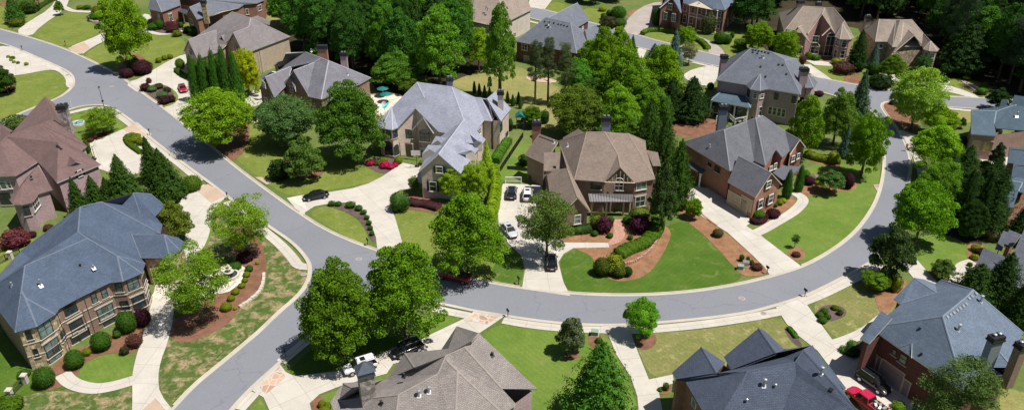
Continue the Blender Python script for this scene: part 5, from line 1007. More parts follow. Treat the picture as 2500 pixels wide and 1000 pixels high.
# pink brick house with the turret (top right)
h = House('pink brick house with a taupe roof, tall arched entry and round corner turret', dict(
 bl=(1900, 30), a=(1914, 77), b=(1972, 82), c=(2042, 85), R0=(1961, 15, 'a', 'b'), R1=(2016, 19, 'a', 'b'), R2=(2035, 19, 'a', 'b'), g1=(2007, 35, 9.6), gb=(2013, 20, 10.4), g2=(1972, 82), g3=(2041, 86), s1=(1948, 66, 8.2), s2=(1934, 82), s3=(1980, 108, 4.2), sb=(1958, 62, 8.4), i1=(2028, 68, 8.0), i2=(2006, 87), ib=(2030, 62, 8.2), i3=(2042, 86),
 tx=(2057, 58, 9.6), t1=(2038, 90), t2=(2051, 96), t3=(2077, 97), t4=(2085, 92), e=(2062, 51, 8.6), bk=(2045, 37), bk2=(1935, 26)),
 ['bl a R0', 'a b gb R1 R0', 'g1 g2 gb', 'g1 gb g3', 'R1 gb c e R2', 's1 s3 sb', 's1 s2 sb', 'i1 i2 ib', 'i1 ib i3', 'tx t1 t2', 'tx t2 t3', 'tx t3 t4', 'tx t4 e', 'c t1 tx e', 'R0 R1 R2 e t4 bk bk2', 'bl R0 bk2'], he=6.3, roof='tanr', wall='pink', trim='cream')
h.walls('bl a b g1 c t1 t2 t3 t4 bk bk2'); h.win('a', 'b', [(1944, 88, 1952, 98), (1950, 116, 1958, 132, 'a')]); h.win('b', 'c', [(1983, 88, 1999, 104), (1978, 114, 1999, 132, 'al'), (2013, 96, 2034, 144, 'a')]); h.win('t1', 't2', [(2040, 100, 2049, 112, 'a'), (2036, 122, 2044, 140)]); h.win('t2', 't3', [(2054, 103, 2067, 116, 'a'), (2051, 124, 2062, 143)])
chimney(h, (1954, 8), 0, 11.6, 1.8, 1.2, WM['pink'], kind='none'); chimney(h, (1998, 13), 0, 11.4, 1.3, 1.1, WM['pink'])
# stone house right of it
h = House('fieldstone house with a striped taupe roof and turret in front of the dark pinewood', dict(
 bl=(2111, 75), a=(2137, 102), a2=(2166, 102), b=(2179, 115), b2=(2197, 115), c=(2250, 112), R0=(2146, 47, 10.2), R1=(2160, 51, 10.2), R2=(2197, 50, 10.2), R3=(2226, 48, 10.2), g1=(2232, 86, 9), gb=(2215, 70, 9.2), g2=(2176, 133, 5), g3=(2256, 115), v=(2206, 55, 9.6), v2=(2187, 51, 10.2),
 tx=(2272, 100, 8.8), t1=(2254, 120), t2=(2269, 125), t3=(2288, 126), t4=(2293, 121), e=(2254, 81, 8.2), e2=(2276, 97, 6.4), bk=(2238, 67), bk2=(2152, 56)),
 ['bl a R0', 'a a2 v2 R1 R0', 'a2 b v2', 'v2 b b2 v R2', 'R2 v b2 c e R3', 'g1 g2 gb', 'g1 gb g3', 'tx t1 t2', 'tx t2 t3', 'tx t3 t4', 'tx t4 e', 'c t1 tx e', 'R3 e t4 bk', 'R0 R1 v2 R2 R3 bk bk2'], he=6.3, roof='tanr', wall='stone', trim='cream')
h.walls('bl a a2 b b2 c t1 t2 t3 t4 bk bk2'); h.walls('g2 g1 g3', mat='stone', top=5.5); h.win('a', 'a2', [(2146, 108, 2156, 118)]); h.win('b2', 'c', [(2210, 134, 2226, 148, 'p'), (2234, 126, 2246, 140, 'a')]); h.win('t1', 't2', [(2257, 128, 2266, 140)]); h.win('t2', 't3', [(2270, 130, 2282, 142)]); chimney(h, (2119, 45), 0, 9.4, 1.3, 1.3, WM['gstone'])
# right edge: brick with yellow garage doors
h = House('rosy brick house with a teal-grey roof and three yellowish garage doors', dict(
 a=(2371, 327), b=(2433, 332), b2=(2433, 313), c=(2520, 321), R0=(2371, 269, 'a', 'b'), R1=(2432, 271, 'a', 'b'), m0=(2473, 257, 8.6), v=(2427, 302, 'a', 'b', 'R0'), m1=(2540, 262, 8.6), u0=(2477, 232, 10), u1=(2530, 240, 10), u2=(2466, 262, 8), w0=(2446, 242, 8), w1=(2460, 243, 8), w2=(2438, 268, 6.6), l=(2352, 288, 5.4), bk=(2540, 240), bk2=(2374, 276)),
 ['a b v R1 R0', 'v b2 m0 R1', 'm0 b2 c m1', 'u0 u2 m1 u1', 'w0 w2 u2 w1', 'R0 R1 m0 bk bk2'], he=5.6, roof='teal', wall='pink', trim='cream')
h.walls('a b c bk bk2'); h.win('a', 'b', [(2373, 344, 2402, 366, 'khaki'), (2405, 347, 2435, 369, 'khaki'), (2437, 350, 2466, 373, 'khaki')]); h.win('b2', 'c', [(2437, 318, 2447, 328, 'p'), (2467, 322, 2477, 334, 'p'), (2486, 324, 2494, 334, 'p')]); vent(h, 2482, 285, 'm0 b2 c', 1.0)
# carport house on the right edge
h = House('brick house with stepped teal-grey roofs and an open garage on the right edge', dict(
 a=(2426, 496), b=(2473, 507), R0=(2436, 436, 'a', 'b'), R1=(2497, 445, 'a', 'b'), v=(2487, 466, 'a', 'b', 'R0'), c=(2520, 480), d0=(2475, 397, 8), d1=(2520, 402, 8), d2=(2468, 437, 5.6), d3=(2520, 447, 5.6), e0=(2465, 359, 8.2), e1=(2520, 364, 8.2), e2=(2460, 397, 5.8), e3=(2520, 403, 5.8), bk=(2540, 430)),
 ['a b v R1 R0', 'v c R1', 'd0 d2 d3 d1', 'e0 e2 e3 e1', 'R0 R1 bk'], he=4.6, roof='teal', wall='rust', trim='cream')
h.walls('a b c bk R1 R0', top=4.6); h.walls('d2 d3 d1 d0'); h.walls('e2 e3 e1 e0')
h.win('a', 'b', [(2428, 516, 2460, 540, 'grey')])
# lower right edge grey roofs
h = House('dark grey roofed house half hidden by conifers near the edge', dict(
 R0=(2401, 605, 7.4), R1=(2460, 628, 7.4), R2=(2520, 650, 7.4), a=(2380, 650, 4.4), b=(2450, 690, 4.4), c=(2520, 712, 4.4), d0=(2450, 562, 8), d1=(2462, 567, 8), d2=(2429, 607, 5), d3=(2446, 612, 5), e0=(2464, 560, 9), e1=(2494, 572, 9), e2=(2450, 593, 6.8), e3=(2471, 602, 6.8), f0=(2500, 560, 11), f1=(2530, 566, 11), f2=(2468, 630, 5.6), f3=(2520, 655, 5.6)),
 ['R0 R1 R2 c b a', 'd0 d1 d3 d2', 'e0 e1 e3 e2', 'f0 f1 f3 f2'], he=4.4, roof='mid', wall='rust', trim='cream', cap=False)
h.walls('a b c R2 R0', top=4.4); h.walls('d2 d3 d1 d0', top=4.9); h.walls('e2 e3 e1 e0', top=6.6); h.walls('f2 f3 f1 f0', top=5.5)
# bottom right
h = House('dark brick house with slate-blue roof and blue chimney near bottom right corner', dict(
 a=(2121, 798), b=(2356, 958), R0=(2301, 771, 'a', 'b'), R1=(2361, 722, 10.8), R2=(2376, 706, 10.8), c=(2448, 914), c0=(2410, 916), d=(2499, 811), e=(2179, 759), e2=(2177, 776), f=(2199, 742), v=(2350, 716, 10.2), n0=(2232, 677, 8.4), n1=(2288, 714, 8.6), n2=(2181, 730), n3=(2256, 681, 7.6), n4=(2283, 692), n5=(2298, 682, 8.6), s0=(2152, 757, 7.8), s1=(2099, 826), s2=(2122, 838), s3=(2178, 776, 7.8),
 k0=(2376, 759, 'R1', 'd', 'b'), k1=(2424, 789, 9), k2=(2482, 840), k3=(2473, 896), k4=(2439, 857, 8), k5=(2403, 845), k6=(2420, 896), d1=(2227, 837, 8.1), d2=(2191, 848), d3=(2225, 872), d4=(2222, 832, 8.2), bk=(2432, 759)),
 ['a b R0', 'R0 b c0 c k3 k2 d R2 R1', 'a R0 R1 v e', 'R1 v R2', 'e v R2 f', 'n0 n2 f n1', 'n0 n1 n4 n3', 'f n1 n4 n5 R2', 's0 s1 s2 s3', 'k0 k1 k5', 'k1 k2 k3 k4', 'k1 k4 k5', 'k4 k3 c k6', 'k4 k6 k5', 'd4 d1 d2', 'd4 d1 d3', 'R2 n5 bk d'], he=6.4, pitch=.8, roof='bluel', wall='dkred', trim='white')
h.walls('a b c0 c k3 k2 d bk n5 n4 n3 n2 f e'); h.walls('s1 s2 s3 s0', top=6.3)
h.win('a', 'b', [(2101, 842, 2136, 888, 'grey'), (2141, 876, 2204, 930, 'grey'), (2206, 930, 2220, 952, 'grey'), (2178, 853, 2189, 866, 'pd'), (2196, 865, 2214, 886, 'pd')])
chimney(h, (2430, 830), 0, 11.2, 1.6, .9, M['slate'], .3, bz=6); chimney(h, (2493, 848), 0, 10.8, 1.1, 1.0, WM['brown'], .3)
roofbox(h, [(2312, 773), (2320, 768), (2328, 763), (2336, 757), (2343, 752), (2351, 747), (2358, 742), (2365, 728), (2372, 723), (2382, 716)], 'R0 b R1', 'galv'); vent(h, 2339, 806, 'R0 b R1', .9, True, .14); vent(h, 2394, 736, 'R0 b R1', .9, True, .14); roofbox(h, [(2246, 801), (2250, 863)], 'a b R0', 'metal', (.3, .3, .25))
# bottom middle right
h = House('brick house with dark blue roof and two pointed hips at the bottom edge', dict(
 a=(1670, 925), a0=(1651, 925), R0=(1961, 853, 11.4), m=(1941, 883, 11), v=(1824, 905, 9.4), b=(1740, 1045), b1=(1770, 1030, 6.6), R9=(2120, 1030, 10.5), e=(1984, 842, 10.8), p=(1893, 860, 9.2), f=(2018, 889), g=(2100, 1015), w0=(1852, 800, 9), w1=(1894, 861, 9.2), w2=(1767, 870), w3=(1785, 902), w4=(1867, 806, 8.4), w5=(1916, 852), u0=(1712, 846, 8.6), u1=(1750, 910, 8.6), u2=(1640, 909), u4=(1771, 884), q=(1943, 914, 10), q1=(2028, 1010, 9.6), q2=(1900, 1030, 7), z0=(2015, 897, 8), z1=(2023, 890, 8.2), z2=(2065, 946, 6.4), z3=(2060, 950, 6.4), bk=(2130, 1080)),
 ['a v b1 b', 'v m q q2 b1', 'm R0 R9 q1 q', 'a u1 w3 p m v', 'p e R0 m', 'R0 e f g R9', 'w0 w2 w3 w1', 'w0 w1 w5 w4', 'w1 w5 e p', 'u0 u2 a0 u1', 'u0 u1 u4', 'q q1 q2', 'a0 a u1', 'z0 z1 z2 z3', 'p w1 w3', 'R9 g bk'], he=6.4, roof='blued', wall='rust', trim='dark')
h.walls('u2 a0 a b bk g f e w4 w5 w0 w2 w3 u4 u0', top=6.4); h.win('u2', 'a', [(1644, 935, 1660, 960, 'garage')]); h.win('a', 'b', [(1690, 975, 1700, 990, 'p')])
vent(h, 1865, 942, 'v m q2', 1.0, True, .13); vent(h, 1892, 946, 'v m q2', .5, True); vent(h, 2004, 913, 'm R0 R9', 1.0, True, .13); vent(h, 1822, 982, 'v m q2', .5, True); roofbox(h, [(2029, 950)], 'm R0 R9')
# bottom centre
h = House('house with a weathered grey-brown shingle roof of many gables at the bottom centre', dict(
 w0=(1115, 795, 9.2), w1=(1150, 832, 9.6), w2=(1068, 866), T=(1169, 812, 9), F=(1313, 949), B=(1262, 987), G=(1134, 846, 10.6), J=(1088, 867, 10.2), H1=(1226, 948, 7.6), K=(1117, 905, 9.4), V=(1090, 878, 10), L=(954, 926, 7.4), M0=(973, 962, 9.2), N0=(1069, 911, 9.6), Q=(826, 978), Q0=(838, 934), Q9=(806, 980), S=(936, 925, 7), c1=(988, 861, 8.8), c2=(945, 924), c3=(1012, 896, 8.8), s1=(1038, 849, 7.6), s2=(1022, 876), s3=(1056, 872, 7.6), X0=(830, 1040), X1=(960, 1060, 6.8), X2=(1070, 1060, 6.6), X3=(1110, 1060, 6.8), X4=(1230, 1010), u=(870, 950, 8), bk=(960, 1120)),
 ['w0 w2 J w1', 'w0 w1 G T', 'T F H1 G', 'G H1 B V J', 'V B X4 K', 'J V K X3 X2 N0', 'N0 X2 X1 M0', 'M0 X1 X0 Q', 'Q S L N0 M0', 'S J N0 L', 'c1 c2 c3', 'c1 c3 J G', 's1 s2 s3', 'Q0 Q9 X0 Q u', 'Q0 u S', 'K X4 X3'], he=6.3, roof='weath', wall='mauve', trim='dark')
h.walls('Q9 X0 X4 B F T w0 w2 s2 c2 Q0', top=6.2); chimney(h, (892, 912), 0, 11.2, 1.7, 1.3, WM['gstone'], .4, 'pyr', 5.5)
vent(h, 1023, 966, 'N0 X2 M0', .8, True, .14); vent(h, 1047, 957, 'N0 X2 M0', .8, True, .14); vent(h, 931, 984, 'M0 X1 Q', .35, False); vent(h, 1202, 867, 'T F H1', .4, False); vent(h, 986, 918, 'J V N0', .4, False)

# ---------------------------------------------------------------- trees and shrubs
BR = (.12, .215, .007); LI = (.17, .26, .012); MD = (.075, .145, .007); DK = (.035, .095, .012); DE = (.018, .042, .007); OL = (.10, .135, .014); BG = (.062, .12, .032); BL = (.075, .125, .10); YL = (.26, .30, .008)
DP = (.030, .066, .008); PN = (.07, .10, .04); BX = (.05, .125, .012); GD = (.17, .21, .012); BU = (.055, .018, .026); PU = (.075, .02, .04); RB = (.10, .045, .03)
T_ = [  # cx, cy, width, height in the photograph, kind, colour, label, trunk
 (303, 74, 100, 148, 'maple', BR, 'large bright green maple on the lawn beside two maroon mounds', 2), (30, 22, 52, 62, 'cedar', DK, 'dark evergreen by the drive at the top left corner', .4), (143, 18, 22, 34, 'magnolia', MD, 'small upright green tree at the head of the top left drive', .3),
 (10, 196, 50, 62, 'magnolia', DP, 'dark magnolia at the left edge in a ring of maroon hedge', .3), (532, 287, 168, 132, 'spread', BR, 'wide spreading light green tree overhanging the road', 1.5),
 (697, 292, 142, 112, 'spread', BG, 'rounded soft blue-green tree in front of the blue-grey roofed house', 1.2), (855, 292, 155, 168, 'oak', (.055, .12, .012), 'tall olive-green tree left of the pale grey roof', 1.5), (738, 388, 92, 104, 'magnolia', (.07, .125, .02), 'broad glossy magnolia standing in a mulch bed on the lawn', .2),
 (245, 293, 84, 62, 'airy', (.10, .17, .010), 'small airy weeping tree over the round blue fountain', .6), (600, 178, 62, 104, 'maple', YL, 'bright yellow-green tree at the right end of the cypress row', .3),
 (420, 540, 86, 96, 'magnolia', OL, 'rounded olive-green tree against the right end of the blue slate roof', .5), (592, 548, 132, 136, 'airy', (.125, .21, .012), 'open light green young tree between the drive and the road', 1.4), (472, 692, 158, 168, 'airy', (.105, .19, .010), 'open light green tree shading the entry court of the blue slate house', 1.6),
 (824, 752, 182, 220, 'oak', MD, 'big dense green street tree, left one of the pair by the junction', 1.2), (982, 710, 184, 222, 'oak', (.08, .16, .007), 'big dense green street tree, right one of the pair by the junction', 1.2), (1140, 570, 170, 190, 'oak', (.095, .185, .007), 'big feathery green tree above the parked red pickup', 1.4),
 (1108, 446, 74, 76, 'maple', LI, 'lime green tree against the gable wall of the garage wing', .5), (1160, 440, 66, 84, 'maple', LI, 'lime green tree between the garage wing and the driveway hedge', .5), (1188, 388, 40, 84, 'cedar', (.22, .32, .02), 'narrow bright lime conifer beside the dormers', .3),
 (1336, 548, 132, 146, 'airy', (.085, .135, .022), 'open olive-green tree over the shaded part of the driveway', 1.6), (1622, 484, 66, 150, 'magnolia', (.055, .095, .022), 'tall dark magnolia at the right front corner of the taupe roofed house', .4), (1694, 506, 42, 46, 'maple', BR, 'small round bright green tree on the pine straw strip', .5),
 (1582, 330, 92, 150, 'leyland', DP, 'dark leyland conifer directly behind the taupe roof, farthest of the row', .2), (1622, 372, 92, 160, 'leyland', DP, 'dark leyland conifer in the middle of the row behind the taupe roof', .2), (1658, 424, 74, 156, 'leyland', DP, 'dark leyland conifer nearest the driveway in the row by the taupe roof', .2),
 (1308, 150, 58, 94, 'pine', PN, 'leftmost of three tall bare-trunked pines in the dry yard', 5.5), (1340, 142, 50, 94, 'pine', PN, 'middle one of three tall bare-trunked pines in the dry yard', 5.5), (1382, 155, 56, 90, 'pine', (.08, .11, .04), 'rightmost of three tall bare-trunked pines in the dry yard', 5.5),
 (1473, 135, 76, 128, 'tall', BR, 'tall bright green tree covering the right end of the blue-grey hipped roof', 1), (1512, 112, 62, 88, 'tall', BR, 'bright green tree by the upper road left of the small dark conifer', 1), (1544, 117, 32, 58, 'cedar', DK, 'small dark pointed evergreen on the verge of the upper road', .3), (1412, 192, 84, 90, 'oak', (.07, .20, .02), 'rounded mid-green tree right of the three pines', 1),
 (1530, 200, 118, 150, 'tall', (.11, .21, .01), 'very tall bright green tree in the middle of the back-garden grove', 1.5), (1618, 186, 100, 140, 'tall', BR, 'tall bright green tree at the right of the back-garden grove', 1.5), (1648, 118, 48, 88, 'cedar', BL, 'blue-green conifer on the verge opposite the colonial house', .3), (1598, 125, 42, 38, 'cedar', BL, 'low blue-green conifer beside the upper road drive', .2),
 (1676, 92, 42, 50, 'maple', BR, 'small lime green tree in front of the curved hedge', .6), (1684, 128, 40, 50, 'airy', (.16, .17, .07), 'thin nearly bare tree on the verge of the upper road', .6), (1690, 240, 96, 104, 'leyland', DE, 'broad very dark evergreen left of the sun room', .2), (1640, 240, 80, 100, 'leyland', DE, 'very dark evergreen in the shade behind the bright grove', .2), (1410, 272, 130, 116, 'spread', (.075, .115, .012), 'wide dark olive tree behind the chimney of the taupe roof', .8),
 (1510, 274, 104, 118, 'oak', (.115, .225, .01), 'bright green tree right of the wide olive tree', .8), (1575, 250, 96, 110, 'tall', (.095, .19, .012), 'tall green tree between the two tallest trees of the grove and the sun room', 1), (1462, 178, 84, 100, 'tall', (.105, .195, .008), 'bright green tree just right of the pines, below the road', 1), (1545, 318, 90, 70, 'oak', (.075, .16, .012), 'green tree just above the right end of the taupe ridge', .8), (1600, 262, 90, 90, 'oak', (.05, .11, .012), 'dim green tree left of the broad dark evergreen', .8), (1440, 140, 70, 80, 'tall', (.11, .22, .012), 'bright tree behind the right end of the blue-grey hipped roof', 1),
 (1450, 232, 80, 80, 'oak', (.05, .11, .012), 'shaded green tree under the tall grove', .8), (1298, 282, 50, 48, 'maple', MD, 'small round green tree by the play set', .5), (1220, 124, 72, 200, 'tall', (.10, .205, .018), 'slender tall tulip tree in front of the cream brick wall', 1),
 (1855, 90, 68, 66, 'maple', BR, 'bright green tree between the colonial and the pink brick house', .8), (1920, 112, 60, 68, 'maple', BR, 'round bright green tree in front of the pink brick house', .8), (2098, 122, 50, 90, 'leyland', DE, 'dark evergreen between the pink brick and fieldstone houses', .4), (2136, 134, 32, 58, 'cedar', BL, 'blue-grey conifer left of the fieldstone house', .3),
 (2180, 166, 68, 62, 'oak', MD, 'rounded green tree over the drive of the fieldstone house', .8), (2255, 158, 34, 42, 'maple', (.05, .12, .03), 'small green tree at the foot of the stone turret', .4), (2245, 235, 120, 132, 'spread', (.17, .27, .03), 'large pale yellow-green street tree at the junction', 1.6), (2294, 294, 88, 66, 'maple', BR, 'low bright green tree just below the large pale street tree', .8),
 (2290, 362, 124, 112, 'oak', (.13, .25, .01), 'bright green street tree opposite the jogger', 1.2), (2302, 442, 108, 104, 'oak', (.085, .175, .012), 'mid-green street tree between two brighter ones on the right kerb', 1.2), (2256, 516, 138, 146, 'maple', (.095, .21, .008), 'large round vivid green maple by the right side of the road', 1.2), (2180, 616, 104, 126, 'magnolia', (.04, .07, .018), 'dark glossy magnolia at the inner corner of the lower right drive', .8),
 (2140, 682, 70, 52, 'maple', (.095, .18, .012), 'low spreading green tree on the pine straw bed by the sidewalk', .6), (2305, 655, 56, 52, 'magnolia', (.07, .125, .02), 'round dense shrub-like tree on the lawn beside the curved walk', .1), (2358, 486, 58, 134, 'leyland', DE, 'left one of two dark conifers beside the carport house', .2), (2404, 490, 50, 130, 'leyland', DE, 'right one of two dark conifers beside the carport house', .2),
 (2372, 555, 62, 52, 'magnolia', (.07, .15, .02), 'low weeping green tree below the two dark conifers', .1), (2385, 692, 112, 110, 'leyland', (.024, .054, .008), 'left broad dark conifer behind the slate-blue roof', .2), (2452, 680, 104, 130, 'leyland', (.021, .048, .008), 'middle broad dark conifer behind the slate-blue roof', .2), (2500, 735, 80, 120, 'leyland', (.024, .052, .008), 'broad dark conifer cut by the right edge above the slate-blue roof', .2), (2496, 545, 66, 96, 'leyland', (.021, .048, .008), 'dark conifer on the right edge below the open garage', .2),
 (1970, 308, 80, 140, 'tall', (.12, .23, .01), 'tall bright green tree right of the mauve house wall', .8), (2048, 284, 84, 122, 'oak', (.10, .175, .02), 'mid-green tree between the bright tree and the tall spruce', .8), (2102, 236, 66, 118, 'cedar', (.05, .095, .045), 'tall grey-green spruce on the inside of the road junction', .3), (2120, 352, 86, 136, 'maple', (.10, .20, .007), 'large vivid green tree on the inner edge of the right road bend', 1), (2066, 344, 34, 74, 'cedar', BL, 'narrow blue-grey conifer half hidden by the vivid green tree', .2), (2090, 300, 60, 60, 'leyland', DK, 'dark evergreen in the gap behind the vivid green tree', .2),
 (2030, 440, 64, 52, 'magnolia', (.06, .12, .025), 'small round dark green tree on the pine straw bed', .8), (1943, 584, 20, 24, 'airy', (.06, .12, .02), 'tiny sapling in a ring of pine straw', .8), (1567, 774, 82, 92, 'maple', (.10, .24, .015), 'small bright green tree in a mulch ring beside the lower drive', .9), (1395, 818, 70, 92, 'magnolia', (.085, .115, .05), 'small grey-green magnolia on the lower lawn', .3), (1466, 925, 160, 190, 'leyland', (.045, .12, .012), 'large green conifer with a brown patch at the bottom centre', .2),
 (296, 440, 104, 124, 'cedar', DP, 'dark conifer in the middle of the row above the blue slate roof', .3), (364, 388, 66, 104, 'cedar', DP, 'dark conifer behind the hedge, topmost of the row', .3), (396, 424, 108, 122, 'cedar', (.030, .066, .008), 'broad dark conifer at the right end of the row by the drive', .3), (228, 470, 66, 84, 'cedar', DP, 'dark conifer left of the middle in the row above the blue slate roof', .3), (186, 484, 62, 100, 'cedar', DP, 'dark conifer at the left end of the row beside the mauve wall', .3), (262, 470, 60, 76, 'cedar', DP, 'low dark conifer filling the row above the blue slate roof', .3),
 (772, 103, 82, 74, 'cedar', DK, 'dark green conifer just behind the blue-grey gabled roof', .3), (1135, 82, 66, 66, 'cedar', DK, 'dark conifer in front of the cream brick house', .3), (1168, 118, 76, 92, 'tall', (.15, .25, .01), 'yellow-green tree left of the tulip tree', .8), (1070, 112, 112, 176, 'tall', (.095, .21, .015), 'tall bright green tree at the right edge of the central wood', 1), (965, 168, 112, 84, 'oak', (.07, .16, .015), 'broad green tree at the front edge of the central wood', .8), (1012, 206, 80, 42, 'spread', (.07, .12, .012), 'low olive tree behind the ridge of the pale grey roof', .3),
 (2355, 955, 230, 190, 'pine', (.06, .10, .022), 'soft green long-needled pine in front of the slate-blue house at the bottom', 7.0),
 (1010, 448, 26, 34, 'maple', (.09, .16, .02), 'little round tree at the corner of the garage wing', .4), (2312, 170, 28, 26, 'airy', DK, 'small palm-like plant at the corner of the stone house', .6), (2350, 300, 20, 26, 'magnolia', DK, 'small dark shrub tree at the left end of the garage house', .1), (2440, 240, 56, 50, 'magnolia', DE, 'dark tree at the end of the right hand side street', .6), (2436, 380, 34, 62, 'magnolia', (.035, .06, .03), 'dark open magnolia beside the yellow garage doors', .4),
]
for t in T_: tree(*t[:7], clear=t[7])
for i, (x, y0) in enumerate([(472, 142), (497, 140), (524, 128), (548, 120), (574, 132)]):
    tree(x, (y0+242)/2, 34, 250-y0, 'column', (.035, .10, .01), 'tall cypress in the row by the tan brick house, '+['leftmost, shortest', 'second from left', 'middle one', 'tallest, fourth from left', 'rightmost, next to the yellow-green tree'][i], group='cypress row by the tan brick house', clear=.1)
for i, (x, y) in enumerate([(482, 175), (510, 172), (538, 165)]): tree(x, y+20, 40, 96, 'column', (.04, .11, .01), 'green cypress crowded behind the front cypress row', group='back cypresses by the tan brick house', clear=.1)
for x, y in [(1158, 212), (1170, 217), (1183, 222), (1195, 226), (1239, 236), (1252, 244), (1266, 238), (1270, 250)]: tree(x, y, 11, 28, 'column', (.03, .085, .012), 'small dark columnar cypress in the line along the dry back yard', group='line of small cypresses behind the pale grey house', clear=.1)
tree(1925, 448, 27, 68, 'column', (.035, .10, .012), 'left one of two slim cypresses at the brick house entrance', clear=.1); tree(1954, 434, 25, 64, 'column', (.035, .10, .012), 'right one of two slim cypresses at the brick house entrance', clear=.1)
# the woods: every tree is one of its own
rw = random.Random(5)
def wood(n, poly_px, kinds, grp, lab, wr=(48, 84), hr=(90, 150), dmin=5.0, seed=1):
    rr = random.Random(seed); xs = [p[0] for p in poly_px]; ys = [p[1] for p in poly_px]; pp = [Vector((x, y, 0)) for x, y in poly_px]; got = []
    tries = 0
    while len(got) < n and tries < 6000:
        tries += 1; x, y = rr.uniform(min(xs), max(xs)), rr.uniform(min(ys), max(ys))
        if not in_poly(Vector((x, y, 0)), pp): continue
        g_ = P(x, y)
        if any((g_-q).length < dmin for q in got): continue
        got.append(g_); sp, c_ = rr.choice(kinds); k = rr.uniform(.8, 1.5); c_ = tuple(v*k for v in c_)
        H_ = rr.uniform(*hr); W2 = rr.uniform(*wr); clear = rr.uniform(1, 3) if sp != 'pine' else rr.uniform(5, 9)
        a = W2/2; c2 = H_/2
        cnt[0] += 1; nm = {'pine': 'pine_tree', 'leyland': 'conifer_tree', 'tall': 'deciduous_tree', 'oak': 'oak_tree', 'maple': 'maple_tree'}[sp]
        root = empty(nm, (g_.x, g_.y, 0), lab[sp], 'tree', grp+(' pines' if sp == 'pine' else ' conifers' if sp == 'leyland' else ' leafy trees'), rr.uniform(0, 6.28))
        o = bpy.data.objects.new('crown', rr.choice(CR[sp])); COL.objects.link(o); o.parent = root; o.location = (0, 0, clear+c2); o.scale = (a, a, c2); o.color = (c_[0]*LK, c_[1]*LK, c_[2]*LK, 1)
        t = bpy.data.objects.new('trunk', TR['straight' if sp in ('pine', 'leyland') else 'limbed']); COL.objects.link(t); t.parent = root; ht = clear+c2*1.7; t.scale = (max(ht*.75, a),)*2+(ht,)
KW = [('tall', (.05, .13, .012)), ('tall', (.08, .185, .015)), ('oak', (.055, .14, .012)), ('oak', (.03, .08, .012)), ('leyland', DE), ('tall', (.035, .10, .012))]
lw = dict(tall='tall leafy tree in the wood behind the gardens at the top centre', oak='tall leafy tree in the wood behind the gardens at the top centre', leyland='dark conifer in the wood behind the gardens at the top centre', pine='tall dark pine in the wood behind the gardens at the top centre')
wood(62, [(700, 100), (760, 165), (860, 180), (930, 200), (1010, 195), (1100, 180), (1150, 150), (1150, 90), (1060, 80), (1040, 20), (1030, -40), (690, -40), (690, 40)], KW, 'central wood', lw, (8, 12), (12, 18), 3.6, 3)
lr = {k: v.replace('behind the gardens at the top centre', 'filling the top right corner of the photo') for k, v in lw.items()}
KR = [('tall', (.03, .08, .012)), ('tall', (.055, .14, .015)), ('oak', (.03, .08, .014)), ('pine', (.035, .06, .03)), ('leyland', DE), ('pine', (.03, .055, .026)), ('oak', (.05, .13, .012))]
wood(170, [(1815, 70), (1860, 80), (1900, 5), (2080, 5), (2100, 60), (2180, 40), (2240, 40), (2310, 110), (2300, 180), (2420, 190), (2470, 230), (2580, 240), (2600, 60), (2560, -40), (1815, -60)], KR, 'top right wood', lr, (9, 13), (12, 19), 4.2, 8)
wood(12, [(2480, 60), (2600, 80), (2600, -30), (2460, -30)], [('tall', (.10, .24, .02))], 'top right wood bright', {'tall': 'bright green leafy tree at the far top right corner'}, (9, 13), (13, 18), 5, 4)
wood(9, [(340, -8), (620, -45), (690, -50), (690, 10), (660, 20), (650, -20), (400, -40)], KW[:5], 'trees along the top left edge', {k: v.replace('wood behind the gardens at the top centre', 'strip along the top edge left of centre') for k, v in lw.items()}, (7, 9), (10, 13), 6, 2)
wood(8, [(1340, -6), (1420, -12), (1520, -8), (1540, 10), (1480, 12), (1420, 8), (1360, 0)], [('leyland', DE), ('oak', DK)], 'trees by the upper road', {'leyland': 'dark conifer by the upper road left of the colonial drive', 'oak': 'dark leafy tree by the upper road left of the colonial drive'}, (6, 8), (7, 9), 4, 2)
wood(9, [(2330, 580), (2400, 600), (2440, 560), (2400, 440), (2350, 420), (2300, 470)], [('oak', DE), ('leyland', DE)], 'shaded trees behind the vivid green maple', {'leyland': 'dark shaded conifer behind the vivid green maple', 'oak': 'dark shaded leafy tree behind the vivid green maple'}, (5, 7), (5, 7), 3.5, 2)
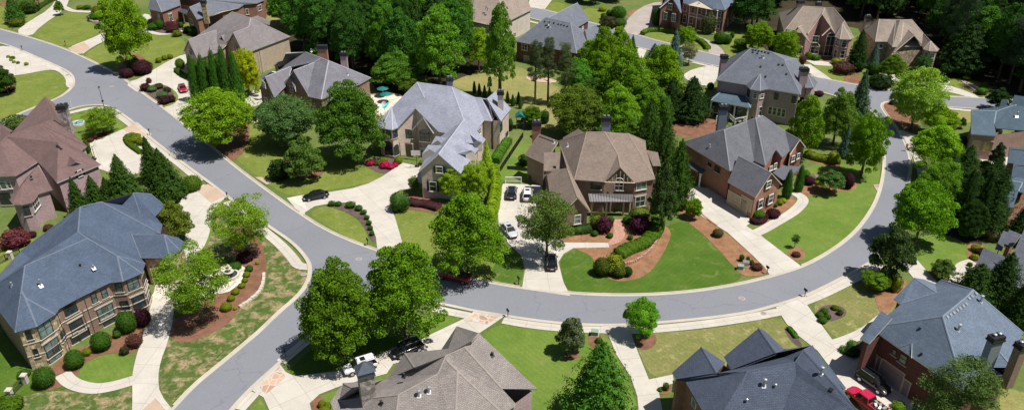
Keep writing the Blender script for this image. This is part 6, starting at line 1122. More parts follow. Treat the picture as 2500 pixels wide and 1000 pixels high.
# shrubs: cx, cy, w, h, colour, label, mesh
S_ = [
 (322, 153, 32, 34, MD, 'loose green shrub at the foot of the large maple', 'loose'), (347, 164, 44, 36, BU, 'large maroon clipped mound below the maple', 'bush'), (308, 178, 30, 24, BU, 'smaller maroon clipped mound near the kerb', 'bush'),
 (387, 147, 14, 13, GD, 'leftmost of three yellow-green balls along the drive', 'bush'), (402, 141, 14, 13, GD, 'middle one of three yellow-green balls along the drive', 'bush'), (415, 138, 13, 12, GD, 'rightmost of three yellow-green balls along the drive', 'bush'), (439, 156, 21, 27, (.09, .16, .012), 'upright yellow-green clipped shrub at the garage corner', 'bush'),
 (354, 213, 22, 20, BU, 'maroon shrub at the left tip of the oval bed', 'loose'), (363, 197, 12, 14, RB, 'small reddish shrub at the top of the oval bed', 'loose'), (371, 217, 21, 16, (.09, .17, .05), 'pale green grassy clump in the upper oval bed', 'loose'), (396, 231, 24, 16, (.09, .17, .05), 'pale green grassy clump in the middle of the oval bed', 'loose'), (400, 245, 26, 20, BU, 'largest maroon shrub at the bottom of the oval bed', 'loose'), (418, 241, 18, 18, BU, 'maroon shrub at the right of the oval bed', 'loose'), (407, 219, 18, 12, (.05, .05, .02), 'low brownish shrub in the oval bed', 'loose'), (387, 210, 20, 8, (.06, .06, .02), 'flat brownish shrub at the top right of the oval bed', 'loose'),
 (468, 447, 42, 40, (.085, .16, .012), 'round yellow-green shrub beside the apron of the drive', 'bush'), (328, 340, 26, 20, GD, 'yellow-green shrub inside the L-shaped hedge', 'loose'), (346, 345, 22, 20, GD, 'rounded yellow-green shrub near the mailbox', 'loose'),
 (106, 920, 46, 52, BX, 'round clipped green ball at the lower left stone corner', 'bush'), (181, 876, 42, 47, BX, 'round clipped green ball next to the patio door', 'bush'), (246, 832, 44, 48, BX, 'round clipped green ball under the middle windows', 'bush'), (307, 785, 44, 54, BX, 'tallest clipped green ball, next to the maroon one', 'bush'), (347, 773, 35, 46, BU, 'round clipped maroon ball by the drive', 'bush'), (212, 858, 20, 20, GD, 'small yellowish shrub between two clipped balls', 'loose'), (285, 815, 18, 20, BX, 'small green shrub under the basement window', 'loose'),
 (327, 831, 34, 34, RB, 'bronze-red loose shrub in the mulch bed', 'loose'), (303, 855, 20, 22, (.05, .05, .02), 'small dark shrub in front of the bronze one', 'loose'), (58, 912, 26, 20, BX, 'low shrub on the dark side of the blue slate house', 'loose'), (20, 988, 56, 52, MD, 'big green shrub in the bottom left corner', 'loose'), (35, 582, 62, 36, (.14, .035, .04), 'wide crimson shrub by the mauve brick wall', 'loose'), (76, 572, 22, 16, BU, 'small maroon shrub right of the wide crimson one', 'bush'), (118, 555, 22, 18, RB, 'brown shrub between the walls', 'bush'),
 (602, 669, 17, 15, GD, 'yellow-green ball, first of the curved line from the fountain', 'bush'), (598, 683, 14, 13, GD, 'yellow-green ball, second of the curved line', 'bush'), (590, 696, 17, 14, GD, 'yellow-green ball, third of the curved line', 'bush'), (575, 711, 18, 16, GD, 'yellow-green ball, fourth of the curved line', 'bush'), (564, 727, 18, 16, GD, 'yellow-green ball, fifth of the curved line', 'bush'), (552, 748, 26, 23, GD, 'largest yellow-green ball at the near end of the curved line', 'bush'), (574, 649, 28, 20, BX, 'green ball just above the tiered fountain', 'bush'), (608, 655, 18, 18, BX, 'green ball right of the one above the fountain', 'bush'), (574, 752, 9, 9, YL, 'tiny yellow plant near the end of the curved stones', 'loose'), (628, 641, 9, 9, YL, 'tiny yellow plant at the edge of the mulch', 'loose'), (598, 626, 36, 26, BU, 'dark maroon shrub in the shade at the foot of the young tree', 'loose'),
 (810, 496, 16, 14, BX, 'green shrub at the left end of the island row', 'loose'), (826, 497, 15, 13, BX, 'second green shrub of the island row', 'loose'), (856, 499, 22, 16, BX, 'wide green shrub in the island row', 'loose'), (876, 507, 17, 15, BX, 'green shrub where the island row turns', 'loose'), (888, 517, 14, 13, BX, 'green shrub halfway down the island row', 'loose'), (896, 530, 12, 12, BX, 'small green shrub, fourth from the lower end of the island row', 'loose'), (901, 543, 12, 13, BX, 'small green shrub, third from the lower end of the island row', 'loose'), (904, 556, 12, 12, BX, 'small green shrub, second from the lower end of the island row', 'loose'), (908, 569, 11, 12, BX, 'small green shrub at the lower end of the island row', 'loose'),
 (904, 397, 20, 15, (.42, .02, .07), 'leftmost crimson azalea by the front door bed', 'loose'), (940, 402, 24, 17, (.48, .02, .10), 'widest pink azalea by the front door bed', 'loose'), (954, 406, 18, 14, (.48, .02, .10), 'pink azalea overlapping the widest one', 'loose'), (965, 402, 14, 12, (.42, .02, .08), 'rightmost pink azalea by the drive', 'loose'), (922, 397, 18, 10, (.10, .12, .012), 'low green shrub between the azaleas', 'loose'), (972, 391, 19, 18, GD, 'round yellow-green ball beside the front door', 'bush'), (938, 390, 18, 8, GD, 'flat yellowish shrub behind the azaleas', 'loose'), (1030, 396, 14, 10, GD, 'small yellowish shrub by the garage corner', 'loose'),
 (976, 492, 48, 50, (.05, .12, .02), 'broad flat-topped green shrub right of the drive', 'boxy'),
 (1460, 540, 42, 40, OL, 'olive-gold shrub left of the brick steps', 'boxy'), (1474, 548, 38, 42, PU, 'purple weeping maple shrub left of the brick steps', 'loose'), (1491, 536, 17, 17, BX, 'green ball left of the top step', 'bush'), (1532, 536, 22, 20, BX, 'green ball right of the top step', 'bush'), (1565, 522, 50, 34, OL, 'olive-gold shrub right of the brick steps', 'boxy'), (1562, 547, 42, 44, PU, 'purple weeping maple shrub right of the brick steps', 'loose'), (1452, 569, 16, 15, BX, 'green ball farthest left in the pine straw', 'bush'), (1489, 574, 15, 14, BX, 'green ball left of the brick walk', 'bush'), (1539, 579, 13, 13, BX, 'small green ball right of the brick walk', 'bush'), (1753, 568, 24, 22, (.11, .09, .03), 'brown-green ball on the pine straw strip', 'bush'),
 (1470, 650, 40, 46, (.075, .105, .012), 'dark olive clipped mound at the left end of the sweeping hedge', 'bush'), (1498, 645, 46, 50, GD, 'yellow-green mound at the end of the sweeping hedge', 'loose'), (1512, 660, 34, 34, (.08, .12, .012), 'olive mound between the yellow-green and the dark ones', 'bush'), (1532, 662, 22, 26, (.03, .07, .012), 'small dark green mound at the foot of the brick edging', 'bush'),
 (1853, 523, 28, 24, (.07, .15, .012), 'green ball inside the maroon ring hedge', 'bush'), (1888, 520, 32, 20, BU, 'oval maroon mound beside the walk', 'bush'), (1903, 493, 18, 16, GD, 'yellow-green shrub by the cypress at the entrance', 'loose'), (1893, 500, 12, 12, BX, 'dark green ball by the brick wall', 'bush'), (1912, 489, 16, 12, YL, 'bright yellow patch of flowers at the entrance', 'loose'), (2072, 442, 26, 38, BU, 'upright maroon shrub right of the small round tree', 'bush'), (1976, 441, 24, 22, BU, 'low maroon shrub left of the small round tree', 'bush'), (1990, 432, 20, 14, (.40, .30, .30), 'pale flowering shrub by the walk', 'loose'), (1997, 445, 14, 12, YL, 'yellow plant beside the pale flowering shrub', 'loose'), (1944, 620, 18, 14, RB, 'brown low plant at the foot of the sapling', 'loose'), (1965, 424, 22, 20, BX, 'green shrub behind the maroon low one', 'loose'), (2035, 385, 24, 34, GD, 'yellow-green clipped shrub under the vivid green tree', 'boxy'),
 (2013, 758, 18, 15, BX, 'topmost green ball in the small bark bed', 'bush'), (2002, 767, 18, 15, BX, 'leftmost green ball in the small bark bed', 'bush'), (2021, 772, 15, 14, BX, 'right green ball in the small bark bed', 'bush'), (2009, 780, 21, 18, BX, 'lowest green ball in the small bark bed', 'bush'), (2039, 750, 17, 14, OL, 'olive ball at the top right of the small bark bed', 'bush'), (2052, 761, 14, 16, OL, 'olive tuft at the right of the small bark bed', 'loose'),
 (2190, 692, 26, 42, GD, 'upright lime shrub beside the dark magnolia', 'boxy'), (2172, 690, 34, 34, (.06, .12, .012), 'green shrub between the low tree and the lime shrub', 'loose'), (2081, 856, 34, 30, (.03, .06, .015), 'dark round shrub at the left of the garage doors', 'bush'), (2063, 852, 24, 16, (.09, .19, .03), 'leafy light green clump at the tip of the bark bed', 'loose'), (2082, 838, 22, 14, (.09, .19, .03), 'leafy light green clump at the back of the bark bed', 'loose'), (2195, 990, 30, 26, (.11, .22, .012), 'bright lime shrub at the bottom by the parked cars', 'loose'), (2205, 952, 12, 14, DK, 'dark shrub by the third garage door', 'loose'),
 (1462, 830, 16, 15, BX, 'green shrub beside the utility cabinet', 'loose'), (1626, 942, 14, 20, MD, 'small leggy shrub by the garage of the rust brick house', 'loose'), (1611, 950, 12, 9, BX, 'low green tuft by the rust brick garage', 'loose'), (786, 985, 18, 20, GD, 'left yellow-green ball at the bottom edge', 'bush'), (800, 990, 18, 20, GD, 'right yellow-green ball at the bottom edge', 'bush'), (792, 1000, 26, 18, GD, 'front yellow-green ball at the bottom edge', 'bush'), (896, 862, 16, 16, GD, 'small lime shrub in the deep shade beside the white car', 'loose'),
 (1811, 629, 11, 18, BX, 'left of three upright little shrubs in the pine straw', 'loose'), (1826, 632, 8, 14, BX, 'middle of three upright little shrubs in the pine straw', 'loose'), (1848, 650, 24, 14, RB, 'brown sprawling plants by the mailbox bed', 'loose'), (1835, 640, 10, 14, BX, 'right of three upright little shrubs in the pine straw', 'loose'),
 (2365, 393, 24, 22, BX, 'left of three green balls in front of the yellow garage doors', 'bush'), (2387, 398, 22, 20, BX, 'middle of three green balls in front of the yellow garage doors', 'bush'), (2408, 400, 20, 18, BX, 'right of three green balls in front of the yellow garage doors', 'bush'), (2404, 425, 28, 16, BU, 'maroon shrub below the three green balls', 'loose'), (2352, 343, 16, 22, (.05, .09, .04), 'grey-green ball left of the yellow garage doors', 'bush'), (2384, 605, 22, 20, GD, 'yellowish shrub at the corner of the shaded lawn', 'loose'), (2396, 614, 26, 20, BU, 'maroon shrub by the grey roof corner', 'loose'), (2380, 627, 20, 14, GD, 'lime low shrub by the curved walk', 'loose'), (2368, 645, 12, 12, BX, 'green ball at the end of the curved walk', 'bush'), (2425, 568, 40, 40, (.22, .18, .10), 'pale bare twiggy shrub near the grey stones', 'loose'),
 (1605, 42, 26, 42, (.045, .11, .012), 'tall egg-shaped green shrub left of the colonial front', 'bush'), (1630, 57, 24, 14, BX, 'low clipped box under the colonial window', 'boxy'), (1659, 70, 24, 18, BX, 'rounded green shrub by the colonial steps', 'bush'), (1758, 92, 28, 30, BX, 'largest green ball at the right colonial corner', 'bush'), (1776, 96, 20, 24, BX, 'second green ball at the right colonial corner', 'bush'), (1788, 86, 10, 16, BX, 'smallest green ball at the right colonial corner', 'bush'), (1732, 58, 30, 50, (.10, .12, .045), 'tall fan palm in front of the white portico', 'loose'), (1808, 106, 28, 24, MD, 'round green shrub left of the mauve roof', 'loose'), (1814, 120, 22, 18, BX, 'dark ball below the shrub left of the mauve roof', 'bush'),
 (1510, 32, 34, 34, (.05, .14, .012), 'large vivid rounded shrub on the island by the upper road', 'bush'), (1474, 40, 14, 16, BX, 'small shrub left of the large vivid one', 'loose'), (1487, 34, 14, 20, BX, 'small topiary shrub left of the large vivid one', 'bush'), (1471, 22, 18, 10, YL, 'yellow shrub beside the upper walk', 'bush'), (1486, 55, 40, 14, (.05, .05, .02), 'low brown-green planting near the kerb', 'loose'), (1512, 56, 32, 16, BX, 'low clipped shrub near the kerb of the upper road', 'bush'),
 (1974, 136, 16, 20, (.09, .18, .012), 'lime ball at the left of the pink brick front', 'bush'), (1992, 140, 22, 16, BX, 'clipped box under the arched window', 'boxy'), (2043, 150, 24, 10, GD, 'yellow-green clipped shrub right of the tall entry', 'boxy'), (2056, 155, 14, 12, GD, 'lower yellow-green clipped shrub by the turret', 'boxy'), (1960, 145, 16, 22, (.12, .05, .05), 'reddish small shrub left of the patio', 'loose'), (2060, 165, 44, 16, (.10, .05, .04), 'line of reddish low plants on the bank', 'loose'), (2133, 168, 26, 30, DK, 'round dark shrub by the fieldstone drive', 'bush'), (2150, 200, 50, 26, DE, 'dark spreading shrub by the kerb of the side road', 'loose'), (2122, 192, 18, 10, GD, 'lime shrub near the kerb below the pink house', 'loose'),
 (2403, 208, 16, 14, MD, 'green ball in the white-edged bed', 'bush'), (2398, 222, 26, 12, BX, 'low clipped shrub in the white-edged bed', 'boxy'), (2300, 193, 20, 14, BX, 'green shrub in the round white-edged bed', 'loose'), (2360, 190, 16, 12, GD, 'lime shrub on the bank at the wood edge', 'loose'), (2180, 250, 16, 12, BU, 'maroon shrub at the street corner', 'loose'), (2000, 228, 20, 10, BU, 'maroon low shrub by the kerb beside the turret', 'bush'),
 (40, 55, 30, 16, OL, 'olive shrub beside the top left drive', 'loose'), (60, 12, 60, 16, (.05, .10, .015), 'green low hedge at the top left', 'boxy'), (234, 26, 20, 22, (.14, .15, .012), 'golden shrub in the stone-edged bed', 'loose'), (246, 32, 12, 14, YL, 'yellow shrub right of the golden one', 'loose'), (230, 42, 26, 10, BX, 'green low shrub in the stone-edged bed', 'loose'), (195, 18, 14, 8, GD, 'yellow-green shrub beside the small walk', 'loose'), (212, 18, 16, 10, BX, 'green shrub beside the small walk', 'loose'), (260, 35, 14, 10, YL, 'small yellow shrub behind the maple', 'loose'),
 (350, 51, 14, 18, BX, 'green ball by the brick gable at the top left', 'bush'), (389, 60, 20, 24, BX, 'green shrub left of the brick window', 'bush'), (428, 49, 14, 14, BX, 'green ball near the porch', 'bush'), (441, 61, 12, 14, BX, 'green ball at the porch corner', 'bush'), (418, 62, 30, 12, (.10, .02, .03), 'crimson spreading shrub under the brick window', 'loose'), (420, 71, 26, 9, (.07, .03, .03), 'dark red low shrub by the walk', 'loose'), (372, 65, 26, 10, BX, 'green low shrub by the left brick wall', 'loose'), (476, 74, 28, 24, DK, 'dark green shrub at the foot of the stone chimney', 'loose'), (458, 72, 22, 16, DK, 'dark green shrub left of the chimney foot', 'loose'), (432, 82, 22, 8, (.12, .16, .012), 'pale green low plants on the lawn edge', 'loose'),
 (20, 138, 8, 7, YL, 'yellow dot plant at the left of the teardrop bed', 'loose'), (27, 146, 8, 7, YL, 'second yellow dot plant of the teardrop bed', 'loose'), (34, 151, 8, 7, YL, 'third yellow dot plant of the teardrop bed', 'loose'), (44, 153, 8, 7, (.10, .16, .012), 'green dot plant of the teardrop bed', 'loose'), (64, 156, 9, 9, YL, 'yellow dot plant at the right of the teardrop bed', 'loose'), (30, 141, 12, 8, BX, 'green low plant at the top of the teardrop bed', 'loose'),
 (208, 335, 14, 10, GD, 'yellowish shrub by the fountain bed', 'loose'), (220, 341, 14, 10, RB, 'brown shrub, left of the row by the fountain bed', 'loose'), (231, 334, 14, 11, RB, 'brown shrub, middle of the row by the fountain bed', 'loose'), (243, 329, 12, 10, RB, 'brown shrub, right of the row by the fountain bed', 'loose'), (254, 326, 12, 9, RB, 'brown shrub, last of the row by the fountain bed', 'loose'), (210, 358, 16, 34, (.06, .11, .012), 'upright green shrub at the corner of the brown roof', 'loose'), (40, 302, 60, 22, (.07, .12, .02), 'mixed green shrubs behind the brown roof', 'loose'),
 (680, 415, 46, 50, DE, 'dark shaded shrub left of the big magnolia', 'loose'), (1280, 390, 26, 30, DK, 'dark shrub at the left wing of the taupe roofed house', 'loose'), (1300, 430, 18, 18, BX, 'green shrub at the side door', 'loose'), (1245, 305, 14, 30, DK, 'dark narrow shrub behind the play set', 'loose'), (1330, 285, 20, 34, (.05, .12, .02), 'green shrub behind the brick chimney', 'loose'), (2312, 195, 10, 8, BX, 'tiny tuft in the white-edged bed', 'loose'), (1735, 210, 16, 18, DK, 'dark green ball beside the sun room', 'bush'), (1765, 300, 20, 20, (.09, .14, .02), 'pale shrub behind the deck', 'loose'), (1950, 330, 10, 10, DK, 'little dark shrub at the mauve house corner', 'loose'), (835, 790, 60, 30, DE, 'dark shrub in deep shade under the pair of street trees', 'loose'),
]
for s_ in S_: bush(*s_[:6], sp=s_[6], name='shrub' if s_[6] != 'bush' else 'clipped_shrub')
hedge([(1606, 542), (1604, 562), (1590, 585), (1565, 603), (1535, 612), (1510, 626)], 2.6, 1.3, (.085, .17, .012), 'sweeping green hedge curving round the front bed of the taupe roofed house')
hedge([(1208, 400), (1222, 374), (1240, 348)], 2.2, 1.4, (.07, .17, .015), 'straight green hedge along the beige side wall'); hedge([(1384, 568), (1412, 568), (1440, 564)], 2.0, 1.2, (.04, .085, .015), 'dark green hedge under the driveway tree')
hedge([(998, 496), (1012, 500), (1040, 502), (1072, 512)], 2.0, 1.0, (.075, .03, .035), 'low maroon hedge in front of the garage gable'); hedge([(308, 340), (314, 354), (346, 376)], 1.2, .8, (.09, .16, .012), 'clipped yellow-green hedge edging the basketball drive'); hedge([(310, 338), (322, 332), (340, 336)], 1.2, .8, (.09, .16, .012), 'short clipped hedge at the top of the basketball drive')
hedge([(1207, 435), (1212, 462), (1208, 500), (1198, 540)], 2.2, 3.0, (.19, .30, .01), 'tall lime hedge between the beige house and the long driveway')
hedge([(1568, 86), (1576, 79), (1600, 76), (1640, 80), (1660, 86), (1690, 94)], 1.6, 1.1, (.10, .18, .012), 'curved clipped hedge on the colonial island'); hedge([(1692, 96), (1712, 104), (1724, 116), (1728, 122)], 1.8, 1.1, (.10, .18, .012), 'right hand end of the curved colonial hedge')
hedge([(1966, 380), (2000, 392), (2030, 396), (2050, 398)], 2.2, 1.2, (.13, .18, .012), 'yellow-green hedge under the trees by the bend'); hedge([(432, 175), (445, 186), (462, 192)], 1.6, .9, (.045, .12, .012), 'low green hedge at the base of the cypress row')
hedge([(1834, 540), (1843, 546), (1856, 546), (1866, 538), (1868, 528)], 1.2, .8, BU, 'maroon ring hedge round a green ball'); hedge([(-6, 226), (14, 228), (34, 218)], 1.3, .8, BU, 'maroon hedge round the dark magnolia at the left edge'); hedge([(1924, 802), (1936, 814), (1944, 826)], .8, .5, (.06, .14, .015), 'row of low green plants in the bark strip'); hedge([(80, 34), (106, 14), (140, -4)], 1.6, 1.1, (.06, .10, .015), 'clipped hedge beside the top left drive')
# ---------------------------------------------------------------- vehicles
def loft(mb, st, prof):
    rings = []
    for x, hw, zb, zt in st: rings.append([Vector((x, y*hw, zb+(zt-zb)*z)) for y, z in prof])
    for a, b in zip(rings, rings[1:]):
        for i in range(len(prof)): j = (i+1) % len(prof); mb.poly([a[i], a[j], b[j], b[i]])
    mb.poly(rings[0][::-1]); mb.poly(rings[-1]); return mb
PROF = [(-.86, 0), (-.97, .22), (-1, .55), (-.97, .85), (-.84, 1), (-.3, 1.03), (.3, 1.03), (.84, 1), (.97, .85), (1, .55), (.97, .22), (.86, 0)]
def wheel(root, x, y, r):
    t = MB(); m_ = Matrix.Rotation(math.pi/2, 3, 'X'); n = 18
    t.tube((x, y-.11, r), (x, y+.11, r), r, n=n); t = t.build('wheel', M['tyre'], root, local=True)
    s = 1 if y > 0 else -1; MB().tube((x, y+s*.08, r), (x, y+s*.125, r), r*.66, r*.6, 12).build('rim', M['rim'], t, local=True)
def vehicle(rear, front, kind, colour, label, cat, cargo=None):
    A, B = P(*rear), P(*front); c = (A+B)/2; rz = math.atan2(B.y-A.y, B.x-A.x)
    root = empty({'sedan': 'parked_car', 'suv': 'parked_suv', 'pickup': 'pickup_truck'}[kind], (c.x, c.y, .1), label, cat, 'parked vehicles', rz)
    L = {'sedan': 4.8, 'suv': 4.75, 'pickup': 5.6}[kind]; w_ = {'sedan': .91, 'suv': .94, 'pickup': .98}[kind]; h_ = {'sedan': 1.45, 'suv': 1.72, 'pickup': 1.82}[kind]
    zh = {'sedan': .92, 'suv': 1.08, 'pickup': 1.12}[kind]; g_ = .24 if kind == 'sedan' else .32; h2 = L/2
    pm = m_paint('car_paint', colour)
    st = [(-h2, w_*.78, g_+.18, zh*.80), (-h2+.12, w_*.92, g_+.05, zh*.96), (-h2+.6, w_, g_, zh*1.0), (-.2, w_, g_, zh*1.0), (h2-1.5, w_, g_, zh*.98), (h2-.7, w_*.97, g_, zh*.90), (h2-.2, w_*.88, g_+.05, zh*.78), (h2, w_*.72, g_+.15, zh*.62)]
    if kind == 'pickup': st[1] = (-h2+.1, w_*.95, g_+.05, zh); st[2] = (-h2+.4, w_, g_, zh)
    body = loft(MB(), st, PROF).weld().build('body', pm, root, local=True, smooth=True)
    bv = body.modifiers.new('soft', 'SUBSURF'); bv.levels = 1; bv.render_levels = 1
    xr = {'sedan': (-1.75, -1.05, .35, 1.15), 'suv': (-2.2, -1.85, .45, 1.2), 'pickup': (-.85, -.6, .75, 1.35)}[kind]; yb, yt = w_*.88, w_*.70; zb = zh*.95
    cb_ = [(xr[0], yb, zb), (xr[3], yb, zb), (xr[3], -yb, zb), (xr[0], -yb, zb)]; ct_ = [(xr[1], yt, h_-.06), (xr[2], yt, h_-.06), (xr[2], -yt, h_-.06), (xr[1], -yt, h_-.06)]
    gm = MB(); 
    for i in range(4): j = (i+1) % 4; gm.poly([cb_[i], cb_[j], ct_[j], ct_[i]])
    gm.poly(ct_); gm.build('window_glass', M['carglass'], root, local=True)
    rf = MB(); rf.box(((xr[1]+xr[2])/2, 0, h_-.03), (xr[2]-xr[1]+.12, yt*2+.08, .09), top=.9)
    for i in range(4): rf.tube(cb_[i], ct_[i], .05, n=5)
    xm = (xr[0]+xr[3])/2
    for s in (-1, 1): rf.tube((xm, s*yb*1.0, zb), ((xr[1]+xr[2])/2, s*yt*1.02, h_-.05), .045, n=5)
    roof_ = rf.build('roof', pm, root, local=True)
    if kind == 'suv':
        for s in (-1, 1): MB().tube((xr[1]+.1, s*yt*.92, h_+.06), (xr[2]-.1, s*yt*.92, h_+.06), .025, n=5).build('roof_rail', M['galv'], roof_, local=True)
    if kind != 'pickup': MB().box(((xr[1]+xr[2])/2+.35, 0, h_+.017), (.7, .8, .012)).build('sunroof', M['carglass'], roof_, local=True)
    for s in (-1, 1):
        MB().box((h2-.16, s*w_*.68, zh*.66), (.28, .34, .16), top=.8).build('headlight', M['lamp'], root, local=True); MB().box((-h2+.05, s*w_*.74, zh*.76), (.12, .32, .18)).build('taillight', M['tail'], root, local=True)
        MB().box((xr[3]-.35, s*(w_+.1), zb+.08), (.16, .22, .14)).build('mirror', pm, root, local=True)
        for x in (-h2+.95, h2-.95): wheel(root, x, s*(w_-.08), .34 if kind == 'sedan' else .39)
    MB().box((h2-.02, 0, zh*.42), (.06, w_*1.1, .22)).build('grille', M['black'], root, local=True); MB().box((-h2-.0, 0, zh*.6), (.04, .5, .13)).build('number_plate', M['white'], root, local=True)
    if kind == 'pickup':
        MB().box((-h2+.98, 0, zh*1.03), (1.66, w_*1.55, .03)).build('truck_bed', M['black'], root, local=True)
        for s in (-1, 1): MB().box((-h2+.98, s*w_*.86, zh*1.06), (1.75, .12, .09)).build('bed_rail', pm, root, local=True)
        if cargo: 
            for i in range(5): q = MB().box((-h2+.4+i*.3, (i % 2-.5)*.5, zh*1.03+.15), (.28, .6, .25), i*.3); tag(q.build('cargo_box', M['white' if i % 2 else 'box_g'], root, local=True), 'pale cargo')
V_ = [((441, 208), (453, 235), 'sedan', (.40, .01, .025), 'red sedan parked beside the oval planted island', 'car'), ((802, 479), (742, 490), 'sedan', (.008, .009, .012), 'black sedan parked near the flagstone apron', 'car'),
 ((1248, 497), (1251, 458), 'suv', (.012, .016, .028), 'dark navy suv parked by the soccer goal', 'suv'), ((1287, 500), (1288, 464), 'suv', (.78, .78, .78), 'white suv parked beside the dark navy one', 'suv'), ((1230, 553), (1256, 585), 'sedan', (.50, .52, .54), 'silver sedan parked crosswise half under the big feathery tree', 'car'),
 ((1348, 672), (1345, 620), 'sedan', (.008, .009, .012), 'black sedan at the mouth of the long driveway', 'car'), ((1152, 692), (1070, 672), 'pickup', (.30, .008, .01), 'dark red pickup parked on the road in the tree shade', 'pickup'), ((920, 890), (842, 914), 'suv', (.80, .80, .80), 'white suv standing below the pair of street trees', 'suv'),
 ((1030, 846), (958, 874), 'suv', (.008, .008, .01), 'black suv in the shade at the gabled roof', 'suv'), ((2100, 920), (2160, 962), 'suv', (.01, .012, .014), 'black suv in front of the lower right garage doors', 'suv'), ((2142, 1012), (2082, 966), 'pickup', (.50, .015, .06), 'crimson pickup with a loaded bed at the bottom edge', 'pickup')]
for v in V_: vehicle(*v, cargo=('crimson' in v[4]))
# ---------------------------------------------------------------- street furniture
def mailbox(px, py, label, col='black'):
    c = P(px, py); r = empty('mailbox', (c.x, c.y, 0), label, 'mailbox', 'kerbside mailboxes', .4)
    MB().tube((0, 0, 0), (0, 0, 1.5), .06, n=8).build('post', M[col], r, local=True); m_ = MB(); m_.box((0, .05, 1.25), (.24, .6, .22)); m_.tube((0, -.25, 1.36), (0, .35, 1.36), .12, n=10); m_.build('box', M[col], r, local=True)
    MB().tube((-.05, .0, 1.0), (.0, .3, 1.14), .025, n=5).build('bracket', M[col], r, local=True)
for i, (x, y, l) in enumerate([(161, 112, 'between the two upper left drives'), (55, 124, 'at the tip of the teardrop bed'), (307, 194, 'beside the small maroon mound'), (366, 330, 'by the basketball drive'), (556, 487, 'at the apron of the blue slate house drive'), (898, 600, 'at the end of the island row of shrubs'), (697, 872, 'by the flagstone apron at the lower junction'),
 (1266, 694, 'left of the long driveway mouth'), (1872, 668, 'at the tip of the pine straw strip'), (1964, 724, 'at the lower right drive'), (32, 72, 'by the topmost left drive'), (1240, 774, 'by the orange flagstone apron')]): mailbox(x, y, 'black kerbside mailbox '+l)
def lamp_post(px, py, label):
    c = P(px, py); r = empty('street_lamp', (c.x, c.y, 0), label, 'street lamp'); p = MB(); p.lathe((0, 0, 0), [(.16, 0), (.16, .5), (.07, .6), (.055, 5.0)], 10); p.build('pole', M['black'], r, local=True)
    hd = MB(); hd.lathe((0, 0, 5.0), [(.10, 0), (.16, .1), (.22, .5), (.05, .62)], 8); hd.build('lamp_head', M['lamp'], r, local=True); MB().lathe((0, 0, 5.6), [(.28, 0), (.12, .16), (.03, .3)], 8).build('lamp_cap', M['black'], r, local=True)
    MB().box((0, 0, 2.2), (.3, .5, .35)).build('sign_box', M['black'], r, local=True)
lamp_post(256, 268, 'tall thin black street lamp on the corner of the side street')
def hoop(px, py, label, dark=False, rz=0):
    c = P(px, py); r = empty('basketball_hoop', (c.x, c.y, 0), label, 'basketball hoop', None, rz); MB().tube((0, 0, 0), (0, 0, 3.1), .06, n=8).build('pole', M['black'], r, local=True)
    MB().tube((0, 0, 2.9), (0, -.7, 3.3), .05, n=6).build('arm', M['black'], r, local=True); MB().box((0, -.72, 3.5), (1.8, .05, 1.1)).build('backboard', M['white'], r, local=True)
    m_ = MB(); 
    for k in range(14): a0, a1 = 6.283*k/14, 6.283*(k+1)/14; m_.tube((math.cos(a0)*.23, -1+math.sin(a0)*.23, 3.1), (math.cos(a1)*.23, -1+math.sin(a1)*.23, 3.1), .015, n=4)
    m_.build('rim', M['red'], r, local=True); MB().box((0, .2, .12), (.9, .8, .24)).build('base', M['black'], r, local=True)
hoop(1018, 408, 'white-backed basketball hoop beside the front door drive'); hoop(233, 390, 'basketball hoop on a thin pole on the left driveway', rz=1.8)
c = P(1253, 449); r = empty('soccer_goal', (c.x, c.y, 0), 'white soccer goal at the top of the long driveway', 'goal'); f = MB(); a, b = 1.55, 1.5
for s in (-1, 1): f.tube((s*a, 0, 0), (s*a, 0, b), .07, n=6); f.tube((s*a, 0, b), (s*a, 1.1, 0), .05, n=6)
f.tube((-a, 0, b), (a, 0, b), .07, n=6); f.tube((-a, 1.1, 0), (a, 1.1, 0), .05, n=6); f.build('frame', M['white'], r, local=True)
nt_ = MB()
for k in range(15): x = -a+2*a*k/14; nt_.tube((x, 0, b), (x, 1.1, 0), .012, n=3)
for k in range(8): t = k/8; nt_.tube((-a, 1.1*t, b*(1-t)), (a, 1.1*t, b*(1-t)), .012, n=3)
nt_.build('net', M['white'], r, local=True)
# play set
c = P(1270, 312); r = empty('play_set', (c.x, c.y, 0), 'garden play set with a small tower and swings beside the cypresses', 'play set'); f = MB()
for x in (-.8, .8):
    for y in (-.8, .8): f.tube((x, y, 0), (x, y, 3.0), .07, n=5)
f.box((0, 0, 1.5), (1.7, 1.7, .1)); f.build('tower', M['wood_p'], r, local=True); MB().box((0, 0, 3.3), (2.2, 2.2, .8), top=.1, topy=1).build('tower_roof', M['teal'], r, local=True)
f = MB(); f.tube((-.8, 0, 2.6), (-4.6, 0, 2.6), .08, n=6)
for s in (-1, 1): f.tube((-4.6, 0, 2.6), (-4.9, s*1.2, 0), .07, n=6)
f.build('swing_beam', M['wood_p'], r, local=True)
for x in (-2.2, -3.4):
    s_ = MB(); s_.tube((x-.25, 0, 2.6), (x-.25, 0, .6), .015, n=4); s_.tube((x+.25, 0, 2.6), (x+.25, 0, .6), .015, n=4); s_.box((x, 0, .58), (.55, .2, .05)); s_.build('swing', M['teal'], r, local=True)
MB().poly([(.8, -.3, 1.5), (.8, .3, 1.5), (2.9, .3, .2), (2.9, -.3, .2)]).poly([(.8, .3, 1.5), (.8, .3, 1.7), (2.9, .3, .4), (2.9, .3, .2)]).build('slide', M['teal'], r, local=True)
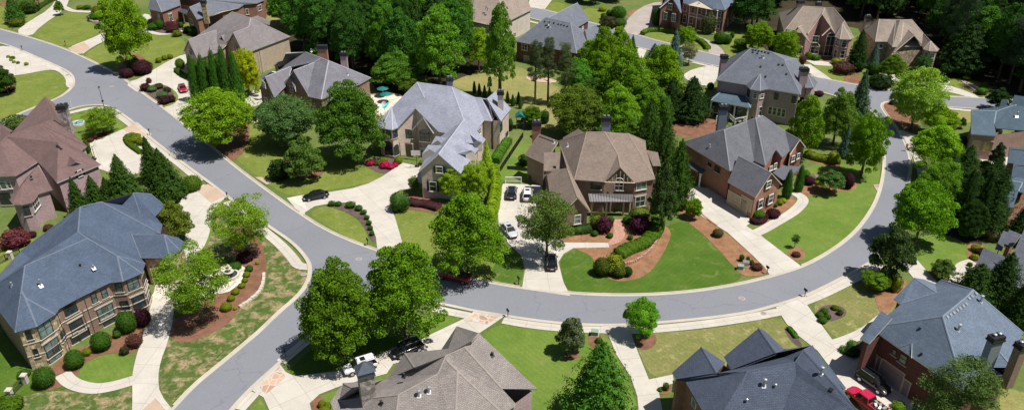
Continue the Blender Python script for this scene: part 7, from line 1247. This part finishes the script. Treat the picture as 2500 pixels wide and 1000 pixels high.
def fence(a, b, label, ht=1.3, n=None, postm='black', name='fence', cat='fence', gap=.12, posts=None):
    A, B = P(*a), P(*b); d = B-A; L = d.length; u = d.normalized(); r = empty(name, (A.x, A.y, 0), label, cat); m_ = MB()
    for z in (.12, ht-.15): m_.tube(A+Vector((0, 0, z)), B+Vector((0, 0, z)), .025, n=4)
    k = int(L/gap)
    for i in range(k+1): p = A+u*(i*gap); m_.box((p.x, p.y, ht/2), (.03, .03, ht))
    m_.build('railing', M['black'], r)
    q = int(L/2.4)+1
    for i in range(q): p = A+u*(L*i/max(1, q-1)); MB().box((p.x, p.y, ht/2+.05), (.09, .09, ht+.1)).build('post', M['black'], r)
fence((1277, 335), (1216, 428), 'black railing fence running down between the beige and taupe roofed houses'); fence((1216, 428), (1200, 432), 'short return of the black railing fence by the lime hedge')
fence((28, 968), (64, 932), 'short black railing fence between two stone pillars at the lower left'); fence((-20, 655), (50, 620), 'black railing behind the blue slate house at the left edge')
for x, y, l in ((28, 970, 'lower stone pillar of the short railing'), (64, 934, 'upper stone pillar of the short railing'), (28, 632, 'stone pillar at the back of the blue slate house')):
    c = P(x, y); r = empty('stone_pillar', (c.x, c.y, 0), l, 'pillar'); MB().box((0, 0, .7), (.6, .6, 1.4)).build('shaft', M['limestone'], r, local=True); MB().box((0, 0, 1.46), (.78, .78, .12), top=.8).build('cap', M['limestone'], r, local=True)
# fountains
def fountain(px, py, label, tiers, R_, wat):
    c = P(px, py); r = empty('fountain', (c.x, c.y, .08), label, 'fountain'); b = MB(); n = 28
    b.lathe((0, 0, 0), [(R_, 0), (R_, .5), (R_*.80, .52), (R_*.78, .2), (.1, .2)], n); b.build('basin', M['limestone'], r, local=True); MB().tube((0, 0, .3), (0, 0, .36), R_*.785, n=n).build('water', M[wat], r, local=True)
    if tiers:
        z = .3
        for k, (rr, hh) in enumerate(((.75, .7), (.5, .6), (.3, .45))):
            MB().lathe((0, 0, z), [(.14, 0), (.1, hh-.2), (rr*.5, hh-.08), (rr, hh), (rr, hh+.05), (rr*.8, hh+.03), (.05, hh)], 18).build('tier', M['limestone'], r, local=True); z += hh
        MB().lathe((0, 0, z), [(.08, 0), (.14, .15), (.05, .35), (.01, .45)], 10).build('finial', M['limestone'], r, local=True)
    else: MB().lathe((0, 0, .3), [(.25, 0), (.1, .4), (.35, .6), (.3, .65)], 12).build('spout', M['limestone'], r, local=True)
fountain(562, 676, 'pale stone tiered fountain in the entry court of the blue slate house', True, 1.5, 'glass'); fountain(190, 305, 'round stone fountain with light blue water beside the brown house', False, 1.6, 'water')
def stone_edge(line, label, wd=.5, ht=.35, mat='limestone', name='garden_wall', step=.6):
    L, Rr, acc = ribbon_pts(line, wd/2, wd/2, 2); m_ = MB(); rr = random.Random(3); s = 0
    G = [(a+b)/2 for a, b in zip(L, Rr)]
    while s < acc[-1]-step/2:
        j = max(0, min(len(G)-2, next((i for i in range(len(acc)) if acc[i] > s), 1)-1)); t = (s-acc[j])/(acc[j+1]-acc[j]+1e-6); p = G[j].lerp(G[j+1], min(1, t)); d = G[j+1]-G[j]
        h_ = ht*rr.uniform(.85, 1.15); m_.box((p.x, p.y, h_/2), (step*rr.uniform(.9, 1.03), wd*rr.uniform(.85, 1.1), h_), math.atan2(d.y, d.x), top=.93); s += step
    return tag(m_.build(name, M[mat] if isinstance(mat, str) else mat, None), label, 'garden wall')
stone_edge([(588, 748), (606, 737), (630, 718), (643, 696), (645, 672), (644, 664)], 'low curved pale stone wall at the lower edge of the mulch bed'); stone_edge([(588, 658), (584, 676), (572, 692), (556, 706), (535, 716)], 'low curved stone kerb around the fountain court', .4, .25)
stone_edge([(1610, 566), (1604, 592), (1586, 616), (1560, 636), (1536, 646), (1520, 648)], 'curved red brick edging below the sweeping hedge', .35, .55, M['redbrick'], step=.4)
stone_edge([(2348, 199), (2362, 208), (2386, 226), (2402, 230), (2398, 222), (2376, 210), (2352, 198)], 'white edging of the long bed by the pinewood', .3, .2, 'white'); stone_edge([(216, 42), (218, 54), (236, 56), (262, 50)], 'low curved stone wall round the golden shrub bed', .4, .6)
stone_edge([(1676, 486), (1690, 505), (1712, 522), (1740, 545), (1760, 556)], 'broken red brick edging along the driveway and pine straw', .3, .2, M['redbrick'], step=1.4)
stone_edge([(2294, 188), (2318, 200), (2316, 206), (2292, 206), (2282, 200)], 'white edging ring by the lower bed near the pinewood', .25, .18, 'white')
for x, y, n_, l, m_ in ((1452, 817, 0, 'green utility cabinet beside the lower lawn mulch bed', 'box_g'), (1807, 657, 1, 'small green utility cabinet in the pine straw', 'box_g'), (1820, 648, 2, 'grey-green utility cabinet right of the small green one', 'galv')):
    c = P(x, y); r = empty('utility_cabinet', (c.x, c.y, 0), l, 'utility box', None, -.2); MB().box((0, 0, .4), (1.0, .8, .8), top=.94).build('cabinet', M[m_], r, local=True); MB().box((0, 0, .05), (1.2, 1.0, .1)).build('plinth', M['conc'], r, local=True); MB().box((0, -.02, .83), (1.06, .86, .06), top=.92).build('lid', M[m_], r, local=True)
def manhole(x, y, l, r_=.42):
    c = P(x, y); r = empty('manhole_cover', (c.x, c.y, .085), l, 'manhole cover'); MB().tube((0, 0, 0), (0, 0, .02), r_+.08, n=24).build('ring', M['kerb'], r, local=True); MB().tube((0, 0, .015), (0, 0, .03), r_, n=24).build('lid', M['dkdoor'], r, local=True)
manhole(876, 633, 'round manhole cover in the road above the pair of street trees'); manhole(1811, 729, 'round manhole cover in the road bend by the pine straw strip'); manhole(273, 212, 'manhole cover in the road at the side street'); manhole(652, 442, 'reddish drain cover on the pad by the long lawn'); manhole(2141, 455, 'reddish drain cover on the pad by the right bend'); manhole(1864, 765, 'reddish drain cover in the sidewalk by the lower right drive'); manhole(742, 670, 'drain cover at the inner junction corner'); manhole(165, 184, 'drain cover on the corner walk at the upper left')
c = P(673, 436); r = empty('fire_hydrant', (c.x, c.y, 0), 'small pale fire hydrant on the long lawn near the drain pad', 'hydrant'); MB().lathe((0, 0, 0), [(.18, 0), (.18, .06), (.12, .08), (.12, .55), (.17, .57), (.15, .68), (.04, .78)], 12).build('barrel', M['galv'], r, local=True); MB().tube((-.22, 0, .42), (.22, 0, .42), .06, n=8).build('nozzle', M['dark'], r, local=True)
# signs
for x, y, l in ((177, 265, 'pale street sign on a post at the side street corner'), (2022, 222, 'white sign post on the verge below the turret'), (2176, 244, 'dark sign post at the right junction corner')):
    c = P(x, y); r = empty('street_sign', (c.x, c.y, 0), l, 'sign'); MB().tube((0, 0, 0), (0, 0, 2.4), .04, n=6).build('post', M['dark' if 'dark' in l else 'white'], r, local=True); MB().box((0, 0, 2.3), (.55, .04, .35)).build('sign_panel', M['dark' if 'dark' in l else 'white'], r, local=True)
# pool corner
sheet('pool', [(932, 264), (934, 252), (940, 247), (950, 248), (948, 258), (942, 266)], M['pool'], 't', 1); 
for x, y, l in ((944, 250, 'large teal parasol by the pool'), (936, 236, 'dark teal parasol behind the pool')):
    c = P(x, y); r = empty('parasol', (c.x, c.y, 0), l, 'parasol'); MB().tube((0, 0, 0), (0, 0, 2.5), .04, n=6).build('pole', M['white'], r, local=True); MB().lathe((0, 0, 2.1), [(1.5, 0), (.8, .28), (.05, .5)], 8).build('canopy', M['teal'], r, local=True)
c = P(935, 222, 6.5); 
def dish(c, l, s=.8):
    r = empty('satellite_dish', c, l, 'satellite dish'); q = Vector((-.3, -.8, .45)).to_track_quat('Z', 'Y').to_matrix(); m_ = MB(); n = 16
    for k in range(n):
        a0, a1 = 6.283*k/n, 6.283*(k+1)/n; p = [q@Vector((math.cos(a)*s, math.sin(a)*s, .12)) for a in (a0, a1)]; m_.poly([p[0], p[1], q@Vector((0, 0, 0))])
    m_.build('dish', M['white'], r, local=True); m2 = MB(); m2.tube((0, 0, 0), (0, .2, -c[2] if l.startswith('grey') else -2.5), .04, n=5); m2.tube((0, 0, 0), q@Vector((0, -.3, .7)), .02, n=4); m2.build('arm', M['galv'], r, local=True)
dish((c.x, c.y, 3.4), 'white satellite dish standing behind the left slope of the pale grey roof', .6)
# garden hose, outdoor bits
# ---------------------------------------------------------------- people and animals
def skin_figure(name, joints, bones, mat, parent=None, root_i=0, sub=1):
    me = bpy.data.meshes.new(name); me.from_pydata([j[:3] for j in joints], bones, []); o = bpy.data.objects.new(name, me); COL.objects.link(o); me.materials.append(mat)
    if parent: o.parent = parent
    sk = o.modifiers.new('skin', 'SKIN'); sk.use_smooth_shade = True; ly = me.skin_vertices[0].data if me.skin_vertices else me.skin_vertices.new().data if hasattr(me.skin_vertices, 'new') else None
    return o, sk
def skinned(name, joints, bones, mat, parent=None, sub=1):
    bm = bmesh.new(); ly = bm.verts.layers.skin.verify(); vs = []
    for j in joints:
        v = bm.verts.new(j[:3]); v[ly].radius = (j[3], j[3] if len(j) < 5 else j[4]); vs.append(v)
    vs[0][ly].use_root = True
    for a, b in bones: bm.edges.new((vs[a], vs[b]))
    me = bpy.data.meshes.new(name); bm.to_mesh(me); bm.free(); me.materials.append(mat); o = bpy.data.objects.new(name, me); COL.objects.link(o)
    if parent: o.parent = parent
    s = o.modifiers.new('skin', 'SKIN'); s.use_smooth_shade = True; s2_ = o.modifiers.new('sub', 'SUBSURF'); s2_.levels = sub; s2_.render_levels = sub; return o
c = P(2211, 369); r = empty('person', (c.x, c.y, .09), 'person in a red shirt and dark shorts jogging along the kerb in the road', 'person', None, 2.6)
J = [(0, 0, .95, .14, .11), (0, 0, 1.18, .13, .10), (.0, .02, 1.40, .15, .10), (0, .03, 1.50, .055), (0, .04, 1.60, .085), (0, .04, 1.72, .08)]
Bn = [(0, 1), (1, 2), (2, 3), (3, 4), (4, 5)]
for s, ph in ((-1, 1), (1, -1)):
    i = len(J); J += [(s*.11, 0, .88, .10), (s*.11, ph*.22+.05, .52, .06), (s*.11, ph*.14-.18, .14 if ph < 0 else .16, .038), (s*.11, ph*.14-.02, .06 if ph > 0 else .05, .035)]; Bn += [(0, i), (i, i+1), (i+1, i+2), (i+2, i+3)]
    i = len(J); J += [(s*.20, .01, 1.42, .06), (s*.25, -ph*.14, 1.18, .042), (s*.20, -ph*.14+.22, 1.14, .032), (s*.19, -ph*.14+.30, 1.15, .028)]; Bn += [(2, i), (i, i+1), (i+1, i+2), (i+2, i+3)]
    for k, (dx, l) in enumerate(((-.03, .07), (-.01, .085), (.01, .08), (.03, .065))): q = len(J); J += [(s*.19+dx, -ph*.14+.30+l*.6, 1.145, .009), (s*.19+dx, -ph*.14+.30+l, 1.12, .008)]; Bn += [(i+3, q), (q, q+1)]
    q = len(J); J += [(s*.19-s*.045, -ph*.14+.31, 1.165, .01), (s*.19-s*.055, -ph*.14+.35, 1.165, .009)]; Bn += [(i+3, q), (q, q+1)]
skinned('body', J, Bn, M['skin'], r)
skinned('shirt', [(0, 0, 1.0, .17, .14), (0, 0, 1.2, .165, .13), (0, .02, 1.40, .18, .13), (-.2, .01, 1.42, .08), (.2, .01, 1.42, .08), (-.25, -.06, 1.27, .065), (.25, .06, 1.27, .065)], [(0, 1), (1, 2), (2, 3), (2, 4), (3, 5), (4, 6)], M['red'], r)
skinned('shorts', [(0, 0, .97, .165, .135), (-.11, .0, .85, .12), (.11, .0, .85, .12), (-.11, .16, .66, .10), (.11, -.08, .66, .10)], [(0, 1), (0, 2), (1, 3), (2, 4)], M['navy'], r)
hv, hf = ico(.105, (0, .02, 1.70), 2, (.9, 1, .8)); meshobj('hair', [tuple(v) for v in hv], hf, M['hair'], r, local=True)
f = MB(); f.box((0, .135, 1.64), (.025, .03, .05)); [f.box((s*.035, .122, 1.67), (.025, .015, .012)) for s in (-1, 1)]; f.box((0, .122, 1.585), (.05, .015, .01)); f.build('face', M['skin'], r, local=True)
for s, ph in ((-1, 1), (1, -1)): MB().box((s*.11, ph*.14-.06, .05), (.1, .28, .09), top=.8).build('shoe', M['white'], r, local=True)
c = P(2402, 382); r = empty('dog', (c.x, c.y, .09), 'small pale dog standing on the concrete in front of the yellow garage doors', 'dog', None, .5)
J = [(0, 0, .42, .13), (.25, 0, .42, .15), (-.25, 0, .42, .11), (.40, 0, .54, .08), (.50, 0, .66, .085), (.64, 0, .63, .045), (-.38, 0, .5, .03), (-.48, 0, .64, .02)]
Bn = [(0, 1), (0, 2), (1, 3), (3, 4), (4, 5), (2, 6), (6, 7)]
for s in (-1, 1):
    i = len(J); J += [(.27, s*.09, .30, .05), (.26, s*.09, .16, .03), (.28, s*.09, .03, .03)]; Bn += [(1, i), (i, i+1), (i+1, i+2)]
    i = len(J); J += [(-.24, s*.09, .32, .065), (-.18, s*.09, .22, .035), (-.32, s*.09, .14, .025), (-.28, s*.09, .03, .03)]; Bn += [(2, i), (i, i+1), (i+1, i+2), (i+2, i+3)]
    i = len(J); J += [(.47, s*.06, .76, .025), (.45, s*.08, .82, .012)]; Bn += [(4, i), (i, i+1)]
skinned('body', J, Bn, M['fur'], r)
